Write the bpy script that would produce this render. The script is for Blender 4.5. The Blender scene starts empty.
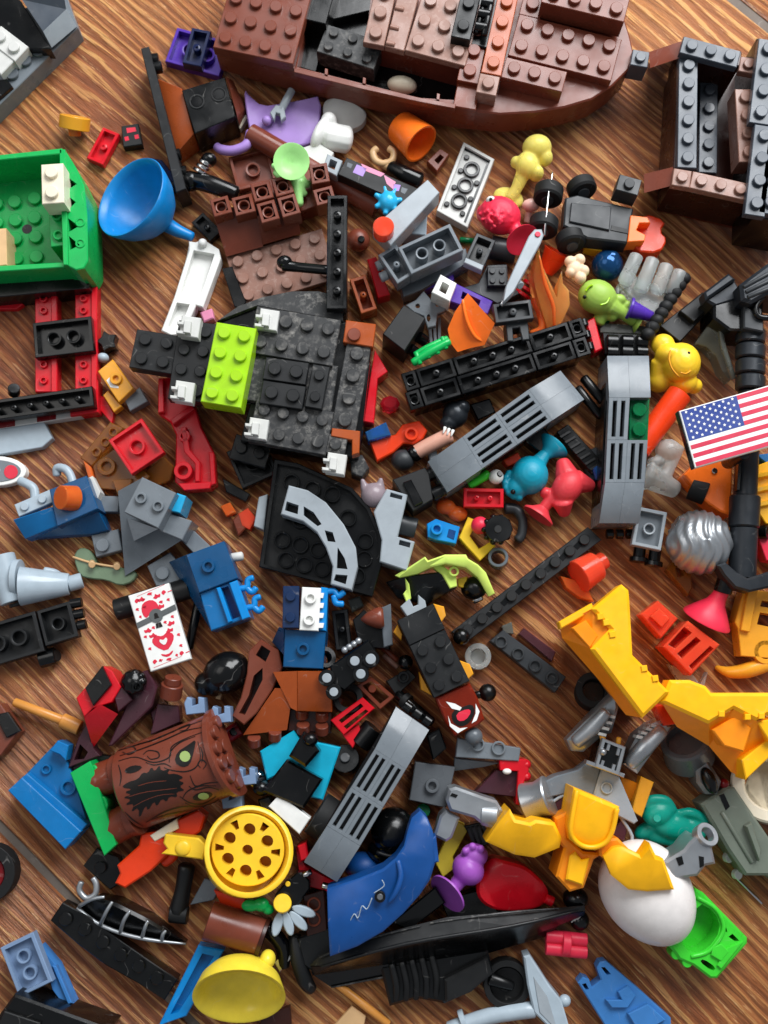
import bpy, math, random
from mathutils import Vector, Matrix
from mathutils.geometry import delaunay_2d_cdt
random.seed(7)
SC = bpy.context.scene
COL = SC.collection
M = 0.001                      # everything below is measured in millimetres

# ------------------------------------------------------------------ camera
FOC = 1050.0                   # focal length in pixels of the 1024 px tall picture
DIST, TILT = 410.0, math.radians(9.0)
CAM = Vector((0, -DIST*math.sin(TILT), DIST*math.cos(TILT)))
RCAM = Matrix.Rotation(TILT, 3, 'X')
cd = bpy.data.cameras.new('camera')
cam = bpy.data.objects.new('camera', cd); COL.objects.link(cam)
cam.location = CAM*M; cam.rotation_euler = (TILT, 0, 0)
cd.sensor_fit = 'VERTICAL'; cd.sensor_height = 36.0; cd.sensor_width = 27.0
cd.lens = 36.0*FOC/1024.0
cd.clip_start = 0.01; cd.clip_end = 20
cd.dof.use_dof = True; cd.dof.focus_distance = 0.392; cd.dof.aperture_fstop = 13.0
SC.camera = cam

# ------------------------------------------------------------------ light: window daylight in a room
w = bpy.data.worlds.new('World'); SC.world = w; w.use_nodes = True
w.node_tree.nodes['Background'].inputs[0].default_value = (0.86, 0.92, 1.0, 1)
w.node_tree.nodes['Background'].inputs[1].default_value = 0.28
def area(name, loc, target, sx, sy, power, col):
    l = bpy.data.lights.new(name, 'AREA'); l.shape = 'RECTANGLE'; l.size = sx; l.size_y = sy
    l.energy = power; l.color = col
    o = bpy.data.objects.new(name, l); COL.objects.link(o); o.location = loc
    o.rotation_euler = (Vector(target)-Vector(loc)).to_track_quat('-Z', 'Y').to_euler()
    return o
area('window_light', (0.29, 0.60, 0.62), (0, 0.0, 0), 0.65, 0.55, 13.2, (0.97, 0.985, 1.0))
area('room_light', (-0.75, 0.35, 1.25), (0, 0, 0), 0.8, 0.8, 3.6, (1.0, 0.97, 0.93))
SC.view_settings.view_transform = 'Standard'; SC.view_settings.look = 'None'
SC.view_settings.exposure = 0.1; SC.view_settings.gamma = 1.0
SC.view_settings.use_curve_mapping = False
SC.cycles.max_bounces = 8; SC.cycles.transmission_bounces = 6

# ------------------------------------------------------------------ pixel measurements -> millimetres on the table
def P(x, y, z=0.0):
    d = RCAM @ Vector(((x-384)/FOC, -(y-512)/FOC, -1.0))
    return CAM + d*((z-CAM.z)/d.z)
def K(x, y, z=0.0):
    v = P(x, y, z)-CAM
    return -(RCAM.transposed() @ v).z/FOC
def PV(p): return P(p[0], p[1], p[2] if len(p) > 2 else 0)

def AX(p, q):
    a, b = PV(p), PV(q)
    if abs(p[0]-q[0]) < .01 and abs(p[1]-q[1]) < .01: a = Vector((b.x, b.y, a.z))   # upright axis
    return a, b

# ------------------------------------------------------------------ materials
def lin(h):
    h = h.lstrip('#'); r = []
    for i in (0, 2, 4):
        c = int(h[i:i+2], 16)/255
        r.append(c/12.92 if c <= .04045 else ((c+.055)/1.055)**2.4)
    return (*r, 1)
MATS = {}
def plastic(name, hexc, rough=.25, dust=0.0, dustc='b9b0a8', metal=0.0, trans=0.0, scratch=.5):
    m = bpy.data.materials.new(name); m.use_nodes = True
    nt = m.node_tree; N = nt.nodes; L = nt.links
    b = N['Principled BSDF']
    tc = N.new('ShaderNodeTexCoord')
    mp = N.new('ShaderNodeMapping'); L.new(tc.outputs['Object'], mp.inputs[0])
    inf = N.new('ShaderNodeObjectInfo')
    vm = N.new('ShaderNodeVectorMath'); vm.operation = 'SCALE'; vm.inputs[3].default_value = 3.0
    cmb = N.new('ShaderNodeCombineXYZ')
    for i in range(3): L.new(inf.outputs['Random'], cmb.inputs[i])
    L.new(cmb.outputs[0], vm.inputs[0]); L.new(vm.outputs[0], mp.inputs['Location'])
    no = N.new('ShaderNodeTexNoise'); no.inputs['Scale'].default_value = 220; no.inputs['Detail'].default_value = 5
    L.new(mp.outputs[0], no.inputs['Vector'])
    base = lin(hexc)
    # slight piece to piece and within-piece variation of the moulded colour
    hsv = N.new('ShaderNodeHueSaturation'); hsv.inputs['Color'].default_value = base
    mr = N.new('ShaderNodeMapRange'); L.new(no.outputs['Fac'], mr.inputs['Value'])
    mr.inputs['From Min'].default_value = .3; mr.inputs['From Max'].default_value = .7
    mr.inputs['To Min'].default_value = .93; mr.inputs['To Max'].default_value = 1.06
    L.new(mr.outputs[0], hsv.inputs['Value'])
    colout = hsv.outputs[0]
    # dust specks and smudges
    d1 = N.new('ShaderNodeTexNoise'); d1.inputs['Scale'].default_value = 420; d1.inputs['Detail'].default_value = 6; d1.inputs['Roughness'].default_value = .7
    d2 = N.new('ShaderNodeTexNoise'); d2.inputs['Scale'].default_value = 90; d2.inputs['Detail'].default_value = 3
    L.new(mp.outputs[0], d1.inputs['Vector']); L.new(mp.outputs[0], d2.inputs['Vector'])
    r1 = N.new('ShaderNodeMapRange'); L.new(d1.outputs['Fac'], r1.inputs['Value'])
    lo = .66-.16*min(dust, 1.2)
    r1.inputs['From Min'].default_value = lo; r1.inputs['From Max'].default_value = lo+.26
    r2 = N.new('ShaderNodeMapRange'); L.new(d2.outputs['Fac'], r2.inputs['Value'])
    r2.inputs['From Min'].default_value = .42-.12*dust; r2.inputs['From Max'].default_value = .72-.1*dust
    mul = N.new('ShaderNodeMath'); mul.operation = 'MULTIPLY'
    L.new(r1.outputs[0], mul.inputs[0]); L.new(r2.outputs[0], mul.inputs[1])
    mu2 = N.new('ShaderNodeMath'); mu2.operation = 'MULTIPLY'; mu2.inputs[1].default_value = (.03 if name.startswith('black') else .09)+.6*dust
    L.new(mul.outputs[0], mu2.inputs[0])
    mx = N.new('ShaderNodeMixRGB'); L.new(mu2.outputs[0], mx.inputs[0]); L.new(colout, mx.inputs[1])
    mx.inputs[2].default_value = lin(dustc)
    # hairline scuffs and lint
    hn = N.new('ShaderNodeTexNoise'); hn.inputs['Scale'].default_value = 75; hn.inputs['Detail'].default_value = 1.5; L.new(mp.outputs[0], hn.inputs['Vector'])
    h1 = N.new('ShaderNodeMath'); h1.operation = 'SUBTRACT'; L.new(hn.outputs['Fac'], h1.inputs[0]); h1.inputs[1].default_value = .56
    h2 = N.new('ShaderNodeMath'); h2.operation = 'ABSOLUTE'; L.new(h1.outputs[0], h2.inputs[0])
    h3 = N.new('ShaderNodeMapRange'); L.new(h2.outputs[0], h3.inputs['Value']); h3.inputs['From Min'].default_value = 0; h3.inputs['From Max'].default_value = .006
    h3.inputs['To Min'].default_value = .34*scratch; h3.inputs['To Max'].default_value = 0
    h4 = N.new('ShaderNodeMapRange'); L.new(no.outputs['Fac'], h4.inputs['Value']); h4.inputs['From Min'].default_value = .5; h4.inputs['From Max'].default_value = .62
    h5 = N.new('ShaderNodeMath'); h5.operation = 'MULTIPLY'; L.new(h3.outputs[0], h5.inputs[0]); L.new(h4.outputs[0], h5.inputs[1])
    mx2 = N.new('ShaderNodeMixRGB'); L.new(h5.outputs[0], mx2.inputs[0]); L.new(mx.outputs[0], mx2.inputs[1]); mx2.inputs[2].default_value = lin('c8c4be')
    L.new(mx2.outputs[0], b.inputs['Base Color'])
    # roughness: smears + dust
    rr = N.new('ShaderNodeMapRange'); L.new(d2.outputs['Fac'], rr.inputs['Value'])
    rr.inputs['From Min'].default_value = .3; rr.inputs['From Max'].default_value = .75
    rr.inputs['To Min'].default_value = max(.05, rough-.08); rr.inputs['To Max'].default_value = min(1, rough+.18+.2*dust)
    L.new(rr.outputs[0], b.inputs['Roughness'])
    b.inputs['Metallic'].default_value = metal
    b.inputs['Specular IOR Level'].default_value = .38
    if trans:
        b.inputs['Transmission Weight'].default_value = trans; b.inputs['IOR'].default_value = 1.35
        b.inputs['Subsurface Weight'].default_value = .6; b.inputs['Subsurface Scale'].default_value = .004; b.inputs['Subsurface Radius'].default_value = (1, 1, 1)
    bp = N.new('ShaderNodeBump'); bp.inputs['Strength'].default_value = .12*scratch; bp.inputs['Distance'].default_value = .0004
    L.new(no.outputs['Fac'], bp.inputs['Height']); L.new(bp.outputs[0], b.inputs['Normal'])
    MATS[name] = m
    return m
for nm, hx, kw in [
    ('red', 'c81020', {}), ('darkred', '7a0f16', {}), ('orange', 'f87220', {}), ('redorange', 'e03c14', {}),
    ('gold', 'fab60e', {'rough': .38}), ('goldside', 'f08c0c', {'rough': .38}), ('yellow', 'f2c630', {}), ('lemon', 'f2d840', {}),  # goldside: deeper gold, paints the orange interreflection of the boot recesses
    ('amber', 'e09a28', {}), ('tan', 'd8b080', {}), ('tanorange', 'd08c40', {}), ('cream', 'e6dcc4', {}), ('skin', 'cf9a86', {}),
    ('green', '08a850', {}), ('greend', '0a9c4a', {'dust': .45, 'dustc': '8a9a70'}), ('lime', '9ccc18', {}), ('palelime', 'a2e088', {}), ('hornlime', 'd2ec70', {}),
    ('brightgreen', '3cc832', {}), ('teal', '089c88', {}), ('sandgreen', '6e8468', {}), ('olive', '6c7468', {'rough': .4}),
    ('blue', '0a649e', {}), ('brightblue', '0a80c8', {}), ('funnel', '0a7cc2', {'rough': .36}), ('darkblue', '0c3c74', {}), ('navy', '101c44', {}), ('shield', '10488a', {'rough': .34, 'dust': .25}),
    ('medblue', '3c78b8', {}), ('sky', '28a4d4', {}), ('cyan', '10a4c4', {}), ('bluegrey', '7890b0', {}), ('oceanblue', '0a8ea8', {'rough': .42}),
    ('purple', '4c2c98', {}), ('lilac', 'a080c4', {'rough': .4}), ('violet', '9a50b0', {'rough': .36}),
    ('brown', '743420', {'dust': .25}), ('limesoft', '96b84c', {'rough': .42}), ('brownlight', '703828', {'dust': .2}), ('brownorange', 'a04a1e', {'dust': .1}), ('browndark', '34160f', {}), ('brownpink', '8a6456', {'dust': .9, 'dustc': 'c4aca2'}),
    ('brownred', '703626', {'dust': .2}), ('plum', '40202a', {}),
    ('black', '08090a', {'rough': .2}), ('blackmat', '101112', {'rough': .45}), ('blackdust', '2c2d2e', {'rough': .42, 'dust': 1.1, 'dustc': 'a09c96'}), ('blackdust2', '121416', {'rough': .38, 'dust': .45, 'dustc': '9a9896'}),
    ('charcoal', '2c2f32', {'rough': .4, 'dust': .15}), ('darkgrey', '585c60', {}), ('slate', '444b54', {'dust': .25}),
    ('grey', '6e757b', {}), ('greydark', '5a6066', {}), ('greylight', '98a0a6', {}), ('paleblue', 'a4b2bc', {}), ('white', 'e6e6e2', {}), ('offwhite', 'c8c8c4', {'rough': .45}), ('egg', 'e6e0dc', {'rough': .3, 'dust': .12, 'dustc': '8a8480'}),
    ('mauve', '8c7e84', {}), ('blue2', '0a4874', {}), ('navy2', '10284c', {}), ('brightblue2', '0a6eae', {}), ('pinkpale', 'e0b4a8', {}), ('peach', 'e8caa8', {'rough': .5}), ('trface', '8e2c18', {'trans': .4, 'rough': .12}), ('trplum', '6a4048', {'trans': .6, 'rough': .12}), ('pinkred', 'e02c48', {'rough': .4}), ('coral', 'd23a42', {'rough': .4}), ('pink', 'd080a0', {}),
    ('silver', 'a4a8ac', {'metal': .75, 'rough': .32}), ('silverdark', '7c8084', {'metal': .7, 'rough': .36}), ('gunmetal', '24282d', {'metal': .3, 'rough': .36, 'dust': .2}),
    ('bluemetal', '14406c', {'metal': .5, 'rough': .2}), ('chrome', 'c8c8c8', {'metal': 1, 'rough': .12}),
    ('trred', 'ff5434', {'trans': .35, 'rough': .14}), ('trorange', 'ff7430', {'trans': .4, 'rough': .12}), ('trflame', 'ffb060', {'trans': .55, 'rough': .16}),
    ('trbrown', 'b8742c', {'trans': .7, 'rough': .12}), ('trblue', '3c80c8', {'trans': .7, 'rough': .12}), ('trnavy', '203870', {'trans': .6, 'rough': .12}), ('trgreen', '08804c', {'trans': .5, 'rough': .12}),
    ('trclear', 'e4eae8', {'trans': .75, 'rough': .25}), ('trsmoke', '8c9088', {'trans': .7, 'rough': .2}), ('tryellow', 'fae878', {'trans': .3, 'rough': .22}), ('trgem', 'd02838', {'trans': .6, 'rough': .1}),
    ('printred', 'd42840', {'rough': .35}), ('printgrey', '585c5c', {'rough': .35}), ('printblack', '100c0a', {'rough': .35}), ('printgreen', '9cb468', {'rough': .35}),
    ('flagred', 'c42c48', {'rough': .3}), ('flagblue', '243c84', {'rough': .3}), ('rubber', '0e0f10', {'rough': .62}),
]:
    plastic(nm, hx, **kw)

# ------------------------------------------------------------------ geometry
ID = (Vector((0, 0, 0)), Vector((1, 0, 0)), Vector((0, 1, 0)), Vector((0, 0, 1)))
def area2(p): return sum(p[i][0]*p[(i+1) % len(p)][1]-p[(i+1) % len(p)][0]*p[i][1] for i in range(len(p)))
def inset(p, d):
    n = len(p); out = []
    for i in range(n):
        a, b, c = Vector(p[i-1][:2]), Vector(p[i][:2]), Vector(p[(i+1) % n][:2])
        e1 = (b-a); e2 = (c-b)
        if e1.length < 1e-6 or e2.length < 1e-6: out.append((b.x, b.y)); continue
        e1.normalize(); e2.normalize()
        n1 = Vector((-e1.y, e1.x)); n2 = Vector((-e2.y, e2.x))
        s = n1+n2
        if s.length < .2: out.append((b.x, b.y)); continue
        s = s/s.length; k = d/max(.5, s.dot(n1))
        q = b+s*k; out.append((q.x, q.y))
    return out
def smoothpoly(p, n=1):
    for _ in range(n):
        q = []
        for i in range(len(p)):
            a, b = p[i], p[(i+1) % len(p)]
            q.append(tuple(a[k]*.75+b[k]*.25 for k in range(len(a))))
            q.append(tuple(a[k]*.25+b[k]*.75 for k in range(len(a))))
        p = q
    return p
def circ(x, y, r, n=14, ry=None, rot=0):
    ry = ry or r; c, s = math.cos(math.radians(rot)), math.sin(math.radians(rot)); o = []
    for i in range(n):
        a = 2*math.pi*i/n; u, v = r*math.cos(a), ry*math.sin(a)
        o.append((x+u*c-v*s, y+u*s+v*c))
    return o
def lerp(a, b, t): return tuple(a[i]+(b[i]-a[i])*t for i in range(min(len(a), len(b))))
def inpoly(x, y, p):
    c = False; j = len(p)-1
    for i in range(len(p)):
        if (p[i][1] > y) != (p[j][1] > y) and x < (p[j][0]-p[i][0])*(y-p[i][1])/(p[j][1]-p[i][1])+p[i][0]: c = not c
        j = i
    return c
def tess(loops):
    """triangles (indices into the concatenated loops) that fill loops[0] minus the other loops"""
    pts = []; ed = []
    for l in loops:
        o = len(pts); pts += [Vector((p[0], p[1])) for p in l]; ed += [(o+i, o+(i+1) % len(l)) for i in range(len(l))]
    r = delaunay_2d_cdt(pts, ed, [], 0, 1e-6)
    vo, fo, ov = r[0], r[2], r[3]
    near = [o[0] if o else min(range(len(pts)), key=lambda k: (pts[k]-vo[i]).length) for i, o in enumerate(ov)]
    out = []
    for f in fo:
        cx = sum(vo[i].x for i in f)/len(f); cy = sum(vo[i].y for i in f)/len(f)
        if inpoly(cx, cy, loops[0]) and not any(inpoly(cx, cy, h) for h in loops[1:]):
            q = tuple(near[i] for i in f)
            if len(set(q)) == 3: out.append(q)
    return out
class MB:
    def __init__(s): s.v = []; s.f = []
    def add(s, vs, fs):
        o = len(s.v); s.v += [Vector(v) for v in vs]; s.f += [tuple(i+o for i in f) for f in fs]
    def extr(s, poly, z0, z1, fr=ID, bev=.25, holes=(), bz=None):
        """prism over poly (mm, in frame fr) from z0 up to z1 (numbers, or one height per corner), chamfered top edge"""
        o, ux, uy, n = fr
        W = lambda x, y, z: o+ux*x+uy*y+n*z
        zl = list(z1) if isinstance(z1, (list, tuple)) else [z1]*len(poly)
        poly = list(poly)
        if area2(poly) < 0: poly = poly[::-1]; zl = zl[::-1]
        N = len(poly); top = inset(poly, bev) if bev else poly
        base = len(s.v)
        hs = []
        for h in holes:
            h = list(h); hs.append(h if area2(h) < 0 else h[::-1])
        vb = [W(p[0], p[1], z0) for p in poly]; vm = [W(p[0], p[1], z-bev) for p, z in zip(poly, zl)]
        vt = [W(p[0], p[1], z) for p, z in zip(top, zl)]
        vs = vb+vm+vt; fs = []
        for i in range(N):
            j = (i+1) % N
            fs.append((i, j, N+j, N+i)); fs.append((N+i, N+j, 2*N+j, 2*N+i))
        if not hs:
            if N <= 4: fs.append(tuple(2*N+i for i in range(N))); fs.append(tuple(N-1-i for i in range(N)))
            else:
                for t in tess([top]): fs.append(tuple(2*N+i for i in t))
                for t in tess([poly]): fs.append(tuple(t))
        else:
            zt = zl[0]
            ht = []; hb = []
            for h in hs:
                ht.append(len(vs)); vs += [W(p[0], p[1], zt) for p in h]
                hb.append(len(vs)); vs += [W(p[0], p[1], z0) for p in h]
            mp_t = [2*N+i for i in range(N)]; mp_b = list(range(N))
            for h, a, b in zip(hs, ht, hb):
                n_ = len(h)
                mp_t += [a+i for i in range(n_)]; mp_b += [b+i for i in range(n_)]
                for i in range(n_):
                    j = (i+1) % n_; fs.append((b+i, b+j, a+j, a+i))
            for t in tess([top]+hs):
                fs.append(tuple(mp_t[i] for i in t)); fs.append(tuple(mp_b[i] for i in reversed(t)))
        s.add(vs, fs); return s
    def slab(s, pts, zt, zb, bev=.3, holes=()):
        w3 = [P(p[0], p[1], p[2] if len(p) > 2 else zt) for p in pts]
        zs = [v.z for v in w3]
        flat = max(zs)-min(zs) < 1e-4
        s.extr([(v.x, v.y) for v in w3], zb, zs[0] if flat else zs, ID, bev, [[tuple(P(x, y, zt)[:2]) for x, y in h] for h in holes]); return s
    def frust(s, top, bot):
        a = [PV(p) for p in top]; b = [PV(p) for p in bot]; n = len(a)
        fs = [(i, (i+1) % n, n+(i+1) % n, n+i) for i in range(n)]
        for t in tess([[(v.x, v.y) for v in a]]): fs.append(t)
        for t in tess([[(v.x, v.y) for v in b]]): fs.append(tuple(n+i for i in t))
        s.add(a+b, fs); return s
    def loft(s, rows, zb):
        """strip surface through rows of (left, right) px points with heights, closed down to zb"""
        vs = []; fs = []
        for l, r in rows:
            a, b = PV(l), PV(r); vs += [a, b, Vector((b.x, b.y, zb)), Vector((a.x, a.y, zb))]
        for i in range(len(rows)-1):
            o = i*4
            for k in range(4): k2 = (k+1) % 4; fs.append((o+k, o+k2, o+4+k2, o+4+k))
        fs.append((0, 3, 2, 1)); o = 4*(len(rows)-1); fs.append((o, o+1, o+2, o+3))
        s.add(vs, fs); return s
    def lathe(s, p, q, prof, seg=28, mm=False):
        """turned shape round the axis p->q; prof = [(radius, distance from p along the axis)] in px"""
        a, b = AX(p, q); k = 1 if mm else K(*p)
        ax = (b-a).normalized(); u = ax.orthogonal().normalized(); v = ax.cross(u)
        vs = []; fs = []
        for r, h in prof:
            for i in range(seg):
                t = 2*math.pi*i/seg
                vs.append(a+ax*(h*k)+(u*math.cos(t)+v*math.sin(t))*(r*k))
        for j in range(len(prof)-1):
            for i in range(seg):
                i2 = (i+1) % seg; fs.append((j*seg+i, j*seg+i2, (j+1)*seg+i2, (j+1)*seg+i))
        if prof[0][0] > .01: fs.append(tuple(range(seg))[::-1])
        if prof[-1][0] > .01: fs.append(tuple((len(prof)-1)*seg+i for i in range(seg)))
        s.add(vs, fs); return s
    def cyl(s, p, q, r0, r1=None, seg=22, bev=.6):
        r1 = r0 if r1 is None else r1
        e_ = AX(p, q); L = (e_[1]-e_[0]).length/K(*p); bev = min(bev, L*.3, r0*.5, r1*.5 if r1 > .5 else 9)
        return s.lathe(p, q, [(max(r0-bev, .02), 0), (r0, bev), (r1, L-bev), (max(r1-bev, .02), L)], seg)
    def ring(s, p, q, ro, ri, seg=24, bev=.5):
        e_ = AX(p, q); L = (e_[1]-e_[0]).length/K(*p); bev = min(bev, (ro-ri)*.3)
        pr = [(ri, 0), (ro-bev, 0), (ro, bev), (ro, L-bev), (ro-bev, L), (ri+bev, L), (ri, L-bev), (ri, 0)]
        a = len(s.f); s.lathe(p, q, pr, seg); s.f = [f for f in s.f[:a]]+[f for f in s.f[a:] if len(f) == 4]; return s
    def tube(s, pts, rs, seg=12, sub=4, cap=True):
        W = [PV(p) for p in pts]
        if not isinstance(rs, (list, tuple)): rs = [rs]*len(pts)
        ks = [K(*p) for p in pts]; R = [r*k for r, k in zip(rs, ks)]
        if len(W) > 2 and sub > 1:
            W2 = []; R2 = []
            for i in range(len(W)-1):
                p0, p1, p2, p3 = W[max(i-1, 0)], W[i], W[i+1], W[min(i+2, len(W)-1)]
                for k in range(sub):
                    t = k/sub
                    W2.append(.5*((2*p1)+(p2-p0)*t+(2*p0-5*p1+4*p2-p3)*t*t+(3*p1-p0-3*p2+p3)*t**3)); R2.append(R[i]*(1-t)+R[i+1]*t)
            W2.append(W[-1]); R2.append(R[-1]); W, R = W2, R2
        if cap:      # rounded ends
            d0 = (W[0]-W[1]).normalized(); d1 = (W[-1]-W[-2]).normalized()
            W = [W[0]+d0*R[0]*.35, W[0]+d0*R[0]*.2]+W+[W[-1]+d1*R[-1]*.2, W[-1]+d1*R[-1]*.35]
            R = [R[0]*.45, R[0]*.82]+R+[R[-1]*.82, R[-1]*.45]
        n = len(W); vs = []; fs = []
        u = None
        for i in range(n):
            d = (W[min(i+1, n-1)]-W[max(i-1, 0)]).normalized()
            u = d.orthogonal().normalized() if u is None else (u-d*u.dot(d)).normalized()
            v = d.cross(u)
            for k in range(seg):
                t = 2*math.pi*k/seg; vs.append(W[i]+(u*math.cos(t)+v*math.sin(t))*R[i])
        for i in range(n-1):
            for k in range(seg):
                k2 = (k+1) % seg; fs.append((i*seg+k, i*seg+k2, (i+1)*seg+k2, (i+1)*seg+k))
        fs.append(tuple(range(seg))[::-1]); fs.append(tuple((n-1)*seg+k for k in range(seg)))
        s.add(vs, fs); return s
    def ell(s, p, rx, ry=None, rz=None, yaw=0, seg=20, rng=12):
        """ellipsoid; rx, ry in px along the picture axes turned by yaw (deg, clockwise on the picture), rz in mm"""
        c = PV(p); k = K(*p); ry = rx if ry is None else ry; rz = rx*k if rz is None else rz
        a = -math.radians(yaw); ux = Vector((math.cos(a), math.sin(a), 0)); uy = Vector((-math.sin(a), math.cos(a), 0))
        vs = []; fs = []
        for j in range(1, rng):
            f = math.pi*j/rng
            for i in range(seg):
                t = 2*math.pi*i/seg
                vs.append(c+ux*(rx*k*math.sin(f)*math.cos(t))+uy*(ry*k*math.sin(f)*math.sin(t))+Vector((0, 0, rz*math.cos(f))))
        nt = len(vs); vs.append(c+Vector((0, 0, rz))); vs.append(c-Vector((0, 0, rz)))
        for j in range(rng-2):
            for i in range(seg):
                i2 = (i+1) % seg; fs.append((j*seg+i, (j+1)*seg+i, (j+1)*seg+i2, j*seg+i2))
        for i in range(seg):
            i2 = (i+1) % seg; fs.append((nt, i, i2)); fs.append((nt+1, (rng-2)*seg+i2, (rng-2)*seg+i))
        s.add(vs, fs); return s

def mesh_from(name, verts, faces, mat, ang=38):
    me = bpy.data.meshes.new(name)
    me.from_pydata([tuple(v) for v in verts], [], faces); me.validate()
    import bmesh
    bm = bmesh.new(); bm.from_mesh(me)
    bmesh.ops.recalc_face_normals(bm, faces=bm.faces); bm.to_mesh(me); bm.free()
    for p in me.polygons: p.use_smooth = True
    me.set_sharp_from_angle(angle=math.radians(ang))
    me.materials.append(MATS[mat] if isinstance(mat, str) else mat)
    return me
STUDS = {}
def stud_mesh(mat, kind):
    if (mat, kind) not in STUDS:
        mb = MB(); n = 20
        pr = [(0.9, -.2), (1, -.2), (1, .62), (.9, .72), (.02, .72)] if kind == 1 else [(0.9, -.2), (1, -.2), (1, .65), (.92, .72), (.66, .72), (.6, .62), (.6, .1), (.02, .1)]
        vs = []; fs = []
        for r, h in pr:
            for i in range(n): t = 2*math.pi*i/n; vs.append(Vector((r*math.cos(t)*M, r*math.sin(t)*M, h*M)))
        for j in range(len(pr)-1):
            for i in range(n): i2 = (i+1) % n; fs.append((j*n+i, j*n+i2, (j+1)*n+i2, (j+1)*n+i))
        STUDS[(mat, kind)] = mesh_from('stud', vs, fs, mat)
    return STUDS[(mat, kind)]
TUBES = {}
def tube_mesh(mat, kind):
    if (mat, kind) not in TUBES:
        n = 20; vs = []; fs = []
        pr = [(.72, -1), (1, -1), (1, 0), (.96, .0), (.76, .0), (.72, -.03), (.72, -1)] if kind == 'tube' else [(1, -1), (1, -.05), (.9, 0), (.35, 0), (.3, -.2), (.02, -.2)]
        for r, h in pr:
            for i in range(n): t = 2*math.pi*i/n; vs.append(Vector((r*math.cos(t)*M, r*math.sin(t)*M, h*M)))
        for j in range(len(pr)-1):
            for i in range(n): i2 = (i+1) % n; fs.append((j*n+i, j*n+i2, (j+1)*n+i2, (j+1)*n+i))
        TUBES[(mat, kind)] = mesh_from('tube', vs, fs, mat)
    return TUBES[(mat, kind)]

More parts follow.
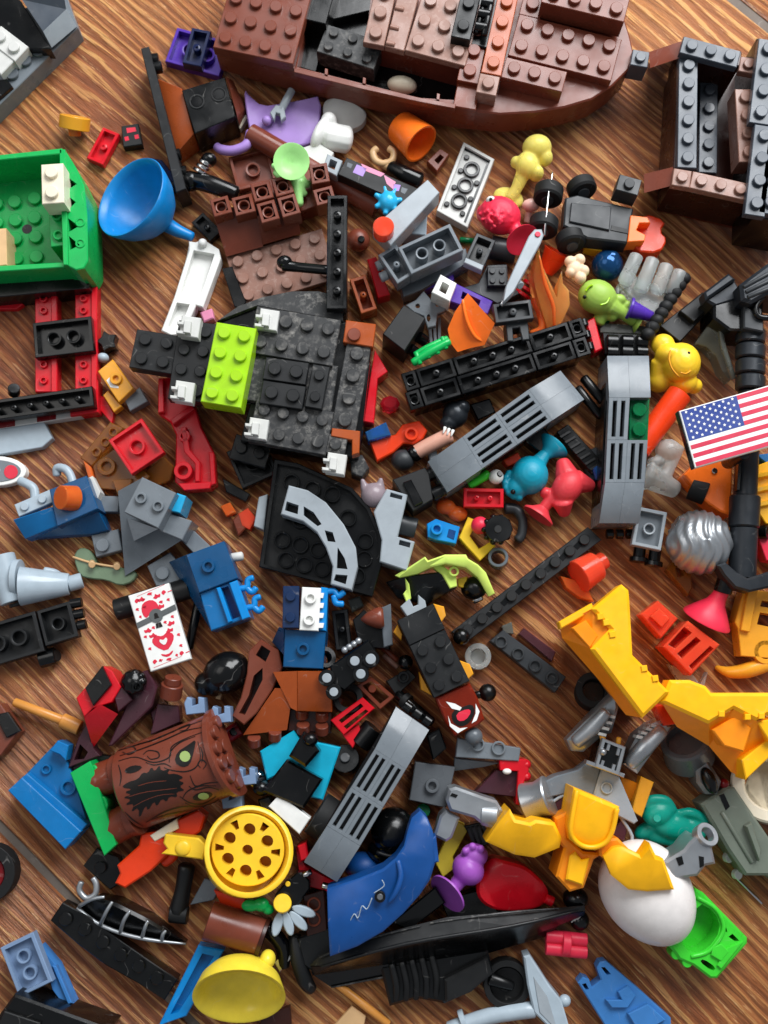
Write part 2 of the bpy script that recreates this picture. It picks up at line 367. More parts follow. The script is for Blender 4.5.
ROOTS = []
class T:
    def __init__(s, name, label, cat, x, y, z=0, group=None, tilt=1.2):
        s.o = bpy.data.objects.new(name, None); COL.objects.link(s.o)
        s.c = P(x, y, z); s.o.location = s.c*M; s.o.empty_display_size = .005
        s.o['label'] = label; s.o['category'] = cat; s.o['kind'] = 'thing'
        if group: s.o['group'] = group
        s.tilt = tilt; ROOTS.append(s)
    def link(s, name, me, parent):
        o = bpy.data.objects.new(name, me); COL.objects.link(o); o.parent = parent or s.o; return o
    def part(s, name, mb, mat, parent=None, remesh=0, ang=38, smooth=3, label=None):
        o = s.link(name, mesh_from(name, [(v-s.c)*M for v in mb.v], mb.f, mat, ang if not remesh else 180), parent)
        if label: o['label'] = label
        if remesh:
            r = o.modifiers.new('remesh', 'REMESH'); r.mode = 'VOXEL'; r.voxel_size = remesh*M; r.use_smooth_shade = True
            if smooth: sm = o.modifiers.new('smooth', 'SMOOTH'); sm.iterations = smooth; sm.factor = .5
        return o
    def slab(s, name, mat, pts, zt, zb=0.05, bev=.3, holes=(), parent=None, rnd=0, label=None):
        if rnd: pts = smoothpoly(pts, rnd)
        return s.part(name, MB().slab(pts, zt, zb, bev, holes), mat, parent, label=label)
    def frust(s, name, mat, top, bot, parent=None): return s.part(name, MB().frust(top, bot), mat, parent, ang=25)
    def cyl(s, name, mat, p, q, r0, r1=None, parent=None, seg=22, bev=.6): return s.part(name, MB().cyl(p, q, r0, r1, seg, bev), mat, parent)
    def ring(s, name, mat, p, q, ro, ri, parent=None, seg=24): return s.part(name, MB().ring(p, q, ro, ri, seg), mat, parent)
    def tube(s, name, mat, pts, rs, parent=None, seg=12, sub=4): return s.part(name, MB().tube(pts, rs, seg, sub), mat, parent, ang=60)
    def ell(s, name, mat, p, rx, ry=None, rz=None, yaw=0, parent=None): return s.part(name, MB().ell(p, rx, ry, rz, yaw), mat, parent, ang=180)
    def lathe(s, name, mat, p, q, prof, parent=None, seg=28, ang=38): return s.part(name, MB().lathe(p, q, prof, seg), mat, parent, ang=ang)
    def decal(s, name, mat, pts, z, parent=None, rnd=0): return s.slab(name, mat, pts, z+.1, z+.02, 0, (), parent, rnd)
    def brick(s, mat, A, B, C, z, h, nx, ny, studs=1, under=0, name='plate', parent=None, skip=(), floor=None, label=None, studmat=None):
        zs = z if isinstance(z, tuple) else (z, z, z)
        a, b, c = P(A[0], A[1], zs[0]), P(B[0], B[1], zs[1]), P(C[0], C[1], zs[2])
        ux = (b-a).normalized(); uy = (c-a); uy = (uy-ux*uy.dot(ux)); ly = uy.length; uy.normalize(); lx = (b-a).length
        n = ux.cross(uy)
        if n.z < 0: n = -n
        fr = (a, ux, uy, n); mb = MB(); rect = lambda d: [(d, d), (lx-d, d), (lx-d, ly-d), (d, ly-d)]
        px, py = lx/nx, ly/ny; pm = min(px, py)
        if under:
            t = 1.25; depth = min(h-.8, 6.0)
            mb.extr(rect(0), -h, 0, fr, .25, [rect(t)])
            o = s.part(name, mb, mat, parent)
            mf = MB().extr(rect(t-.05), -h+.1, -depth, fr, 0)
            s.part('recess_floor', mf, floor or mat, o if parent is None else parent)
        else:
            mb.extr(rect(0), -h, 0, fr, .25); o = s.part(name, mb, mat, parent)
        if label: o['label'] = label
        rot = Matrix((ux, uy if ux.cross(uy).dot(n) > 0 else -uy, n)).transposed().to_4x4()
        sub = o if parent is None else parent
        def put(nm, me, x, y, zz, sc):
            k = s.link(nm, me, sub)
            k.matrix_local = Matrix.Translation((a+ux*x+uy*y+n*zz-s.c)*M) @ rot @ Matrix.Diagonal((sc[0], sc[1], sc[2], 1))
        if studs and not under:
            r = .3*pm
            for i in range(nx):
                for j in range(ny):
                    if (i, j) in skip: continue
                    put('stud', stud_mesh(studmat or mat, studs), (i+.5)*px, (j+.5)*py, 0, (r, r, r))
        if under:
            if nx > 1 and ny > 1:
                for i in range(1, nx):
                    for j in range(1, ny): put('tube', tube_mesh(mat, 'tube'), i*px, j*py, -.3, (.405*pm, .405*pm, depth))
            elif nx == ny == 1: put('tube', tube_mesh(mat, 'tube'), lx/2, ly/2, -.9, (.32*pm, .32*pm, depth-1))
            else:
                for i in range(1, max(nx, ny)):
                    put('pin', tube_mesh(mat, 'pin'), i*px if nx > 1 else lx/2, i*py if ny > 1 else ly/2, -.4, (.2*pm, .2*pm, depth-.4))
        return o

def finish():
    for t in ROOTS:
        o = t.o
        ch = list(o.children)
        if t.tilt: o.rotation_euler = (math.radians(random.uniform(-t.tilt, t.tilt)), math.radians(random.uniform(-t.tilt, t.tilt)), 0)
        if len(ch) == 1 and not ch[0].children:
            c = ch[0]; nm = o.name; lc = o.location.copy(); ro = o.rotation_euler.copy()
            props = {k: o[k] for k in ('label', 'category', 'group', 'kind') if k in o.keys()}
            bpy.data.objects.remove(o); c.parent = None; c.location = lc; c.rotation_euler = ro; c.name = nm
            for k, v in props.items(): c[k] = v

# ------------------------------------------------------------------ the table
GRAIN = math.radians(-43)
def wood():
    m = bpy.data.materials.new('wood'); m.use_nodes = True; nt = m.node_tree; N = nt.nodes; L = nt.links
    b = N['Principled BSDF']; tc = N.new('ShaderNodeTexCoord')
    inf = N.new('ShaderNodeObjectInfo')
    mp = N.new('ShaderNodeMapping'); L.new(tc.outputs['Object'], mp.inputs[0])
    mp.inputs['Rotation'].default_value = (0, 0, -GRAIN)
    # gentle waviness of the grain
    wv = N.new('ShaderNodeTexNoise'); wv.inputs['Scale'].default_value = 9; wv.inputs['Detail'].default_value = 2
    st = N.new('ShaderNodeMapping'); st.inputs['Scale'].default_value = (.55, 1.6, 1); L.new(mp.outputs[0], st.inputs[0]); L.new(st.outputs[0], wv.inputs['Vector'])
    sub = N.new('ShaderNodeVectorMath'); sub.operation = 'SUBTRACT'; sub.inputs[1].default_value = (.5, .5, .5); L.new(wv.outputs['Color'], sub.inputs[0])
    scl = N.new('ShaderNodeVectorMath'); scl.operation = 'MULTIPLY'; scl.inputs[1].default_value = (0, .022, 0); L.new(sub.outputs[0], scl.inputs[0])
    add = N.new('ShaderNodeVectorMath'); L.new(mp.outputs[0], add.inputs[0]); L.new(scl.outputs[0], add.inputs[1])
    def noise(sx, sy, scale, det, rough=.6, dist=0):
        k = N.new('ShaderNodeMapping'); k.inputs['Scale'].default_value = (sx, sy, 1); L.new(add.outputs[0], k.inputs[0])
        n = N.new('ShaderNodeTexNoise'); n.inputs['Scale'].default_value = scale; n.inputs['Detail'].default_value = det; n.inputs['Roughness'].default_value = rough; n.inputs['Distortion'].default_value = dist
        L.new(k.outputs[0], n.inputs['Vector']); return n.outputs['Fac']
    def ramp(f, stops):
        r = N.new('ShaderNodeValToRGB'); L.new(f, r.inputs[0])
        e = r.color_ramp.elements
        while len(e) < len(stops): e.new(.5)
        for q, (p, c) in zip(e, stops): q.position = p; q.color = c if isinstance(c, tuple) else lin(c)
        return r.outputs[0]
    def mix(f, a, c, mode='MIX'):
        x = N.new('ShaderNodeMixRGB'); x.blend_type = mode
        if isinstance(f, float): x.inputs[0].default_value = f
        else: L.new(f, x.inputs[0])
        L.new(a, x.inputs[1])
        if isinstance(c, str): x.inputs[2].default_value = lin(c)
        else: L.new(c, x.inputs[2])
        return x.outputs[0]
    def math2(op, x, y):
        m_ = N.new('ShaderNodeMath'); m_.operation = op
        for k, q in enumerate((x, y)):
            if isinstance(q, (int, float)): m_.inputs[k].default_value = q
            else: L.new(q, m_.inputs[k])
        return m_.outputs[0]
    sep = N.new('ShaderNodeSeparateXYZ'); L.new(add.outputs[0], sep.inputs[0])
    broad = noise(.6, 3.2, 9, 3)
    wob = noise(.35, 1.6, 14, 2); wob2 = noise(.5, 6, 30, 3, .6)
    ph = math2('ADD', math2('MULTIPLY', sep.outputs['Y'], 1480.0), math2('ADD', math2('MULTIPLY', wob, 34.0), math2('MULTIPLY', wob2, 11.0)))
    rings = math2('MULTIPLY_ADD', math2('SINE', ph, 0), .5)
    rings.node.inputs[2].default_value = .5      # growth rings about 4 mm apart
    fine = noise(.3, 9, 190, 6, .75)             # fibres
    pores = noise(.7, 9, 95, 5, .7)
    amp = noise(.5, 2.2, 16, 2)
    bands = math2('ADD', math2('MULTIPLY', rings, .66), math2('MULTIPLY', fine, .34))
    base = ramp(broad, [(.3, '94522e'), (.5, 'a86436'), (.7, 'bd7c46')])
    dk = math2('MULTIPLY', ramp(bands, [(.16, (.72, .72, .72, 1)), (.38, (0, 0, 0, 1))]), ramp(amp, [(.3, (.35, .35, .35, 1)), (.6, (1, 1, 1, 1))]))
    col = mix(dk, base, '643214')
    lt = math2('MULTIPLY', ramp(bands, [(.70, (0, 0, 0, 1)), (.78, (.95, .95, .95, 1))]), ramp(amp, [(.38, (1, 1, 1, 1)), (.66, (.15, .15, .15, 1))]))
    col = mix(lt, col, 'e0a866')
    col = mix(ramp(fine, [(.34, (.7, .7, .7, 1)), (.47, (0, 0, 0, 1))]), col, '5a2e14')
    col = mix(ramp(pores, [(.59, (0, 0, 0, 1)), (.65, (.75, .75, .75, 1))]), col, 'e2b47c')
    # broad stain: redder, darker varnish in patches
    big = N.new('ShaderNodeTexNoise'); big.inputs['Scale'].default_value = 7; big.inputs['Detail'].default_value = 2; L.new(tc.outputs['Object'], big.inputs['Vector'])
    col = mix(ramp(big.outputs['Fac'], [(.4, (0, 0, 0, 1)), (.65, (.5, .5, .5, 1))]), col, '9a5a3c', 'MULTIPLY')
    L.new(col, b.inputs['Base Color'])
    rg = N.new('ShaderNodeMapRange'); L.new(bands, rg.inputs['Value']); rg.inputs['From Min'].default_value = .35; rg.inputs['From Max'].default_value = .65
    rg.inputs['To Min'].default_value = .42; rg.inputs['To Max'].default_value = .28; L.new(rg.outputs[0], b.inputs['Roughness'])
    b.inputs['Specular IOR Level'].default_value = .5
    b.inputs['Coat Weight'].default_value = .15; b.inputs['Coat Roughness'].default_value = .22
    h = N.new('ShaderNodeMath'); h.operation = 'MULTIPLY_ADD'; L.new(bands, h.inputs[0]); h.inputs[1].default_value = 1.0
    sm = N.new('ShaderNodeMath'); sm.operation = 'MULTIPLY'; L.new(math2('ADD', fine, pores), sm.inputs[0]); sm.inputs[1].default_value = .7; L.new(sm.outputs[0], h.inputs[2])
    bp = N.new('ShaderNodeBump'); bp.inputs['Strength'].default_value = .7; bp.inputs['Distance'].default_value = .0022
    L.new(h.outputs[0], bp.inputs['Height']); L.new(bp.outputs[0], b.inputs['Normal']); L.new(bp.outputs[0], b.inputs['Coat Normal'])
    return m
MATS['wood'] = wood()
plastic('seam', '6a6058', rough=.7, dust=.6)
tab = bpy.data.objects.new('table_top', None); COL.objects.link(tab); tab['kind'] = 'structure'; tab['label'] = 'brown varnished wooden table top with diagonal grain'
s1, s2 = P(38, 866), P(752, 13)
gd = Vector((math.cos(GRAIN), math.sin(GRAIN), 0)); gn = Vector((-gd.y, gd.x, 0))
o1, o2 = gn.dot(s1), gn.dot(s2)
def plank(lo, hi, dz):
    mb = MB(); fr = (Vector((0, 0, 0)), gd, gn, Vector((0, 0, 1)))
    mb.extr([(-420, lo), (420, lo), (420, hi), (-420, hi)], -18, dz, fr, .6)
    o = bpy.data.objects.new('plank', mesh_from('plank', [v*M for v in mb.v], mb.f, 'wood')); COL.objects.link(o); o.parent = tab
plank(o1-260, o1-1.6, -.15); plank(o1+1.6, o2-2.2, 0); plank(o2+2.2, o2+260, -.2)
mb = MB().extr([(-420, o1-200), (420, o1-200), (420, o2+200), (-420, o2+200)], -16, -1.2, (Vector((0, 0, 0)), gd, gn, Vector((0, 0, 1))), 0)
o = bpy.data.objects.new('seam_filler', mesh_from('seam_filler', [v*M for v in mb.v], mb.f, 'seam')); COL.objects.link(o); o.parent = tab

# ================================================================== large built models
# ---- brown ship hull
t = T('toy_ship', 'long brown brick-built ship hull with open hold at the top of the pile', 'toy ship', 420, 60, 0, tilt=0)
hold = [(284, -32), (374, -32), (366, 43), (463, 69), (455, 100), (420, 98), (297, 67), (304, 31)]
hullp = [(215, 49), (255, 62), (295, 72), (360, 88), (420, 102), (455, 109), (500, 114), (535, 112), (565, 107), (592, 99), (612, 86), (628, 70), (634, 54), (630, 36), (622, 10), (615, -40), (235, -40)]
hull = t.slab('hull', 'brownred', hullp, 20, 6, .6, [hold])
t.frust('keel', 'brown', [(x, y, 6.2) for x, y in [(222, 70), (300, 92), (420, 118), (500, 128), (560, 120), (605, 102), (622, 74), (610, 0), (250, 0)]], [(x, y, .1) for x, y in [(245, 72), (320, 95), (420, 116), (500, 125), (550, 116), (590, 98), (600, 74), (590, 20), (265, 20)]])
t.slab('hold_floor', 'black', [(280, -30), (380, -30), (470, 40), (460, 106), (420, 104), (290, 74)], 7, 6.3, 0)
t.slab('gunwale', 'brownlight', [(294, 68), (294, 72), (360, 88.5), (420, 102), (455, 108.5), (456, 104), (420, 97.5), (360, 84)], 22.5, 19.5, .2)
for x, y in ((326, 73), (364, 82), (438, 98)): t.slab('rim_tab', 'brownlight', [(x-1.5, y+1), (x+1.5, y+2), (x+2, y-4), (x-1, y-5)], 22.9, 19.8, .1)
t.brick('brownlight', (213, 47), (293, 64), (235, -31), 26, 5, 4, 4)
t.slab('bulkhead', 'black', [(283, -20), (303, 30), (296, 66), (316, 72), (330, 20), (372, 10), (372, -20)], 12, 6.5)
t.slab('mast_base', 'black', [(288, -20), (300, 18), (326, 24), (338, -20)], 23, 9)
t.brick('blackdust', (327, 24), (384, 42), (319, 52), 19, 9, 3, 2, name='hold_plate')
t.ell('shell', 'cream', (402, 85, 10), 15, 8.5, 4, 8)
t.brick('brownpink', (363, 42), (384, 46), (379, -17), 26, 3.2, 1, 3)
t.slab('hinge_tile', 'brownpink', [(385, 46), (404, 51), (421, -12), (400, -14)], 26, 22.8)
for x, y in ((391, 44), (395, 28), (400, 9)): t.cyl('hinge_knuckle', 'brownpink', (x-5, y-1, 26), (x+4, y+1, 26), 2.4)
t.brick('brownpink', (405, 50), (465, 66), (421, -11), 26, 3.2, 3, 3)
t.brick('blackdust2', (451, 36), (470, 40), (463, -8), 31, 5, 1, 2, name='black_brick')
t.tube('rail', 'black', [(484, 35, 29), (493, -6, 29)], 3.4); t.tube('rail', 'black', [(476, 33, 28), (486, -6, 28)], 3)
t.slab('rail_plate', 'black', [(470, 44), (488, 48), (500, -10), (474, -10)], 25.8, 22)
for x, y in ((481, 26), (484, 13), (487, 2)): t.cyl('rail_clip', 'black', (x-6, y, 29), (x+6, y+2, 29), 4.6)
t.brick('brown', (457, 80), (478, 84), (479, 2), 24.5, 3.4, 1, 4)
t.slab('rib_wall', 'brown', [(453, 106), (476, 110), (480, 84), (458, 80)], 22, 10)
t.brick('brownorange', (481, 72), (501, 76), (502, -8), 27.5, 6, 1, 4)
t.brick('brownpink', (476, 92), (496, 96), (481, 73), 27.2, 9.6, 1, 1, name='small_brick')
t.brick('brownlight', (501, 77), (562, 92), (507, 57), 27.5, 8, 3, 1, name='brick')
t.brick('brownlight', (508, 55), (611, 81), (520, 14), 24.5, 6, 5, 2)
t.brick('brownlight', (519, 14), (540, 19), (525, -8), 24.6, 4, 1, 1)
t.brick('brownlight', (541, 2), (624, 22), (548, -36), 33, 9.6, 4, 2, name='brick')

# ---- brown and grey turret on the right
t = T('brick_turret', 'brown and dark grey brick-built turret with studded rim beside the ship', 'toy turret', 710, 130, 0, tilt=0)
ZT = 29
t.slab('wall', 'browndark', [(679, 57), (698, 58), (692, 172), (673, 168)], ZT-3.2, 3)
t.slab('wall', 'browndark', [(673, 168), (752, 184), (751, 201), (672, 184)], ZT-3.2, 3)
t.slab('wall', 'browndark', [(684, 37), (742, 52), (740, 66), (683, 55)], ZT-3.4, 3)
t.slab('wall', 'black', [(757, 38), (800, 45), (800, 225), (754, 217)], ZT, 3)
t.slab('floor_plate', 'browndark', [(676, 50), (775, 60), (775, 200), (668, 185)], 3, .1)
t.slab('brown_skirt', 'brown', [(668, 172), (775, 200), (775, 226), (664, 200)], 10, .1)
t.brick('slate', (684, 36), (741, 51), (682, 53), ZT+3.4, 3.2, 3, 1)
t.brick('slate', (679, 57), (698, 58), (674, 167), ZT, 3.2, 1, 6)
t.brick('brownpink', (674, 168), (692, 171), (673, 185), ZT, 3.2, 1, 1)
t.brick('brownpink', (693, 171), (751, 184), (691, 188), ZT, 3.2, 3, 1)
t.brick('brownpink', (741, 56), (757, 59), (739, 71), ZT-3, 3.2, 1, 1)
t.brick('slate', (700, 82), (718, 83), (697, 172), 11, 3.2, 1, 5, name='floor_plate')
t.brick('brownpink', (735, 89), (754, 89), (732, 162), 26, 9.6, 1, 4, name='brick')
t.brick('slate', (759, 38), (779, 41), (755, 123), ZT+4, 3.2, 1, 4)
t.brick('slate', (755, 124), (775, 127), (752, 215), ZT+4, 3.2, 1, 4)
t.brick('slate', (780, 42), (799, 45), (775, 215), ZT+4, 3.2, 1, 8)
t.frust('corner_slope', 'brownred', [(649, 52, 24), (682, 41, 28), (680, 58, 28), (650, 68, 24)], [(649, 52, 4), (682, 41, 4), (680, 58, 4), (650, 68, 4)])
t.frust('corner_slope', 'brownred', [(644, 174, 21), (673, 167, 27), (674, 185, 27), (644, 193, 21)], [(644, 174, 4), (673, 167, 4), (674, 185, 4), (644, 193, 4)])
t.brick('slate', (633, 49), (650, 52), (633, 65), 24, 9.6, 1, 1, name='corner_brick')
t.brick('charcoal', (620, 174), (642, 180), (618, 190), 22, 9.6, 1, 1, name='corner_brick')

# ---- green and red wagon, left edge
t = T('toy_wagon', 'green box wagon on red and black chassis at the edge of the table', 'toy wagon', 40, 280, 0, tilt=0)
Z0, Z1 = 9, 27
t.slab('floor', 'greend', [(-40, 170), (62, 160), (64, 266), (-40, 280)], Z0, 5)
t.slab('wall', 'green', [(-40, 159), (62, 148), (62, 153.5), (-40, 164)], Z1, 5)
t.slab('wall', 'green', [(-40, 268), (64, 262), (66, 267), (-40, 274)], Z1-3, 5)
t.slab('wall', 'green', [(59, 149), (65, 149), (68, 265), (63, 265)], Z1, 5)
bay = t.slab('side_bay', 'green', [(65, 150), (74, 164), (84, 185), (85, 194), (87, 214), (88, 260), (84, 268), (76, 270), (68, 266)], Z1-1, 4, .4,
       [[(66.5, 176), (77, 184), (67, 190)], [(67, 195), (76, 202), (68, 210)], [(68, 218), (79, 226), (69, 232)], [(69, 236), (80, 245), (70, 250)]])
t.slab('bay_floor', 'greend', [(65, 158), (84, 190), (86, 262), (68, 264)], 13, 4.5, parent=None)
for y in (222, 243): t.ring('bay_eyelet', 'green', (80, y, Z1-3), (80, y, Z1-.6), 5, 3, parent=bay)
t.brick('cream', (41, 164.5), (63, 163), (43, 204), Z1+7, 9.6, 1, 2, name='cream_brick', label='cream one by two brick on the wagon wall')
t.brick('green', (48, 208), (66, 206), (49, 247), Z1-5, 16, 1, 2, studs=2, name='hollow_stud_brick')
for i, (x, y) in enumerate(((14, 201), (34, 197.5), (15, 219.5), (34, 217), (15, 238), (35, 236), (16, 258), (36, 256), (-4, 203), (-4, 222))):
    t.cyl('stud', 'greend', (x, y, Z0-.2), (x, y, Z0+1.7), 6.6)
t.cyl('floor_hole', 'black', (27, 229, Z0-.1), (27, 229, Z0+.08), 5, bev=.05)
t.slab('tan_post', 'tan', [(-10, 229), (6, 228), (7, 265), (-10, 267)], 20, 9)
t.slab('chassis', 'black', [(-40, 276), (89, 266), (89, 288), (-40, 301)], 12, .5)
t.slab('red_step', 'red', [(-20, 299), (20, 298), (23, 304), (16, 309), (-20, 309)], 3, .1)
for x0, x1, ya, yb in ((35, 57, 288, 392), (75, 97, 270, 409)):
    r = t.slab('red_bar', 'red', [(x0, ya), (x1, ya), (x1, yb), (x0, yb)], 6, .1)
    t.slab('rim', 'red', [(x1-6, ya), (x1, ya), (x1, yb), (x1-6, yb)], 7.2, 5.5, parent=r)
    for y in (298, 310, 364, 380): t.ring('pin', 'red', ((x0+x1)/2-3, y, 5.8), ((x0+x1)/2-3, y, 7.2), 4, 2, parent=r)
t.slab('red_bar', 'red', [(91, 380), (98, 380), (98, 412), (70, 416), (70, 408), (91, 405)], 7, .1)
t.brick('black', (32.5, 323), (91, 316), (33, 358), 11, 4, 3, 2, under=1, name='cross_plate')
t.brick('black', (-20, 402), (92, 386), (-20, 422), 12, 5, 7, 1, under=1, name='end_plate')
t.cyl('knob', 'black', (14, 393, 10), (14, 388, 13), 6)
cs = t.slab('chequered_strip', 'offwhite', [(-10, 424), (80, 409), (81, 416), (-10, 430)], 5, .1)
for x in (-4, 37): t.slab('strip_print', 'darkred', [(x, 423-(x+4)*.166), (x+19, 420-(x+4)*.166), (x+19, 426-(x+4)*.166), (x, 429-(x+4)*.166)], 5.15, 5.02, 0, parent=cs)

# ---- grey wedge-shaped craft in the corner
t = T('grey_craft', 'blue-grey sloped brick craft cut off by the corner of the photo', 'toy craft', 20, 40, 0, tilt=0)
t.slab('base_plate', 'grey', [(80, 27), (0, 106), (-40, 146), (-60, 40), (67, -10)], 24, 15)
t.frust('nose_slope', 'greylight', [(68, 8, 33), (79, 26, 27), (53, 48, 27), (44, 31, 33)], [(68, 8, 22), (79, 26, 22), (53, 48, 22), (44, 31, 22)])
t.frust('dark_slope', 'slate', [(22, -2, 38), (66, -4, 36), (68, 8, 33), (44, 31, 33)], [(22, -2, 22), (66, -4, 22), (68, 8, 22), (44, 31, 22)])
t.slab('canopy', 'black', [(-30, -20), (20, -2), (52, 49), (27, 49), (0, 25), (-30, 20)], 29, 22)
t.brick('offwhite', (-14, 40), (0, 25), (12, 65), 30, 6, 1, 2, name='white_plate')
t.slab('white_plate', 'offwhite', [(0, 25), (25, 50), (0, 76), (-20, 50)], 29.4, 24)
for x, y in ((38, 50), (24.5, 60), (11, 74), (-2, 86)): t.cyl('stud', 'greydark', (x, y, 23.8), (x, y, 25.7), 6.6)
t.slab('dark_clip', 'black', [(-6, 82), (6, 80), (12, 88), (-4, 102)], 26, 23)

# ---- dusty black deck with the lime brick
t = T('black_deck', 'dusty black plate deck with lime brick and white clips in the middle left', 'brick deck', 270, 380, 0, tilt=0)
t.slab('under_deck', 'black', [(257, 306), (343, 321), (374, 325), (362, 432), (358, 454), (335, 460), (240, 440), (250, 404), (212, 404), (217, 322)], 19, 6)
t.slab('round_edge', 'blackdust', [(217, 321), (238, 306), (262, 297), (292, 291), (318, 291), (341, 296), (343, 321), (257, 306)], 21, 8)
t.brick('blackdust2', (137, 329), (180, 336), (135, 368), 20, 6.4, 2, 2)
t.brick('blackdust2', (179, 320), (217, 324), (173, 399), 21.5, 6.4, 2, 4)
t.brick('lime', (216.5, 322), (256.5, 328.5), (210, 403), 32, 9.6, 2, 4, name='lime_brick', label='bright lime two by four brick')
t.brick('blackdust', (257, 306), (341, 320), (253, 353), 24, 4.5, 4, 2, skip=((0, 0),))
t.slab('filler_plate', 'blackdust', [(253, 352), (338, 366), (331, 412), (246, 400)], 22, 18)
t.brick('blackdust2', (266, 357), (309, 363), (264, 379), 27, 3.4, 2, 1)
t.brick('blackdust2', (263, 380), (306, 386.5), (260, 403), 27, 3.4, 2, 1)
t.brick('blackdust2', (313, 364), (330, 367), (309, 407), 27, 3.4, 1, 2)
t.brick('blackdust', (257, 398), (334, 412), (248, 441), 24, 4.5, 4, 2)
t.brick('blackdust', (347, 342), (371, 346), (338, 431), 21.5, 4, 1, 4)
b = t.slab('brown_tile', 'brownorange', [(346, 320), (376, 324), (373, 347), (343, 342)], 23, 18)
t.cyl('stud', 'brown', (354, 334, 22.8), (354, 334, 24.6), 6.6, parent=b)
t.slab('brown_tile', 'brownorange', [(332, 428), (360, 431), (359, 453), (352, 455), (352, 440), (331, 436)], 24, 18)
t.brick('blackdust', (327, 433), (348, 437), (323, 452), 23.5, 4, 1, 1)
for x, y in ((267.5, 319), (189, 326), (183, 391), (257, 428), (335, 463)):
    c = t.slab('white_clip', 'offwhite', [(x-7, y-11), (x+12, y-8), (x+9, y+12), (x-10, y+9)], 27, 22)
    t.slab('jaw', 'offwhite', [(x-12, y-5), (x-3, y-4), (x-3, y-1), (x-12, y-2)], 29, 24, .2, parent=c)
    t.slab('jaw', 'offwhite', [(x-13, y+4), (x-4, y+5), (x-4, y+8), (x-13, y+7)], 29, 24, .2, parent=c)
    t.slab('jaw', 'offwhite', [(x-5, y-6), (x+2, y-5), (x+1, y+7), (x-6, y+6)], 29.5, 26, .2, parent=c)

# ---- tree stump with a face
t = T('tree_stump_face', 'reddish brown half log with printed scowling face and green base', 'toy log', 160, 790, 0, tilt=0)
LA, LB = P(133, 788, 9), P(224, 753, 17)
LX = (LB-LA).normalized(); LL = (LB-LA).length; LR = 42*K(170, 770, 15)
LU = LX.cross(Vector((0, 0, 1))).normalized(); LV = LU.cross(LX)
def oncyl(s_, th, r): return LA+LX*s_+(LU*math.cos(th)+LV*math.sin(th))*r
def px2cyl(x, y):
    d = (P(x, y, 0)-CAM).normalized(); o = CAM-LA
    dp = d-LX*d.dot(LX); op = o-LX*o.dot(LX)
    A = dp.dot(dp); B = 2*dp.dot(op); C = op.dot(op)-LR*LR; D = max(B*B-4*A*C, 0)
    q = o+d*((-B-math.sqrt(D))/(2*A))
    return q.dot(LX), math.atan2(q.dot(LV), q.dot(LU))
mb = MB(); n = 40; vs = []; fs = []
prof = [(0, LR-.8), (.8, LR), (LL-.8, LR), (LL, LR-.6)]
for s_, r in prof:
    for i in range(n+1): vs.append(oncyl(s_, -.25+(math.pi+.5)*i/n, r))
for j in range(3):
    for i in range(n): a = j*(n+1)+i; fs.append((a, a+1, a+n+2, a+n+1))
fs.append(tuple(range(n+1))); fs.append(tuple(3*(n+1)+i for i in range(n+1))[::-1]); fs += [(0, n+1, n+1+n, n), (n+1, 2*n+2, 3*n+2, 2*n+1), (2*n+2, 3*n+3, 4*n+3, 3*n+2)]
mb.add(vs, fs); log = t.part('log', mb, 'brownred')
import bmesh
def cdecal(name, mat, pts, lift=.1, rnd=1):
    q = smoothpoly([px2cyl(x, y) for x, y in pts], rnd)
    bm = bmesh.new(); f = bm.faces.new([bm.verts.new((a*.2, th*3, 0)) for a, th in q])
    bmesh.ops.triangulate(bm, faces=bm.faces[:])
    for k in range(1, 60):
        bmesh.ops.bisect_plane(bm, geom=bm.verts[:]+bm.edges[:]+bm.faces[:], plane_co=(0, -1+k*.19, 0), plane_no=(0, 1, 0))
    bm.verts.ensure_lookup_table()
    vs = [oncyl(v.co.x*5, v.co.y/3, LR+lift) for v in bm.verts]; fs = [tuple(v.index for v in f.verts) for f in bm.faces]
    bm.verts.index_update(); fs = [tuple(v.index for v in f.verts) for f in bm.faces]; bm.free()
    m2 = MB(); m2.add(vs, fs); return t.part(name, m2, mat, log)
def Z(x, y): return (60+x/3.84, 640+y/3.84)      # read off an enlarged view of the print
cdecal('mouth_print', 'printblack', [Z(*p) for p in ((234, 566), (262, 545), (300, 535), (318, 508), (338, 512), (352, 486), (364, 506), (384, 478), (388, 504), (424, 494), (410, 516), (446, 512), (478, 528), (452, 538), (480, 548), (458, 562), (482, 578), (446, 582), (452, 604), (420, 598), (410, 622), (392, 606), (372, 640), (362, 616), (338, 656), (330, 630), (304, 688), (304, 640), (272, 662), (288, 628), (248, 634), (276, 612), (240, 604), (278, 594), (246, 584), (282, 572))], .12, 1)
for q in (((262, 602), (320, 584), (380, 576), (450, 568)), ((280, 640), (330, 612), (390, 592), (440, 590)), ((300, 560), (350, 545), (410, 540))):
    up = [Z(x, y-1.4) for x, y in q]; dn = [Z(x, y+1.4) for x, y in q[::-1]]; cdecal('mouth_line', 'brownred', up+dn, .2, 1)
cdecal('knot_print', 'printblack', [Z(*p) for p in ((245, 500), (280, 480), (320, 485), (300, 505), (260, 515))], .12)
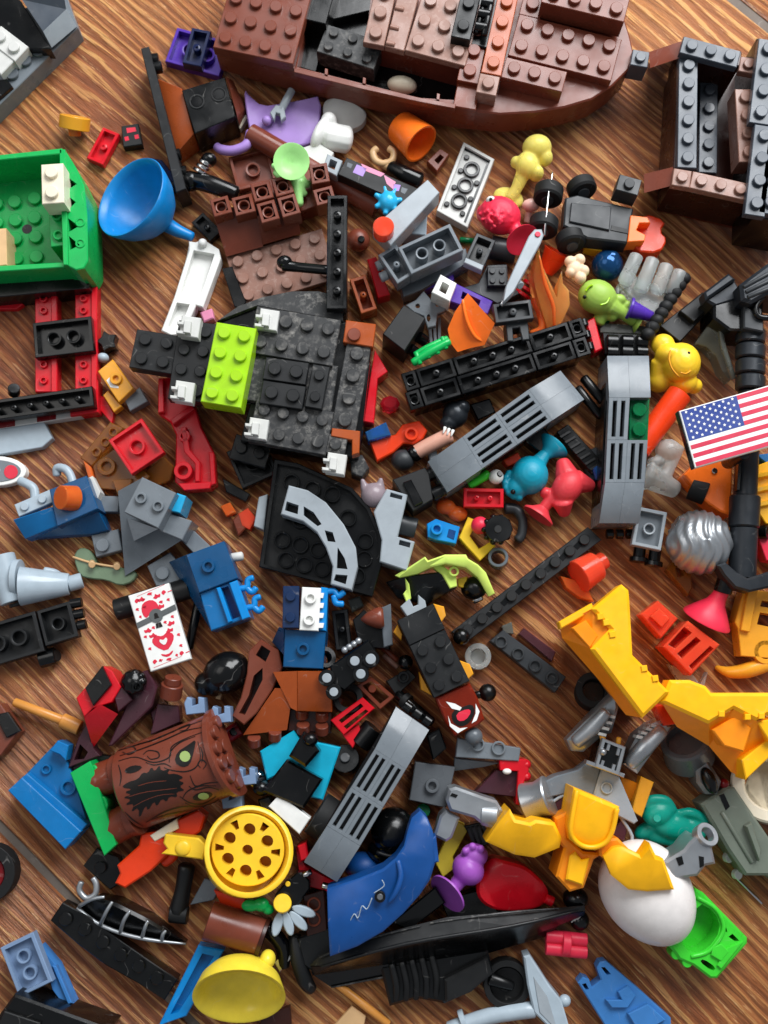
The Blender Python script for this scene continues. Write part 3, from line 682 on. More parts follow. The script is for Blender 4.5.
def line(pts, wd=2.5):
    c = []
    for i in range(len(pts)-1):
        p0, p1, p2, p3 = [pts[max(0, min(len(pts)-1, k))] for k in (i-1, i, i+1, i+2)]
        for k in range(5):
            u = k/5; c.append(tuple(.5*(2*p1[j]+(p2[j]-p0[j])*u+(2*p0[j]-5*p1[j]+4*p2[j]-p3[j])*u*u+(3*p1[j]-p0[j]-3*p2[j]+p3[j])*u**3) for j in (0, 1)))
    c.append(pts[-1]); up = []; dn = []
    for i in range(len(c)):
        a, b_ = c[max(i-1, 0)], c[min(i+1, len(c)-1)]; l_ = math.hypot(b_[0]-a[0], b_[1]-a[1]) or 1; w_ = wd*(.35+.65*math.sin(math.pi*min(.9, max(.1, i/(len(c)-1)))))
        nx_, ny_ = -(b_[1]-a[1])/l_*w_, (b_[0]-a[0])/l_*w_; up.append(Z(c[i][0]+nx_, c[i][1]+ny_)); dn.append(Z(c[i][0]-nx_, c[i][1]-ny_))
    q = [px2cyl(*p) for p in up]; r = [px2cyl(*p) for p in dn]; m2 = MB(); n_ = len(q)
    m2.add([oncyl(s_, th, LR+.11) for s_, th in q+r], [(i, i+1, n_+i+1, n_+i) for i in range(n_-1)]); t.part('bark_line', m2, 'printblack', log)
cdecal('eye_print', 'printblack', [Z(*p) for p in ((440, 470), (450, 430), (490, 405), (525, 380), (515, 430), (500, 480), (470, 490))], .12)
cdecal('eye_print', 'printblack', [Z(*p) for p in ((505, 605), (530, 585), (575, 580), (590, 595), (560, 612), (525, 618))], .12)
cdecal('pupil_print', 'printgreen', circ(*Z(481, 447), 5.4, 12), .22, 0); cdecal('pupil_print', 'printgreen', circ(*Z(551, 598), 5.6, 12, 3.4), .22, 0)
for L_ in (((225, 425), (290, 405), (370, 380), (450, 345), (545, 310)), ((230, 445), (310, 420), (400, 385), (480, 350), (550, 335)), ((225, 465), (290, 450), (360, 470), (420, 450), (430, 410), (480, 380), (545, 355)),
           ((400, 490), (430, 500), (480, 505), (520, 490), (540, 450), (530, 390)), ((470, 610), (490, 580), (540, 560), (600, 560)), ((480, 625), (520, 640), (580, 630), (610, 610)),
           ((330, 700), (400, 660), (470, 640), (560, 640)), ((320, 440), (340, 425), (375, 430), (380, 450), (350, 458), (335, 445)), ((540, 490), (530, 475), (545, 460), (562, 475), (550, 495)),
           ((240, 430), (265, 440), (290, 425), (280, 410), (255, 415)), ((455, 340), (480, 330), (500, 325), (485, 345), (460, 350)),
           ((300, 400), (350, 388), (400, 366), (440, 352)), ((330, 470), (360, 480), (400, 475), (428, 488)), ((500, 520), (520, 560), (560, 550), (610, 545)), ((495, 560), (520, 575), (570, 565), (610, 575)), ((540, 410), (548, 440), (545, 470)), ((420, 470), (425, 430), (460, 395), (520, 370)),
           ((460, 600), (500, 625), (550, 628), (600, 600)), ((350, 690), (420, 668), (500, 655), (580, 648)), ((225, 480), (235, 520), (230, 560)), ((250, 660), (280, 690), (320, 715))): line(L_)
fl = LL
e0 = (LB-LA)
def endp(s_, th, r): return oncyl(s_, th, r)
mb = MB(); vs = []; fs = []
for s_, r in ((LL+.1, LR+1.2), (LL+1.8, LR+1.2), (LL+2.1, LR+.8)):
    for i in range(n+1): vs.append(oncyl(s_, -.25+(math.pi+.5)*i/n, r))
for j in range(2):
    for i in range(n): a = j*(n+1)+i; fs.append((a, a+1, a+n+2, a+n+1))
fs.append(tuple(range(n+1))); fs.append(tuple(2*(n+1)+i for i in range(n+1))[::-1]); fs += [(0, n+1, 2*n+1, n), (n+1, 2*n+2, 3*n+2, 2*n+1)]
mb.add(vs, fs); cap = t.part('end_cap', mb, 'brownred')
for th, r in ((.35, .78), (.85, .8), (1.35, .8), (1.8, .8), (2.3, .8), (2.8, .78), (1.1, .4), (2.0, .4)):
    k = t.link('stud', stud_mesh('brownred', 1), cap); p = oncyl(LL+2.1, th, LR*r)
    k.matrix_local = Matrix.Translation((p-t.c)*M) @ LX.to_track_quat('Z', 'Y').to_matrix().to_4x4() @ Matrix.Diagonal((2.4, 2.4, 2.4, 1))
for (x, y), (x2, y2) in (((88, 784), (122, 772)), ((106, 832), (136, 816))):
    t.cyl('peg', 'brown', (x, y, 8), (x2, y2, 11), 17, 17); t.cyl('peg_flange', 'brownred', (x2-4, y2+1.5, 11), (x2+3, y2-1, 12), 19)
gp = t.slab('green_base', 'green', [(70, 773), (90, 761), (93, 768), (116, 845), (104, 856)], 15, .1)
for x, y in ((93, 774), (101, 805), (109, 832)): t.slab('grass_tuft', 'green', circ(x, y, 7, 9, 9), 14, 5, parent=gp)
for x, y, zz in ((195, 706, 16), (221, 715, 19), (246, 777, 14), (232, 800, 12)):
    c = t.slab('grey_clip', 'bluegrey', [(x-11, y-3), (x-8, y-9), (x-3, y-7), (x-3, y), (x+3, y-2), (x+3, y-9), (x+9, y-8), (x+10, y+7), (x-9, y+9)], zz, zz-8)

# ================================================================== vented grey panels
def vent(t, near, far, segs, z, mat='grey', zb=4, under='black'):
    """near/far: end caps as 4 px corners each (outer-left, outer-right, inner-right, inner-left); slats run between the inner edges"""
    nl, nr = near[3], near[2]; fl_, fr_ = far[3], far[2]
    t.slab('frame', under, [near[0], near[1], far[1], far[0]], z-5, zb)
    for cap in (near, far):
        half = lerp(cap[0], cap[1], .498); half2 = lerp(cap[0], cap[1], .502); halfi = lerp(cap[3], cap[2], .498); halfi2 = lerp(cap[3], cap[2], .502)
        for q in ((cap[0], half, halfi, cap[3]), (half2, cap[1], cap[2], halfi2)):
            rows = []
            for k in range(9):
                u = k/8; zz = z-4.5*(1-u)**2.2
                rows.append(((*lerp(q[0], q[3], u), zz), (*lerp(q[1], q[2], u), zz)))
            t.part('curved_end', MB().loft(rows, zb+1), mat, ang=30)
    for a, b, lo, hi in segs:
        A, B, C_, D = lerp(nl, fl_, a), lerp(nr, fr_, a), lerp(nl, fl_, b), lerp(nr, fr_, b)
        for u in (.05, .25, .448, .552, .75, .95):
            if u < lo or u > hi: continue
            w_ = .052
            t.slab('slat', mat, [lerp(A, B, u-w_), lerp(A, B, u+w_), lerp(C_, D, u+w_), lerp(C_, D, u-w_)], z, z-3.5, .15)
        for (E, F_) in ((A, B), (C_, D)):
            e2 = lerp(E, C_ if E is A else A, .08); f2 = lerp(F_, D if E is A else B, .08)
            t.slab('crossbar', mat, [lerp(E, F_, lo), lerp(E, F_, hi), lerp(e2, f2, hi), lerp(e2, f2, lo)], z-.05, z-3.5, .1)
t = T('vent_panel', 'grey vented panel lying diagonally beside the blue fish toy', 'vent panel', 505, 430, 0, group='grey vented panels', tilt=0)
vent(t, [(447, 493), (427, 462), (462, 437), (482, 469)], [(585, 399), (561, 370), (529, 389), (553, 420)], [(.0, .5, 0, 1), (.5, 1, 0, 1)], 25)
t = T('vent_panel', 'upright grey vented panel with clear green studs beside the yellow animal', 'vent panel', 626, 440, 0, group='grey vented panels', tilt=0)
vent(t, [(607, 355), (649, 355), (651, 397), (609, 397)], [(599, 524), (639, 524), (645, 483), (605, 483)], [(0, .5, 0, .5), (.5, 1, 0, 1)], 26)
t.slab('green_plate', 'trgreen', [(630, 398), (650, 398), (648, 441), (629, 441)], 22, 10)
for y in (409, 429): t.cyl('green_stud', 'trgreen', (640, y, 21.5), (640, y, 24), 7)
for i, x in enumerate((606, 616, 626, 636)): t.cyl('hinge_pin', 'black', (x, 535, 10), (x+7, 535, 10), 5)
t = T('vent_panel', 'grey vented panel between the blue shield and the clear cyan panel', 'vent panel', 366, 795, 0, group='grey vented panels', tilt=0)
vent(t, [(337, 882), (304, 862), (327, 826), (360, 846)], [(429, 730), (396, 707), (375, 749), (406, 769)], [(0, .5, 0, 1), (.5, 1, 0, 1)], 27)
for x, y in ((404, 704), (414, 711), (424, 718)): t.cyl('hinge_pin', 'black', (x, y, 16), (x+7, y+5, 16), 5)

# ================================================================== top left
t = T('purple_plate', 'purple plate with a dark blue plate on top near the ship', 'brick plate', 200, 52)
t.brick('purple', (177, 27), (231, 42), (168, 62), 8, 4, 3, 2, under=1); t.brick('navy', (192, 27), (211, 31), (185, 63), 12.5, 4.5, 1, 2, under=1, name='dark_blue_plate')
t = T('wing_frame', 'black bar with brown panel and black two-hole block', 'brick assembly', 190, 115)
t.slab('bar', 'blackdust2', [(141, 48), (149, 46), (186, 188), (176, 192)], 15, 1)
for x, y in ((155, 60), (158, 68), (177, 155), (183, 172)): t.cyl('stud', 'black', (x-3, y, 10), (x+4, y-1, 10), 6)
t.slab('brown_panel', 'brownorange', [(157, 78, 11), (182, 88, 14), (194, 133, 14), (177, 152, 10), (170, 147, 10)], 11, .2)
blk = t.slab('hole_block', 'black', [(182, 90), (225, 77), (236, 116), (195, 133)], 16, .2)
for x, y in ((197, 101), (219, 94)): t.ring('pin_hole', 'blackmat', (x, y, 15.8), (x, y, 16.4), 8, 6, parent=blk); t.cyl('pin_socket', 'black', (x, y, 15.5), (x, y, 16.1), 6, parent=blk)
t.slab('brown_slope', 'brownlight', [(226, 77, 15), (233, 80, 10), (246, 108, 6), (237, 116, 12)], 14, .2)
t.cyl('foot', 'black', (176, 190, 5), (186, 182, 5), 9)
t = T('orange_peg_cap', 'small orange round knob beside the green wagon', 'knob', 75, 125)
t.cyl('cap', 'amber', (74, 129, 6), (75, 116, 8.5), 15, 15, seg=28); t.cyl('peg', 'orange', (75, 136, 3), (74, 126, 5), 6)
t = T('red_plate', 'small red plate with open underside next to the orange knob', 'brick plate', 103, 147)
t.brick('red', (103, 127), (119.5, 134), (86, 158), 4, 3.2, 1, 2, under=1)
t = T('pixel_tile', 'tiny black tile with red squares printed on it', 'tile', 131, 134)
p_ = t.slab('tile', 'blackmat', [(121, 126), (138, 123), (142, 144), (123, 147)], 4)
for q in ([(126, 128), (135, 127), (136, 131), (127, 133)], [(124, 137), (128, 136), (129, 140), (125, 141)], [(134, 135), (138, 134), (139, 138), (135, 139)]): t.decal('print', 'printred', q, 4, parent=p_)
t = T('blue_funnel', 'bright blue plastic funnel with its wide mouth facing up', 'funnel', 140, 205, tilt=0)
t.lathe('cone', 'funnel', (165, 223, 6), (133, 199, 21), [(5, -4), (7, -1), (14, 3), (27, 14), (36, 27), (41, 40), (43, 48), (42.3, 49), (40.5, 48.5), (38.5, 40), (34, 28), (25, 16), (12, 6), (.02, 4)], seg=40, ang=70)
t.tube('spout', 'funnel', [(166, 224, 8), (178, 231, 8), (193, 237, 7)], [8, 6.5, 4.5])
t = T('blue_crystal', 'dark blue clear bit tucked behind the funnel rim', 'crystal', 165, 168)
t.slab('crystal', 'trnavy', [(152, 158), (162, 160), (176, 178), (178, 190), (170, 186), (160, 172)], 6)
t = T('black_joint', 'black ball joint arm with silver neck between funnel and brown slopes', 'joint', 210, 178)
t.tube('arm', 'black', [(192, 180, 8), (210, 184, 9), (236, 194, 8)], [8.5, 9, 8]); t.ell('socket', 'black', (191, 181, 8), 11, 10, 4)
for i in range(3): t.cyl('silver_ring', 'chrome', (200+i*2.5, 173-i*4.2, 9), (201.5+i*2.5, 170-i*4.2, 9.4), 8-i*.5)
t.ell('tip', 'black', (209, 160, 9), 8, 7, 3.2)
t = T('black_tile', 'small black plate at the mouth end of the white tray', 'brick plate', 207, 226)
t.brick('black', (203, 212), (222, 231), (192, 223), 7, 3.2, 2, 1, under=1)
t = T('brown_clip', 'tiny brown clip between the green wagon and the funnel', 'clip', 84, 202)
t.slab('clip', 'brown', [(77, 192), (82, 196), (88, 194), (92, 202), (88, 210), (80, 210), (81, 202)], 9, 1)
t = T('star_gear', 'black star-shaped gear with pale knob beside the red bars', 'gear', 107, 345)
t.slab('gear', 'black', [(107+(11 if i % 2 else 7)*math.cos(i*math.pi/5), 341+(11 if i % 2 else 7)*math.sin(i*math.pi/5)) for i in range(10)], 6, 1)
t.ell('knob', 'paleblue', (103, 358, 4), 6, 5, 2.5)
t = T('amber_tile', 'amber tile with a swirl stud stacked over yellow and red bits', 'tile', 117, 385)
a_ = t.slab('tile', 'amber', [(98, 371), (113, 359), (134, 388), (119, 402)], 9, 5)
t.ring('stud', 'amber', (116, 378, 8.8), (116, 378, 10.5), 6, 3, parent=a_)
t.slab('swirl', 'white', [(107, 380), (110, 377), (113, 384), (119, 386), (119, 388), (111, 387)], 9.15, 9.02, 0, parent=a_)
t.slab('lower_tile', 'amber', [(103, 395), (108, 390), (122, 406), (114, 412)], 6, 2); t.slab('red_base', 'red', [(98, 396), (104, 396), (114, 413), (112, 424), (100, 410)], 3); t.slab('grey_base', 'grey', [(124, 398), (140, 387), (148, 401), (130, 411)], 5)
t = T('grey_plank_tile', 'flat light grey long tile lying below the wagon', 'tile', 20, 440)
t.slab('tile', 'paleblue', [(-20, 432), (44, 422), (52, 438), (42, 447), (-20, 458)], 4)
t = T('oval_badge', 'grey oval badge with white rim and red dot at the edge', 'badge', 5, 471)
b_ = t.slab('badge', 'white', circ(-4, 471, 30, 24, 15), 4); t.slab('face', 'grey', circ(-4, 471, 25, 24, 11), 4.3, 3.8, .1, parent=b_); t.slab('dot', 'printred', circ(11, 472, 7, 16), 4.5, 4.2, .05, parent=b_); t.slab('dot', 'white', circ(-6, 470, 6, 16), 4.5, 4.2, .05, parent=b_)
t = T('white_tray', 'long white tray-like panel with open top left of the black deck', 'panel', 195, 290)
outl = [(189, 241), (196, 242), (203, 239), (219, 249), (221, 258), (203, 307), (196, 305), (183, 334), (171, 335), (161, 330), (174, 297), (189, 250)]
t.slab('frame', 'white', outl, 7, 1, .4, [[(194, 250), (215, 254), (199, 301), (180, 294)], [(177, 302), (190, 304), (180, 328), (168, 326)]])
t.slab('tray_floor', 'white', [(189, 246), (216, 250), (199, 304), (180, 331), (166, 327), (177, 297)], 3.5, .5); t.ell('ball', 'white', (203, 243, 8), 4.5)
t = T('red_technic_shell', 'red ribbed technic shell piece hanging below the black deck', 'shell panel', 190, 440)
t.slab('shell', 'red', [(158, 378), (180, 376), (195, 406), (201, 427), (214, 453), (216, 484), (210, 489), (184, 491), (175, 482), (176, 435), (170, 422), (158, 414)], 7, 1, .5)
for q in ([(181, 428), (186, 427), (190, 450), (200, 462), (200, 482), (195, 482), (195, 464), (184, 452)], [(158, 380), (163, 379), (164, 412), (158, 413)], [(170, 420), (192, 404), (194, 409), (173, 425)], [(209, 452), (214, 453), (216, 484), (211, 486)], [(178, 484), (212, 482), (210, 489), (184, 491)]): t.slab('rib', 'red', q, 10, 6)
t.ring('boss', 'red', (183, 471, 6.5), (183, 471, 11), 9, 5); t.ring('boss', 'red', (184, 436, 6.5), (184, 436, 10), 6, 3)
t = T('red_square_plate', 'red two by two plate upside down over clear brown pieces', 'brick plate', 138, 446)
t.brick('red', (142, 418), (165, 452), (110, 442), 11, 3.6, 2, 2, under=1)
t = T('clear_brown_plate', 'clear brown slanted plate above left of the red square plate', 'clear plate', 100, 442)
t.slab('plate', 'trbrown', [(80, 458), (110, 422), (124, 428), (92, 466)], 6, 1); 
for x, y in ((96, 452), (105, 442), (113, 432)): t.ring('stud', 'trbrown', (x, y, 6), (x, y, 7.5), 5, 3)
t = T('clear_brown_ring_plate', 'clear brown plate with ring under the red square plate', 'clear plate', 115, 468)
t.slab('plate', 'trbrown', [(92, 464), (118, 446), (150, 476), (140, 488), (118, 490), (98, 488)], 5, .1); t.ring('ring', 'trbrown', (106, 466, 5), (106, 466, 7), 9, 5); t.slab('fin', 'trorange', [(83, 460), (90, 466), (98, 494), (92, 490)], 7, .1); t.slab('tooth', 'trbrown', [(112, 480), (132, 478), (128, 494), (118, 496)], 7, .1)
t = T('clear_brown_wedge', 'clear dark orange wedge right of the red square plate', 'clear wedge', 158, 472)
t.slab('wedge', 'trbrown', [(142, 474, 3), (164, 456, 8), (174, 466, 8), (170, 480, 5), (152, 488, 3)], 6)
t = T('black_plate_cluster', 'black plates piled left of the black quarter round', 'brick plates', 245, 470)
t.brick('black', (226, 452), (262, 436), (240, 490), 8, 4, 2, 2, under=1); t.brick('black', (236, 434), (272, 444), (228, 458), 13, 3.2, 2, 1, name='upper_plate')
t.slab('tail', 'black', [(222, 478), (236, 486), (250, 494), (246, 502), (226, 492)], 5)
for lab, q, m_ in (('clear orange chip left of the grey block by the quarter round', [(220, 506), (230, 502), (236, 512), (226, 516)], 'trorange'), ('clear red chip against the quarter round edge', [(238, 514), (248, 508), (256, 518), (250, 530), (242, 526)], 'trred')):
    t = T('clear_chip', lab, 'clear chip', q[0][0], q[0][1]); t.slab('chip', m_, q, 4)
t = T('grey_end_block', 'grey block poking out left from under the black quarter round', 'block', 261, 512)
t.slab('block', 'greylight', [(259, 497), (268, 494), (264, 530), (254, 526)], 8)

# ================================================================== upper middle
t = T('brown_slope_cluster', 'cluster of brown slope bricks with hollow undersides facing up', 'slope bricks', 265, 205, tilt=0)
for A, B, C in (((209, 200), (227, 195), (214, 217)), ((231, 198), (251, 193), (236, 216)), ((250, 185), (269, 180), (255, 202)), ((271, 179), (289, 174), (276, 197)), ((256, 204), (274, 199), (260, 224)), ((277, 198), (295, 193), (282, 218)), ((309, 165), (327, 162), (313, 184)), ((313, 190), (332, 185), (317, 206))):
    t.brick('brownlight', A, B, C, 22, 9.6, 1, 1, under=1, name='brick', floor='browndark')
t.frust('slope_face', 'brownred', [(211, 208, 18), (256, 206, 18), (263, 247, 9.5), (226, 257, 9.5)], [(211, 208, 6), (256, 206, 6), (263, 247, 6), (226, 257, 6)])
t.frust('slope_face', 'brownred', [(257, 216, 19), (297, 207, 19), (301, 234, 10), (263, 245, 10)], [(257, 216, 6), (297, 207, 6), (301, 234, 6), (263, 245, 6)])
t.slab('rear_block', 'brown', [(250, 184), (327, 163), (333, 200), (300, 212), (256, 212)], 12, 3)
t = T('brown_stud_plate', 'dusty brown studded plate above the black deck', 'brick plate', 280, 268, tilt=0)
t.brick('brownpink', (225.5, 257), (322, 228), (244, 307), 9, 3.2, 5, 3)
t = T('brown_square_plate', 'brown plate with hexagonal socket beside the lilac cape', 'brick plate', 248, 168)
t.brick('brownlight', (228, 157), (268, 147), (239, 190), 7, 3.2, 2, 2, under=1)
t = T('black_strip_plate', 'narrow black plate with a bar standing across the brown plate', 'brick plate', 338, 250)
t.brick('black', (328, 196), (348, 196), (327, 310), 26, 4, 1, 6, under=1); t.tube('bar', 'black', [(284, 266, 18), (300, 268, 18), (330, 271, 20)], [6, 5, 5]); t.ell('bar_end', 'black', (285, 263, 18), 8, 7, 3)
t.slab('leg', 'black', [(330, 240), (346, 240), (346, 312), (330, 312)], 22, 1)
t = T('black_side_bar', 'black bar poking out left of the dusty brown plate', 'bar', 231, 285)
t.slab('bar', 'black', [(222, 268), (232, 266), (246, 302), (240, 308), (234, 306)], 7)
t = T('lime_sucker', 'pale lime squid with a suction cup on its head', 'squid toy', 295, 175)
t.lathe('cup', 'palelime', (293, 164, 17), (291, 158, 29), [(6, 0), (7, 6), (12, 12), (17.5, 18), (17.8, 19), (16.8, 19), (10, 15.5), (.02, 13.5)], ang=60)
mb = MB(); mb.ell((294, 168, 16), 11, 10, 5); mb.tube([(294, 176, 15), (297, 192, 14), (299, 204, 13)], [7, 6, 5])
for q in ([(288, 172, 15), (280, 168, 13), (273, 165, 12)], [(288, 176, 15), (281, 176, 12), (275, 172, 11)], [(300, 176, 15), (306, 184, 13), (309, 182, 12)], [(300, 180, 15), (302, 190, 13), (306, 194, 12)], [(292, 180, 15), (290, 188, 13), (288, 192, 12)]): mb.tube(q, [5, 4, 3])
mb.ell((299, 202, 13), 5, 5); t.part('body', mb, 'palelime', remesh=.45)
t = T('lilac_cape', 'lilac winged cape with curled tail below the ship', 'cape', 280, 118)
t.slab('cape', 'lilac', [(244, 88, 10), (250, 96, 8), (262, 106, 7), (283, 103, 7), (305, 99, 8), (322, 95, 8), (318, 137, 6), (308, 145, 6), (277, 149, 6), (262, 144, 6), (250, 133, 7), (246, 110, 9)], 8, 2, .5, rnd=1)
t.tube('tail', 'lilac', [(216, 146, 5), (222, 150, 5), (234, 151, 6), (247, 145, 7), (250, 132, 7)], [4, 5, 5, 5, 4]); t.ell('knob', 'lilac', (267, 121, 9), 5)
t = T('grey_wrench', 'small pale grey wrench lying on the lilac cape', 'wrench', 284, 102)
t.tube('handle', 'greylight', [(292, 90, 10), (281, 110, 10)], [4, 4])
t.slab('jaw', 'greylight', [(270, 112), (276, 104), (284, 106), (286, 116), (281, 120), (280, 113), (276, 112), (274, 119)], 11.5, 9)
t = T('white_leaf', 'white leaf-shaped visor under the ship', 'visor', 345, 112)
t.slab('leaf', 'offwhite', [(324, 99, 9), (340, 96, 11), (356, 103, 10), (368, 112, 8), (363, 125, 7), (347, 130, 8), (330, 124, 9), (322, 113, 9)], 9, 3, .6, rnd=2)
t = T('white_hat', 'white hat with a curved brim leaning right of the lilac cape', 'hat', 335, 138)
mb = MB().ell((322, 133, 14), 8, 21, 6, 28).ell((329, 120, 16), 8, 8, 3.5); mb.tube([(326, 136, 14), (348, 140, 12)], [14, 14]); t.part('hat', mb, 'white', remesh=.5)
t = T('white_clip_plate', 'pale plate with a square hole next to the brown tube', 'clip plate', 325, 158)
t.slab('plate', 'offwhite', [(303, 147), (318, 142), (334, 152), (326, 168), (310, 162)], 9, 4)
t.slab('clip', 'greylight', [(328, 153), (343, 160), (337, 175), (323, 168)], 15, 8, .3, [[(331, 158), (338, 161), (335, 169), (328, 166)]])
t = T('brown_tube', 'long reddish brown tube running under the lime squid', 'tube', 315, 172)
t.cyl('tube', 'brownred', (249, 134, 9), (378, 208, 7), 10.5, 10.5)
t = T('galaxy_tile', 'long black tile with pink and violet speckled print', 'tile', 377, 180)
g = t.slab('tile', 'blackmat', [(346, 157), (419, 188), (409, 205), (337, 174)], 15, 6)
for q, m_ in (([(356, 164), (366, 168), (362, 176), (352, 172)], 'lilac'), ([(360, 163), (384, 173), (380, 176), (364, 170)], 'pink'), ([(383, 174), (395, 181), (392, 188), (386, 183)], 'pink'), ([(393, 183), (400, 184), (398, 190), (392, 190)], 'lilac'), ([(401, 186), (407, 188), (404, 193), (400, 191)], 'greydark'), ([(347, 162), (352, 164), (350, 168), (346, 166)], 'greydark')): t.decal('print', m_, q, 15, parent=g)
t = T('orange_cup', 'orange cup lying on its side below the ship', 'cup', 412, 138)
t.lathe('cup', 'orange', (399, 126, 9), (424, 147, 13), [(.02, 0), (15, 0), (16.5, 2), (20, 32), (20, 33), (18, 33), (15, 6), (.02, 5)], ang=50)
t = T('figure_arm', 'black figure arm with a tan clip hand near the orange cup', 'figure arm', 395, 166)
t.tube('sleeve', 'black', [(391, 167, 8), (404, 174, 9), (420, 181, 8)], [7, 9, 9])
mb = MB().tube([(389, 148, 9), (394, 152, 9), (392, 160, 9), (384, 163, 9), (376, 160, 9), (373, 152, 9), (377, 148, 9)], [3.6]*7); mb.tube([(384, 163, 8), (390, 167, 8)], 5); t.part('hand', mb, 'tan', ang=60)
t = T('brown_hole_tile', 'tiny brown tile with a square hole behind the orange cup', 'tile', 437, 158)
t.slab('tile', 'brown', [(427, 161), (440, 148), (449, 154), (437, 171)], 5, 1, .3, [[(434, 160), (440, 154), (444, 157), (438, 164)]])
t = T('blue_splash', 'clear blue splash piece left of the grey bar tile', 'splash piece', 388, 200)
mb = MB(); mb.ell((388, 202, 13), 10, 11, 4)
for a in range(0, 360, 51): mb.tube([(388, 202, 13), (388+14*math.cos(math.radians(a)), 200+14*math.sin(math.radians(a)), 14)], [5, 2.5])
t.part('splash', mb, 'sky', remesh=.4)
t = T('grey_bar_tile', 'long grey tile with a clear red round stud at its end', 'tile', 406, 212)
g = t.slab('tile', 'greylight', [(428, 180), (440, 193), (391, 246), (373, 228)], 25, 15); t.cyl('red_stud', 'trred', (384, 227, 24), (384, 227, 30), 10.5, parent=None)
t = T('pale_slope', 'pale grey slope under the grey bar tile', 'slope brick', 416, 226)
t.slab('slope', 'paleblue', [(402, 233), (413, 216), (428, 214), (427, 236)], 14, 4)
t = T('grey_open_plate', 'light grey two by four plate showing its open underside with shadows painted black', 'brick plate', 466, 184)
OA, OB, OC = (464, 140), (496, 158), (436, 211); oq = lambda u, v: (OA[0]+(OB[0]-OA[0])*u+(OC[0]-OA[0])*v, OA[1]+(OB[1]-OA[1])*u+(OC[1]-OA[1])*v)
t.slab('rim', 'offwhite', [oq(0, 0), oq(1, 0), oq(1, 1), oq(0, 1)], 20, 14.5, .25, [[oq(.09, .04), oq(.91, .04), oq(.91, .96), oq(.09, .96)]]); t.slab('recess_floor', 'offwhite', [oq(.05, .03), oq(.95, .03), oq(.95, .97), oq(.05, .97)], 18.2, 14.8, 0)
for v in (.27, .5, .73): x, y = oq(.5, v); t.ring('tube', 'black', (x, y, 18), (x, y, 19.6), 8.6, 5.6)  # black rings paint the shadow round the pale tubes
for q in ([oq(.1, .05), oq(.9, .05), oq(.9, .09), oq(.1, .09)], [oq(.84, .05), oq(.9, .05), oq(.9, .95), oq(.84, .95)]): t.slab('painted_shadow', 'black', q, 18.5, 18, 0)  # black strips paint the shadow along the inner rim
for u, v in ((.22, .36), (.22, .6), (.78, .4), (.78, .63), (.2, .85), (.72, .86), (.24, .16)): x, y = oq(u, v); t.cyl('shadow_mark', 'black', (x, y, 18), (x, y, 19.2), 2.8)  # black dots paint the small shadow gaps of the recess
t = T('grey_open_brick', 'grey brick assembly showing round tubes below the bar tile', 'brick', 422, 258)
t.brick('grey', (399, 246.5), (451, 223), (413, 273), 23, 9.6, 3, 2, under=1); t.brick('grey', (379, 254), (397, 243), (393, 286), 21, 8, 1, 2, under=1, name='end_brick')
for y in (263, 274): t.cyl('side_stud', 'greylight', (384+(y-263)*.35, y, 14), (377+(y-263)*.35, y+3, 14), 5)
t.slab('lower_block', 'greydark', [(398, 274), (466, 248), (470, 262), (420, 290), (404, 296)], 10, .2)
t = T('brown_ball_joint', 'brown ball with a dark hole next to the black strip plate', 'ball joint', 358, 240)
t.ell('ball', 'brownred', (358, 240, 10), 12); t.cyl('hole', 'black', (361, 238, 13.6), (361, 238, 14.9), 3.5)
t = T('brown_open_brick', 'brown one by two brick with open underside by the black strip', 'brick', 363, 294)
t.brick('brownorange', (349, 279), (365, 274), (361, 313), 12, 9, 1, 2, under=1)
t = T('red_wedge', 'red sloped bar leaning beside the brown open brick', 'wedge', 379, 277)
t.slab('wedge', 'red', [(367, 259, 12), (376, 256, 12), (390, 294, 8), (378, 297, 8)], 10)
t = T('purple_tile', 'purple tile peeking out under the grey open brick', 'tile', 435, 280)
t.slab('tile', 'purple', [(415, 284), (453, 266), (454, 281), (416, 294)], 12, 6)
t = T('black_open_plate', 'black and pale one by two plate under the red fish', 'brick plate', 480, 250)
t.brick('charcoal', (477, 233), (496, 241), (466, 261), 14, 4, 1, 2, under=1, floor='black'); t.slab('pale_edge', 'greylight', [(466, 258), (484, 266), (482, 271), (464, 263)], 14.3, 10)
t = T('charcoal_barrel', 'charcoal barrel piece beneath the red fish cup', 'barrel', 502, 249)
t.cyl('barrel', 'charcoal', (490, 247, 9), (516, 252, 9), 12)
t = T('green_sliver', 'thin green rod end beside the grey open brick', 'rod', 468, 240); t.tube('rod', 'trgreen', [(460, 240, 8), (474, 241, 8)], 3)
t = T('purple_clip_bar', 'purple slotted bar with a white square clip', 'clip bar', 465, 295)
t.slab('bar', 'purple', [(456, 283), (493, 301), (488, 314), (450, 301)], 16, 8, .3, [[(463, 291), (481, 300), (479, 306), (461, 298)]]); t.slab('bar_core', 'purple', [(460, 290), (484, 301), (482, 308), (458, 299)], 12, 9)
t.slab('white_clip', 'white', [(441, 274), (457, 283), (450, 301), (432, 292)], 20, 9, .3, [[(443, 281), (450, 285), (446, 294), (439, 290)]])
t = T('charcoal_wing', 'dark grey wing plate behind the grey lever', 'wing plate', 495, 285)
t.slab('wing', 'charcoal', [(462, 288), (478, 283), (487, 265), (507, 264), (508, 286), (522, 293), (497, 304), (490, 300)], 9, 3); t.brick('charcoal', (487, 267), (506, 267), (487, 286), 12, 3, 2, 2, name='square_plate')
t = T('grey_lever', 'grey lever arm with a hole at its rounded end', 'lever', 522, 265)
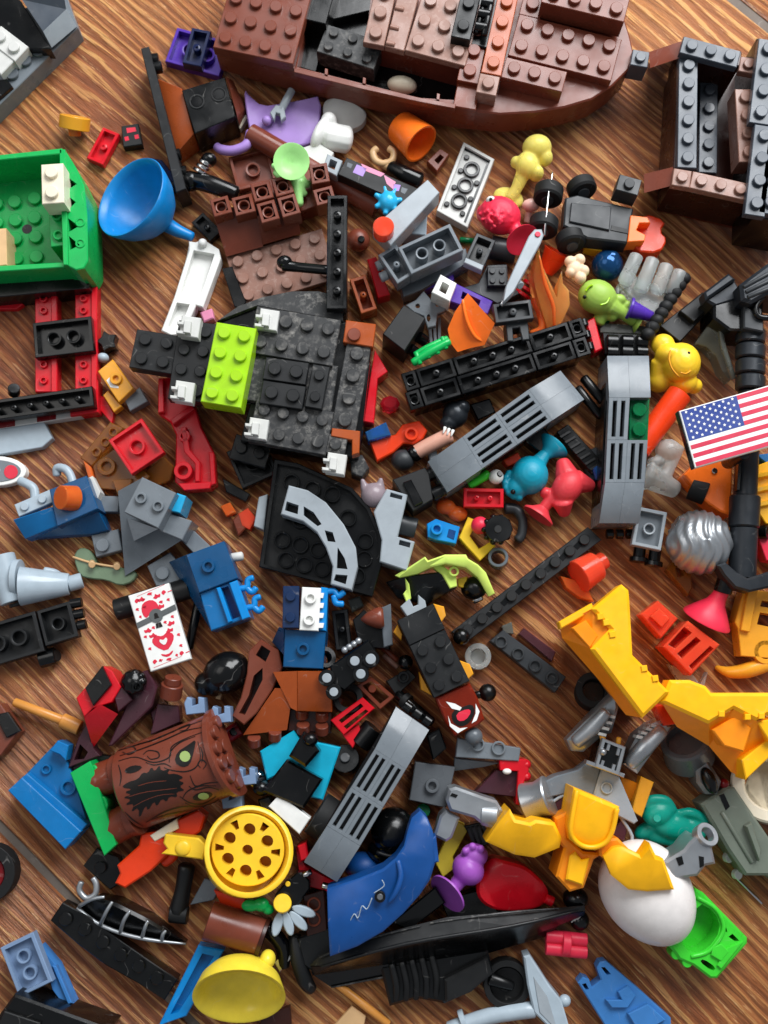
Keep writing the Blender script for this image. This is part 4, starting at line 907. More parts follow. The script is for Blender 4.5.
t.slab('arm', 'greylight', [(528, 236), (534, 229), (541, 229), (543, 235), (540, 243), (513, 292), (502, 303), (505, 286)], 27, 22, .4); t.cyl('rivet', 'pinkred', (537, 234, 27), (537, 234, 27.6), 2.8); t.cyl('pin', 'greylight', (515, 281, 22), (520, 286, 24), 4); t.slab('tip', 'chrome', [(502, 298), (506, 300), (501, 306), (499, 304)], 24, 20)
t = T('grey_leaf_plate', 'grey leaf-shaped plate with holes under the orange slope', 'plant plate', 432, 308)
t.slab('leaf', 'grey', [(406, 305), (416, 300), (424, 291), (431, 299), (442, 301), (452, 304), (444, 312), (438, 314), (436, 326), (428, 328), (424, 316), (414, 312)], 10, 7.5, .3, [circ(418, 306, 2.5, 8), circ(438, 305, 2.5, 8, 2), circ(429, 318, 2, 8, 4)])
t = T('orange_slope', 'bright orange curved slope leaning on the black double plate', 'slope brick', 470, 323)
t.frust('slope', 'orange', [(467, 293, 24), (480, 308, 24), (494, 323, 23), (489, 334, 20), (484, 345, 17), (470, 348, 16), (457, 352, 15), (450, 343, 16), (447, 329, 18), (454, 312, 21)], [(467, 297, 8), (480, 311, 8), (490, 324, 8), (487, 336, 8), (482, 344, 8), (470, 346, 8), (458, 350, 8), (452, 343, 8), (450, 330, 8), (456, 313, 8)])
t.tube('ridge', 'orange', [(462, 300, 23), (466, 320, 21.5), (474, 336, 19), (484, 342, 17)], [1.5, 2, 2, 1.5])
t = T('black_bracket', 'black open bracket with an arched foot beside the clear flame', 'bracket', 512, 315)
t.brick('charcoal', (492, 305), (530, 300), (495, 324), 21, 4, 2, 1, under=1); t.slab('foot', 'charcoal', [(505, 322), (527, 319), (529, 340), (522, 341), (519, 328), (512, 329), (513, 342), (507, 342)], 18, 10)
t = T('black_slope', 'black slope brick beside the dusty black deck', 'slope brick', 403, 328)
t.slab('slope', 'blackmat', [(403, 304), (425, 317), (404, 350), (382, 333)], 20, 3)
for x, y in ((411, 350), (420, 338)): t.cyl('stud', 'black', (x-2, y-2, 13), (x+5, y+3, 11), 6)
for i in range(3): t.slab('grille', 'greylight', [(428+i*5, 322-i*2), (431+i*5, 321-i*2), (433+i*4, 345-i*2), (430+i*4, 345-i*2)], 6, 4, .1)
t = T('green_claw', 'small green ladder-like claw on the black slope side', 'claw', 432, 352)
mb = MB().tube([(414, 362, 16), (430, 352, 17), (450, 341, 17)], [4, 5, 4]); mb.tube([(416, 354, 16), (430, 346, 17), (448, 338, 16)], [3, 3, 3])
for x, y in ((419, 358), (428, 352), (437, 348), (445, 343)): mb.tube([(x-2, y-6, 17), (x+2, y+5, 17)], 2.5)
t.part('claw', mb, 'green', ang=60)
t = T('black_double_plate', 'long black double-row plate showing its open underside', 'brick plate', 495, 363, tilt=0)
A, B, C = (399, 374), (583, 316), (407, 412); D = (B[0]+C[0]-A[0], B[1]+C[1]-A[1])
for v0, v1 in ((0, .49), (.51, 1)):
    for u0, u1, n_ in ((.0, .075, 1), (.08, .28, 2), (.285, .70, 4), (.705, .92, 2), (.925, 1, 1)):
        q = lambda u, v: lerp(lerp(A, B, u), lerp(C, D, u), v)
        t.brick('black', q(u0, v0), q(u1, v0), q(u0, v1), 25, 5, n_, 1, under=1, name='row_plate')
t.slab('belly', 'black', [lerp(A, B, .04), lerp(A, B, .96), lerp(C, D, .96), lerp(C, D, .04)], 20, 8)
for y in (322, 334, 346): t.cyl('hinge', 'black', (584+(y-322)*.25, y-3, 20), (586+(y-322)*.25, y+4, 20), 5)
t = T('black_rack', 'black toothed rack beneath the diagonal vent panel', 'rack', 575, 447)
t.slab('rack', 'black', [(556, 432), (568, 424), (604, 464), (592, 474)], 7)
for i in range(7): x = 566+i*5; y = 434+i*5.4; t.slab('tooth', 'blackmat', [(x-7, y+2), (x+3, y-4), (x+5, y-2), (x-5, y+4)], 8, 6.8, .1)
t = T('red_shaft', 'thin red shaft along the edge of the black deck', 'shaft', 375, 388)
t.slab('shaft', 'red', [(375, 350), (381, 360), (388, 372), (378, 379), (374, 424), (364, 422), (370, 380)], 10, 2)
t = T('red_gem', 'clear dark red gem below the black slope', 'gem', 390, 403); t.slab('gem', 'trgem', circ(390, 403, 10, 8, 8), 5, 0.1, 1.2)
t = T('blue_gem', 'clear blue block next to the orange wrench', 'clear block', 378, 431); t.slab('block', 'trblue', [(365, 432), (386, 422), (391, 435), (368, 441)], 9, 1); t.slab('core', 'brightblue', [(370, 432), (382, 427), (385, 434), (372, 438)], 5, 1.5)
t = T('orange_wrench', 'orange dog-bone wrench with a ring on one end', 'wrench', 400, 440)
t.slab('wrench', 'redorange', [(370, 442), (384, 437), (396, 434), (403, 424), (420, 420), (428, 430), (424, 438), (414, 444), (404, 443), (394, 452), (377, 461)], 10, 4, .5); t.ring('ring', 'redorange', (412, 433, 9.8), (412, 433, 12), 7, 4)
t = T('bare_arm', 'bare toy arm with a grey gloved fist and dark cuff', 'toy arm', 430, 440)
t.tube('arm', 'skin', [(450, 436, 13), (432, 445, 12), (413, 455, 10)], [8, 8, 7.5]); t.tube('cuff', 'black', [(416, 453, 10), (412, 456, 10)], 9)
mb = MB().ell((456, 415, 13), 13, 14, 5).ell((463, 408, 14), 8, 8, 4).ell((450, 424, 13), 10, 8, 4); t.part('glove', mb, 'gunmetal', remesh=.4)
for i in range(3): t.tube('claw', 'white', [(446+i*4, 428+i*1.5, 16), (444+i*4, 434+i*1.5, 16)], [1.8, .8])
t.ell('shoulder', 'charcoal', (403, 461, 9), 12, 11, 4.5)
t = T('black_hinge_block', 'black hinge block with two knuckles above the cat head', 'hinge', 416, 490)
t.slab('block', 'blackmat', [(393, 480), (426, 468), (430, 474), (434, 500), (414, 512)], 17, 3); t.slab('ridge', 'black', [(404, 483), (412, 480), (424, 503), (416, 507)], 18.5, 16)
for x, y in ((428, 474), (437, 492)): t.cyl('knuckle', 'black', (x-4, y+4, 14), (x+8, y-2, 14), 7)
t = T('dark_peg', 'dark grey peg between the grey L panel and the blue clip', 'peg', 408, 526); t.cyl('peg', 'charcoal', (400, 524, 7), (416, 528, 7), 10)
t = T('cat_head', 'small mauve grey cat head with two ears', 'cat head', 373, 493)
mb = MB().ell((374, 496, 13), 13.5, 13, 5); mb.tube([(365, 489, 14), (362, 480, 15)], [5, 2]); mb.tube([(380, 487, 14), (381, 479, 15)], [5, 2]); t.part('head', mb, 'mauve', remesh=.4)
t = T('grey_l_panel', 'light grey stepped L-shaped panel with hollow ends', 'panel', 395, 530)
t.slab('panel', 'greylight', [(387, 489), (408, 495), (398, 537), (415, 542), (407, 571), (380, 562), (382, 540), (374, 512)], 15, 2, .4, [[(391, 492.5), (403, 496), (402, 500), (390, 497)], [(400, 540), (411, 543), (410, 548), (399, 545)]])
t.slab('fill', 'greydark', [(389, 491), (405, 496), (404, 502), (388, 498)], 12, 4); t.slab('fill', 'greydark', [(398, 539), (412, 542), (411, 549), (397, 546)], 12, 4)

# ---- black quarter round with grey arch on it
t = T('quarter_round_plate', 'large black quarter-round plate with ringed underside', 'brick plate', 320, 525)
qr = [(274, 459), (297, 463), (326, 476), (352, 488), (370, 508), (382, 535), (383, 560), (372, 597), (259, 567)]
t.slab('plate', 'black', qr, 9, 2, .3)
cx, cy = 322, 530
t.slab('rim', 'black', qr, 12, 8.5, .3, [[(cx+(x-cx)*.93, cy+(y-cy)*.93) for x, y in qr]])
for x, y in ((291, 482), (312, 489), (332, 494), (348, 518), (365, 541), (364, 559), (357, 576), (282, 540), (300, 545), (318, 550), (304, 565), (286, 560), (322, 569), (340, 550), (343, 585), (325, 515), (300, 520)): t.ring('tube', 'black', (x, y, 8.8), (x, y, 11.5), 8.5, 6.6)
t = T('grey_arch', 'pale grey curved arch brick lying on the black quarter round', 'arch brick', 320, 535)
t.slab('arch', 'greylight', [(289, 485), (308, 490), (326, 502), (344, 524), (356, 547), (358, 566), (352, 590), (331, 584), (333, 566), (326, 547), (317, 532), (303, 521), (281, 514)], 21, 12, .4,
   [[(287, 501), (299, 505), (298, 514), (285, 510)], [(304, 506), (314, 512), (322, 524), (318, 526), (304, 515)], [(325, 530), (333, 532), (336, 542), (328, 541)], [(338, 547), (345, 558), (348, 569), (337, 568)], [(336, 574), (348, 575), (346, 584), (334, 580)]])
t.slab('arch_floor', 'black', [(286, 500), (304, 505), (322, 520), (338, 540), (348, 565), (346, 585), (334, 581), (334, 562), (324, 542), (302, 516), (285, 511)], 14, 12.2)

# ================================================================== upper right toys
t = T('red_puffer_fish', 'red spiky puffer fish with a suction cup tail and white eye', 'fish toy', 505, 220)
mb = MB().ell((500, 216, 17), 22, 19, 7.5, 25).ell((485, 214, 15), 9, 10, 4); mb.tube([(512, 226, 17), (520, 236, 18)], [9, 6])
random.seed(3)
for i in range(60):
    a = random.uniform(0, 6.28); r = random.uniform(.1, .95)
    x, y = 499+20*r*math.cos(a), 215+17*r*math.sin(a); zz = 17+7.2*math.sqrt(max(0, 1-r*r)); mb.ell((x, y, zz), 2.2, 2.2, .9, 0, 6, 5)
for q in ((478, 216), (480, 208), (484, 224)): mb.tube([(487, 215, 15), (*q, 15)], [5, 1.5])
t.part('body', mb, 'pinkred', remesh=.42, smooth=1)
t.lathe('cup', 'pinkred', (517, 234, 17), (526, 245, 21), [(4, 0), (5, 5), (10, 9), (17, 12), (17.5, 13.5), (16, 13.5), (9, 10.5), (.02, 9.5)], ang=60)
t.ell('eye', 'white', (491, 201, 21), 5, 4.4, 2.2); t.ell('pupil', 'black', (491, 200, 22.6), 2, 2, 1)
t = T('yellow_clear_figure', 'clear yellow rubbery figure on a round foot under the ship bow', 'figure toy', 525, 165)
mb = MB().ell((537, 148, 15), 15, 13, 5.5).ell((545, 158, 14), 8, 9, 4).ell((527, 166, 14), 12, 14, 5).ell((516, 163, 13), 6, 6, 3).ell((536, 174, 13), 8, 8, 4); mb.tube([(524, 172, 13), (516, 190, 10), (510, 199, 8)], [8, 6, 7]); mb.ell((508, 199, 7), 16, 11, 2.4, 20); t.part('body', mb, 'tryellow', remesh=.45)
t = T('pink_mushroom', 'tiny pale pink mushroom between fish and chassis wheels', 'mushroom', 531, 210)
t.ell('cap', 'pinkpale', (531, 205, 10), 9, 6.5, 3); t.tube('stem', 'pinkpale', [(530, 208, 8), (527, 222, 6)], [3.5, 3.5])
t = T('car_chassis', 'dark grey toy car underside with four black wheels and orange tail', 'car chassis', 600, 218)
b = t.slab('underside', 'charcoal', [(566, 198), (578, 195), (634, 209), (628, 244), (588, 239), (564, 226)], 15, 6, .6)
t.slab('pan', 'charcoal', [(572, 203), (612, 207), (610, 231), (570, 222)], 16, 14.5, parent=b); t.slab('groove', 'blackmat', [(612, 226), (631, 231), (630, 235), (611, 231)], 15.3, 14.8, .1, parent=b)
for x, y, dx, dy in ((549, 195, 0, 9), (544, 227, 0, 9), (582, 189, 5, 7), (571, 242, 4, 8)):
    wv = t.cyl('wheel', 'rubber', (x-dx*.6+1, y-dy*.8, 11), (x+dx*.6-1, y+dy*.6, 12.5), 14.5, seg=28, bev=2); t.cyl('hub', 'charcoal', (x+dx*.6-1, y+dy*.6, 12.5), (x+dx*.7-1, y+dy*.75, 12.8), 6, parent=wv)
t.tube('axle', 'chrome', [(550, 186, 17), (545, 236, 17)], 1.2); t.tube('axle', 'chrome', [(553, 172, 11), (551, 186, 11)], 1)
t.slab('clip', 'orange', [(631, 216), (648, 218), (651, 224), (640, 224), (637, 231), (646, 236), (645, 242), (628, 243)], 16, 8)
t.slab('bumper', 'redorange', smoothpoly([(644, 213), (667, 221), (660, 232), (668, 240), (660, 254), (634, 252), (636, 230)], 1), 11, 2, .6)
t.slab('seat', 'yellow', [(586, 240), (604, 243), (602, 252), (585, 248)], 6)
t = T('clear_orange_flame', 'clear orange flame piece rising beside the grey lever', 'flame', 552, 285)
mb = MB().slab([(539, 246, 24), (541, 262, 22), (552, 286, 19), (556, 295, 18), (557, 282, 21), (562, 270, 23), (563, 283, 20), (569, 290, 18), (570, 304, 16), (563, 320, 13), (556, 330, 11), (548, 330, 11), (544, 316, 13), (538, 298, 16), (534, 280, 18), (533, 262, 21)], 18, 6, .8); t.part('flame', mb, 'trflame')
t.tube('vein', 'trorange', [(539, 256, 23), (545, 284, 20), (553, 306, 17), (554, 326, 13)], [1, 2, 2, 1.5])
t = T('red_cone_cup', 'orange red cup partly hidden behind the clear flame', 'cup', 553, 256); t.lathe('cup', 'redorange', (546, 272, 6), (556, 254, 10), [(8, 0), (14, 22), (14.5, 23), (12.5, 23), (6, 6), (.02, 5)], ang=50)
t = T('red_ribbed_peg', 'bright red ribbed peg under the grey lever', 'peg', 528, 288)
for i in range(5): t.cyl('rib', 'red', (522+i*4, 296-i*5, 8), (524+i*4, 293-i*5, 8.4), 9)
t = T('clear_red_hook', 'clear orange hook below the flame', 'hook', 540, 318); t.tube('hook', 'trorange', [(534, 300, 8), (540, 312, 9), (542, 328, 9), (532, 334, 8)], [4, 4, 4, 4]); t.tube('bar', 'trorange', [(532, 334, 8), (560, 328, 8)], 4)
t = T('popcorn', 'cream popcorn piece beside the dark blue head', 'popcorn', 575, 268)
mb = MB()
for x, y, r in ((570, 262, 6), (579, 260, 6), (574, 269, 8), (583, 271, 6), (580, 278, 6), (570, 273, 5)): mb.ell((x, y, 13), r, r, 2.6)
t.part('popcorn', mb, 'peach', remesh=.35, smooth=2)
t = T('blue_metal_head', 'shiny dark blue metallic figure head by the clear fist', 'figure head', 608, 265)
mb = MB().ell((607, 266, 11), 16, 16, 6.5).ell((611, 258, 14), 9, 7, 3.5).ell((616, 270, 12), 6, 7, 3); t.part('head', mb, 'bluemetal', remesh=.4)
t = T('clear_fist', 'clear white fist with four stubby fingers', 'toy fist', 648, 282)
for a, b in (((637, 256), (625, 282)), ((653, 260), (641, 290)), ((667, 266), (657, 292)), ((680, 272), (672, 294))): t.tube('finger', 'trclear', [(*a, 14), (*b, 12)], [7, 7.5])
t.slab('palm', 'trclear', [(618, 284), (630, 272), (664, 288), (672, 300), (655, 318), (640, 308)], 10, 2, .8)
t = T('lime_fish', 'lime green round fish with a suction cup tail', 'fish toy', 605, 302)
mb = MB().ell((597, 297, 13), 20, 17.5, 6.5, 25); mb.tube([(610, 306, 13), (622, 313, 11), (634, 320, 9)], [9, 6, 7]); mb.ell((618, 300, 12), 8, 6, 3).ell((624, 306, 10), 9, 6, 3).ell((612, 314, 10), 7, 8, 3); mb.tube([(604, 312, 10), (598, 322, 8)], [6, 7]); t.part('body', mb, 'limesoft', remesh=.42)
for q in ([(585, 291, 18.6), (588, 287, 18.9), (592, 285, 19.2)], [(600, 305, 19.2), (606, 303, 18.8), (609, 298, 18.2)]): t.tube('gill', 'lime', q, 1.1, seg=6)
t.ell('eye', 'black', (584, 297, 18), 2, 2, .9)
t.lathe('cup', 'limesoft', (632, 318, 8), (644, 325, 8), [(4, 0), (6, 4), (12, 9), (12, 10), (5, 6), (.02, 6)], ang=60)
t = T('bead_chain', 'black chain of round beads along the clear fist', 'bead chain', 666, 306)
for i in range(9): u = i/8; t.ell('bead', 'rubber', (684-36*u, 279+56*u, 13), 7, 6.4, 2.5)
t.tube('core', 'black', [(684, 279, 13), (648, 335, 13)], 3)
t = T('purple_cone', 'small purple peg between the lime fish and the beads', 'peg', 640, 312); t.cyl('peg', 'purple', (630, 309, 10), (652, 317, 10), 9, 5); t.cyl('flange', 'purple', (628, 308, 10), (631, 309, 10), 11)
t = T('clear_grey_plate', 'clear grey plate under the lime fish tail', 'clear plate', 625, 327); t.slab('plate', 'trsmoke', [(600, 322), (648, 326), (648, 334), (600, 332)], 9, 5)
t = T('black_hinge_bar', 'black three-knuckle hinge above the upright vent panel', 'hinge', 626, 343)
t.slab('leaf', 'black', [(602, 332), (648, 334), (648, 356), (604, 354)], 12, 3)
for x in (606, 621, 636): t.cyl('knuckle', 'black', (x, 341, 13), (x+11, 341.5, 13), 7); t.cyl('knuckle', 'black', (x, 351, 13), (x+11, 351.5, 13), 6)
t = T('black_slab_block', 'matt black block between the bead chain and the blaster', 'block', 685, 315)
t.slab('block', 'blackmat', [(660, 326), (703, 292), (714, 306), (680, 342)], 10, 2); t.slab('raised', 'blackmat', [(680, 311), (703, 293), (713, 305), (694, 322)], 13, 9.5)
t = T('space_blaster', 'black toy blaster with ribbed grip reaching under the flag', 'toy blaster', 745, 420, tilt=0)
t.slab('barrel', 'gunmetal', [(740, 284), (768, 263), (800, 250), (800, 300), (768, 294), (752, 303), (742, 300)], 30, 12, 1.2)
t.slab('rail', 'gunmetal', [(704, 292), (729, 273), (736, 279), (706, 300)], 25, 18, .8); t.slab('muzzle', 'gunmetal', [(705, 300), (735, 280), (745, 297), (716, 306)], 22, 10, .8)
for i in range(3): t.tube('ridge', 'charcoal', [(744+i*2, 287+i*5, 30), (790, 262+i*9, 30)], 2.2)
t.slab('receiver', 'black', [(714, 304), (744, 296), (764, 300), (762, 332), (730, 330), (714, 318)], 22, 4, .8)
t.slab('trigger', 'charcoal', [(744, 304), (764, 318), (764, 332), (744, 328)], 25, 20, .5)
t.tube('trigger_guard', 'black', [(764, 296, 26), (756, 306, 26), (758, 316, 26), (768, 318, 26)], 3)
for i in range(4): y = 330+i*15.5; t.cyl('grip_ring', 'gunmetal', (750.5, y, 17), (750, y+14, 17), 14.5, seg=28, bev=1.5)
t.cyl('shaft', 'gunmetal', (750, 392, 16), (745, 500, 15), 11.5, seg=28); t.cyl('collar', 'gunmetal', (745, 496, 15), (744, 528, 15), 15, seg=28, bev=1.5); t.cyl('shaft_end', 'gunmetal', (744, 528, 15), (742, 578, 14), 13.5, seg=28)
t.slab('slot', 'black', [(739, 456), (742, 456), (740, 490), (737, 490)], 20, 17, .1)
t.slab('hook', 'gunmetal', [(717, 565), (726, 562), (737, 572), (748, 578), (768, 572), (800, 560), (800, 580), (768, 588), (750, 592), (735, 588), (724, 576)], 22, 15, .8)
t = T('yellow_animal', 'yellow rubbery animal figure curled beside the upright vent panel', 'animal toy', 675, 366)
mb = MB().ell((680, 364, 17), 20, 21, 8).ell((662, 345, 16), 12, 11, 4.5).ell((668, 356, 18), 14, 11, 6).ell((658, 380, 11), 13, 14, 5).ell((694, 387, 12), 8, 8, 4).ell((684, 383, 14), 13, 12, 5); mb.tube([(665, 350, 20), (676, 352, 22)], [6, 5]); mb.tube([(658, 362, 16), (656, 376, 13)], [8, 8]); t.part('body', mb, 'yellow', remesh=.45)
for x, y, zz in ((688, 354, 24.3), (693, 362, 23)): t.ell('eye', 'black', (x, y, zz), 1.8, 1.8, .8)
t.tube('mouth', 'amber', [(690, 372, 23.5), (685, 375, 24), (680, 374, 24.6)], .9, seg=6); t.tube('mane_line', 'amber', [(670, 350, 23.4), (668, 360, 24), (671, 370, 23.6), (678, 378, 22.6)], 1.1, seg=6)
t = T('clear_smoke_piece', 'clear smoky grey curled piece left of the blaster grip', 'clear piece', 715, 350)
t.slab('wave', 'trsmoke', [(695, 343, 10), (711, 320, 14), (722, 326, 15), (724, 345, 14), (733, 375, 12), (730, 380, 11), (722, 370, 12), (716, 355, 12), (706, 346, 11)], 12, 4, .6); t.tube('edge', 'trsmoke', [(720, 326, 15), (722, 345, 15), (733, 378, 13)], 3)
t = T('orange_tube', 'orange tube angled below the yellow animal', 'tube', 660, 420); t.cyl('tube', 'redorange', (680, 393, 11), (638, 450, 9), 12.5, 12)
t = T('white_horn', 'pale clear white horn toy with a round foot', 'horn toy', 660, 470)
mb = MB().ell((668, 450, 13), 13, 12, 5); mb.tube([(676, 446, 13), (670, 466, 12), (662, 480, 12)], [9, 6, 8]); mb.ell((655, 462, 12), 9, 6, 3.5); mb.tube([(652, 478, 12), (676, 490, 10)], [13, 9]); mb.tube([(646, 476, 13), (650, 478, 13)], [15, 14]); t.part('body', mb, 'trclear', remesh=.45)

# ---- flag tile
t = T('flag_tile', 'printed flag tile with stars and red and white stripes', 'flag', 730, 425, tilt=0)
FA, FB, FC = (679, 411), (815, 372), (695, 468); FZ = 39
FD = (FB[0]+FC[0]-FA[0], FB[1]+FC[1]-FA[1])
fq = lambda u, v: lerp(lerp(FA, FB, u), lerp(FC, FD, u), v)
t.slab('tile', 'white', [fq(0, 0), fq(1, 0), fq(1, 1), fq(0, 1)], FZ, FZ-3)
m0, m1 = .018, .982
for i in range(13):
    if i % 2 == 0:
        v0, v1 = m0+(m1-m0)*i/13, m0+(m1-m0)*(i+1)/13; u0 = .42 if i < 7 else .012
        t.decal('red_stripe', 'flagred', [fq(u0, v0), fq(.99, v0), fq(.99, v1), fq(u0, v1)], FZ)
cv = m0+(m1-m0)*7/13
can = t.decal('canton', 'flagblue', [fq(.012, m0), fq(.42, m0), fq(.42, cv), fq(.012, cv)], FZ)
mb = MB()
for r in range(9):
    for c in range(6 if r % 2 == 0 else 5):
        u = .012+.408*((c+.5)/6 if r % 2 == 0 else (c+1)/6); v = m0+(cv-m0)*(r+.6)/9.4; x, y = fq(u, v)
        mb.slab([(x+(1.75 if k % 2 == 0 else .8)*math.sin(k*math.pi/5), y-(1.75 if k % 2 == 0 else .8)*math.cos(k*math.pi/5)) for k in range(10)], FZ+.2, FZ+.11, 0)
t.part('star', mb, 'white', can)['kind'] = 'stuff'
t.slab('edge', 'black', [fq(-.012, 0), fq(0, 0), fq(0, 1), fq(-.012, 1)], FZ-.1, FZ-3.2, .1)
t.cyl('clip', 'black', (744, 452, 18), (744, 452, 36), 7)
t = T('orange_body_block', 'orange block with a black wheel below the flag', 'block', 710, 490)
b = t.slab('block', 'orange', [(684, 475), (702, 457), (733, 460), (731, 516), (720, 512), (706, 502)], 12, 2, .6); t.cyl('wheel', 'rubber', (690, 488, 8), (706, 494, 9), 12); t.cyl('screw', 'chrome', (715, 471, 12), (715, 471, 12.8), 3, parent=b)
t = T('amber_frame_edge', 'amber ribbed frame piece at the edge right of the blaster shaft', 'frame piece', 765, 490)
t.slab('panel', 'gold', [(757, 466), (800, 450), (800, 530), (766, 524), (757, 510)], 9, 2)
for y in (474, 488, 503): t.slab('rib', 'gold', [(757, y), (800, y-9), (800, y-4), (757, y+5)], 11, 8.5)
t.slab('blue_bit', 'blue', [(757, 455), (800, 450), (800, 462), (770, 466)], 8)
t = T('silver_hair_ball', 'silver wavy-ribbed hair piece left of the blaster shaft', 'hair piece', 700, 541)
mb = MB(); n = 40; rg = 22; vs = []; fs = []
cc = PV((700, 542, 14)); kk = K(700, 542, 14)
for j in range(rg+1):
    f = math.pi*.62*j/rg
    for i in range(n*2):
        a = math.pi*i/n; x = math.sin(f)*math.cos(a); y = math.sin(f)*math.sin(a)
        wob = 1+.035*math.sin(26*x*.9+2.2*math.sin(5*y)+4*y*x)
        vs.append(cc+Vector((x*32*kk*wob, y*32*kk*wob, math.cos(f)*10.5*wob)))
for j in range(rg):
    for i in range(n*2): i2 = (i+1) % (n*2); fs.append((j*n*2+i, (j+1)*n*2+i, (j+1)*n*2+i2, j*n*2+i2))
fs.append(tuple(rg*n*2+i for i in range(n*2))); mb.add(vs, fs); t.part('hair', mb, 'silver', ang=80)
for i in range(12): a = math.radians(110+i*13); t.ell('curl', 'silver', (700+31*math.cos(a), 542+30*math.sin(a), 10), 2.6, 2.6, 1.4)
t = T('grey_square_plate', 'light grey two by two plate upside down under the vent panel', 'brick plate', 648, 528)
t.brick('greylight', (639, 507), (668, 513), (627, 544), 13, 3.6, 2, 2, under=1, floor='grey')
t = T('black_twin_pins', 'pair of black flanged pins below the grey square plate', 'pins', 645, 556)
for x, y in ((641, 548), (656, 552)): t.cyl('pin', 'black', (x, y-6, 7), (x-2, y+9, 6), 6); t.cyl('flange', 'black', (x-2, y+9, 6), (x-2.5, y+14, 6), 9)
t = T('clear_orange_dome', 'clear orange red round lamp dome next to the long black beam', 'lamp dome', 583, 574)
t.cyl('drum', 'trred', (596, 566, 7), (578, 577, 9), 15, 17, seg=28); t.cyl('neck', 'trred', (604, 560, 6), (594, 567, 7), 9)
t.slab('lens', 'trorange', [(560, 576), (574, 580), (588, 590), (594, 602), (580, 598), (566, 588)], 5)
t = T('clear_brown_link', 'clear brown link plate below the silver hair piece', 'clear link', 680, 577); t.slab('link', 'trbrown', [(667, 570), (677, 556), (690, 566), (692, 588), (688, 596)], 6, 1, .4, [[(675, 568), (682, 566), (684, 576), (677, 578)]])
t = T('red_sucker_cone', 'red rubber suction cone with a black plug on top', 'suction cone', 708, 610)
t.lathe('cone', 'pinkred', (722, 590, 13), (706, 620, 8), [(7, 0), (8, 8), (10, 14), (18, 24), (25, 33), (25, 35), (22, 34), (8, 20), (.02, 18)], ang=60); t.cyl('plug', 'black', (728, 572, 15), (722, 592, 13), 9)
t = T('clear_red_box', 'clear orange red box with open compartments above the yellow boots', 'clear box', 680, 637)
t.slab('wing', 'trred', [(658, 600), (678, 618), (661, 638), (640, 614)], 9, 2, .5); t.slab('step', 'trred', [(659, 608), (670, 618), (662, 627), (650, 616)], 11, 8)
t.slab('box', 'trred', [(688, 620), (720, 644), (691, 675), (663, 646)], 14, 2, .5, [[(684, 626), (692, 632), (675, 648), (668, 644)], [(696, 636), (701, 640), (682, 658), (677, 653)], [(710, 645), (714, 648), (692, 669), (689, 665)]])
t.slab('box_floor', 'trred', [(688, 622), (718, 644), (691, 672), (666, 646)], 5, 1)
t = T('clear_sheet', 'crumpled clear film scrap beside the yellow boot', 'clear film', 690, 668); t.slab('film', 'trclear', [(668, 664, 4), (690, 670, 6), (700, 684, 3), (708, 672, 6), (704, 688, 3), (680, 684, 3)], 4, 1, .1)
t = T('yellow_lattice', 'amber yellow lattice crate piece at the edge below the hook', 'lattice', 755, 610)
t.slab('frame', 'amber', [(744, 588), (790, 594), (790, 660), (741, 656), (738, 628), (735, 622)], 12, 4, .3, [[(748, 596), (756, 598), (752, 604), (747, 604)], [(762, 600), (785, 603), (785, 610), (760, 606)], [(744, 610), (754, 612), (750, 622), (741, 620)], [(760, 612), (785, 616), (785, 630), (757, 624)]])
t.slab('post', 'amber', [(748, 590), (758, 590), (750, 632), (741, 630)], 14, 10); t.slab('panel', 'amber', [(745, 630), (790, 640), (790, 662), (742, 656)], 9, 3); t.ring('eye', 'amber', (766, 652, 9), (766, 652, 12), 12, 7)
t = T('yellow_horn', 'curved yellow horn under the lattice piece', 'horn', 742, 668); t.tube('horn', 'amber', [(716, 667, 4), (730, 672, 6), (748, 670, 8), (766, 664, 9)], [2, 6, 8, 8])
t = T('red_edge_bit', 'small red piece at the edge beside the blaster shaft', 'red piece', 764, 545); t.slab('piece', 'pinkred', [(758, 538), (790, 532), (790, 565), (766, 560)], 7); t.cyl('knob', 'black', (760, 532, 7), (768, 532, 9), 7)

# ================================================================== middle right
t = T('blue_fish', 'ocean blue round fish with a flared suction tail', 'fish toy', 530, 476)
mb = MB().ell((530, 476, 15), 19, 20, 7.5).ell((518, 488, 13), 14, 12, 5.5, -40); mb.tube([(538, 464, 15), (546, 454, 15)], [9, 6])
for i in range(7): a = math.radians(100+i*20); mb.ell((522+17*math.cos(a), 484+15*math.sin(a), 14), 4, 4, 2)
t.part('body', mb, 'oceanblue', remesh=.42, smooth=2)
t.lathe('tail_cup', 'oceanblue', (542, 460, 15), (554, 446, 14), [(5, 0), (5, 5), (9, 12), (17, 19), (17, 21), (14, 20), (6, 14), (.02, 12)], ang=60); t.ell('eye', 'black', (513, 493, 17), 2.6, 2.6, 1.2)
t = T('red_sucker_toy', 'coral red pointed toy with a suction cup foot', 'suction toy', 563, 490)
mb = MB().ell((567, 487, 14), 19, 15, 6, -55); mb.tube([(566, 474, 13), (562, 461, 12)], [12, 7]); mb.tube([(576, 482, 13), (592, 486, 11)], [13, 6]); mb.tube([(562, 500, 14), (564, 514, 10)], [12, 6]); mb.tube([(558, 492, 13), (548, 502, 12), (542, 510, 11)], [9, 6, 6]); mb.ell((545, 493, 12), 6, 6, 3); t.part('body', mb, 'coral', remesh=.42)
t.lathe('cup', 'coral', (546, 504, 11), (536, 518, 11), [(5, 0), (6, 5), (11, 10), (17, 14), (17, 16), (14, 15), (.02, 12)], ang=60)
t = T('red_short_plate', 'red one by three plate with open underside by the blue fish', 'brick plate', 483, 498); t.brick('red', (464, 488), (504, 489), (463, 507), 9, 3.6, 3, 1, under=1)
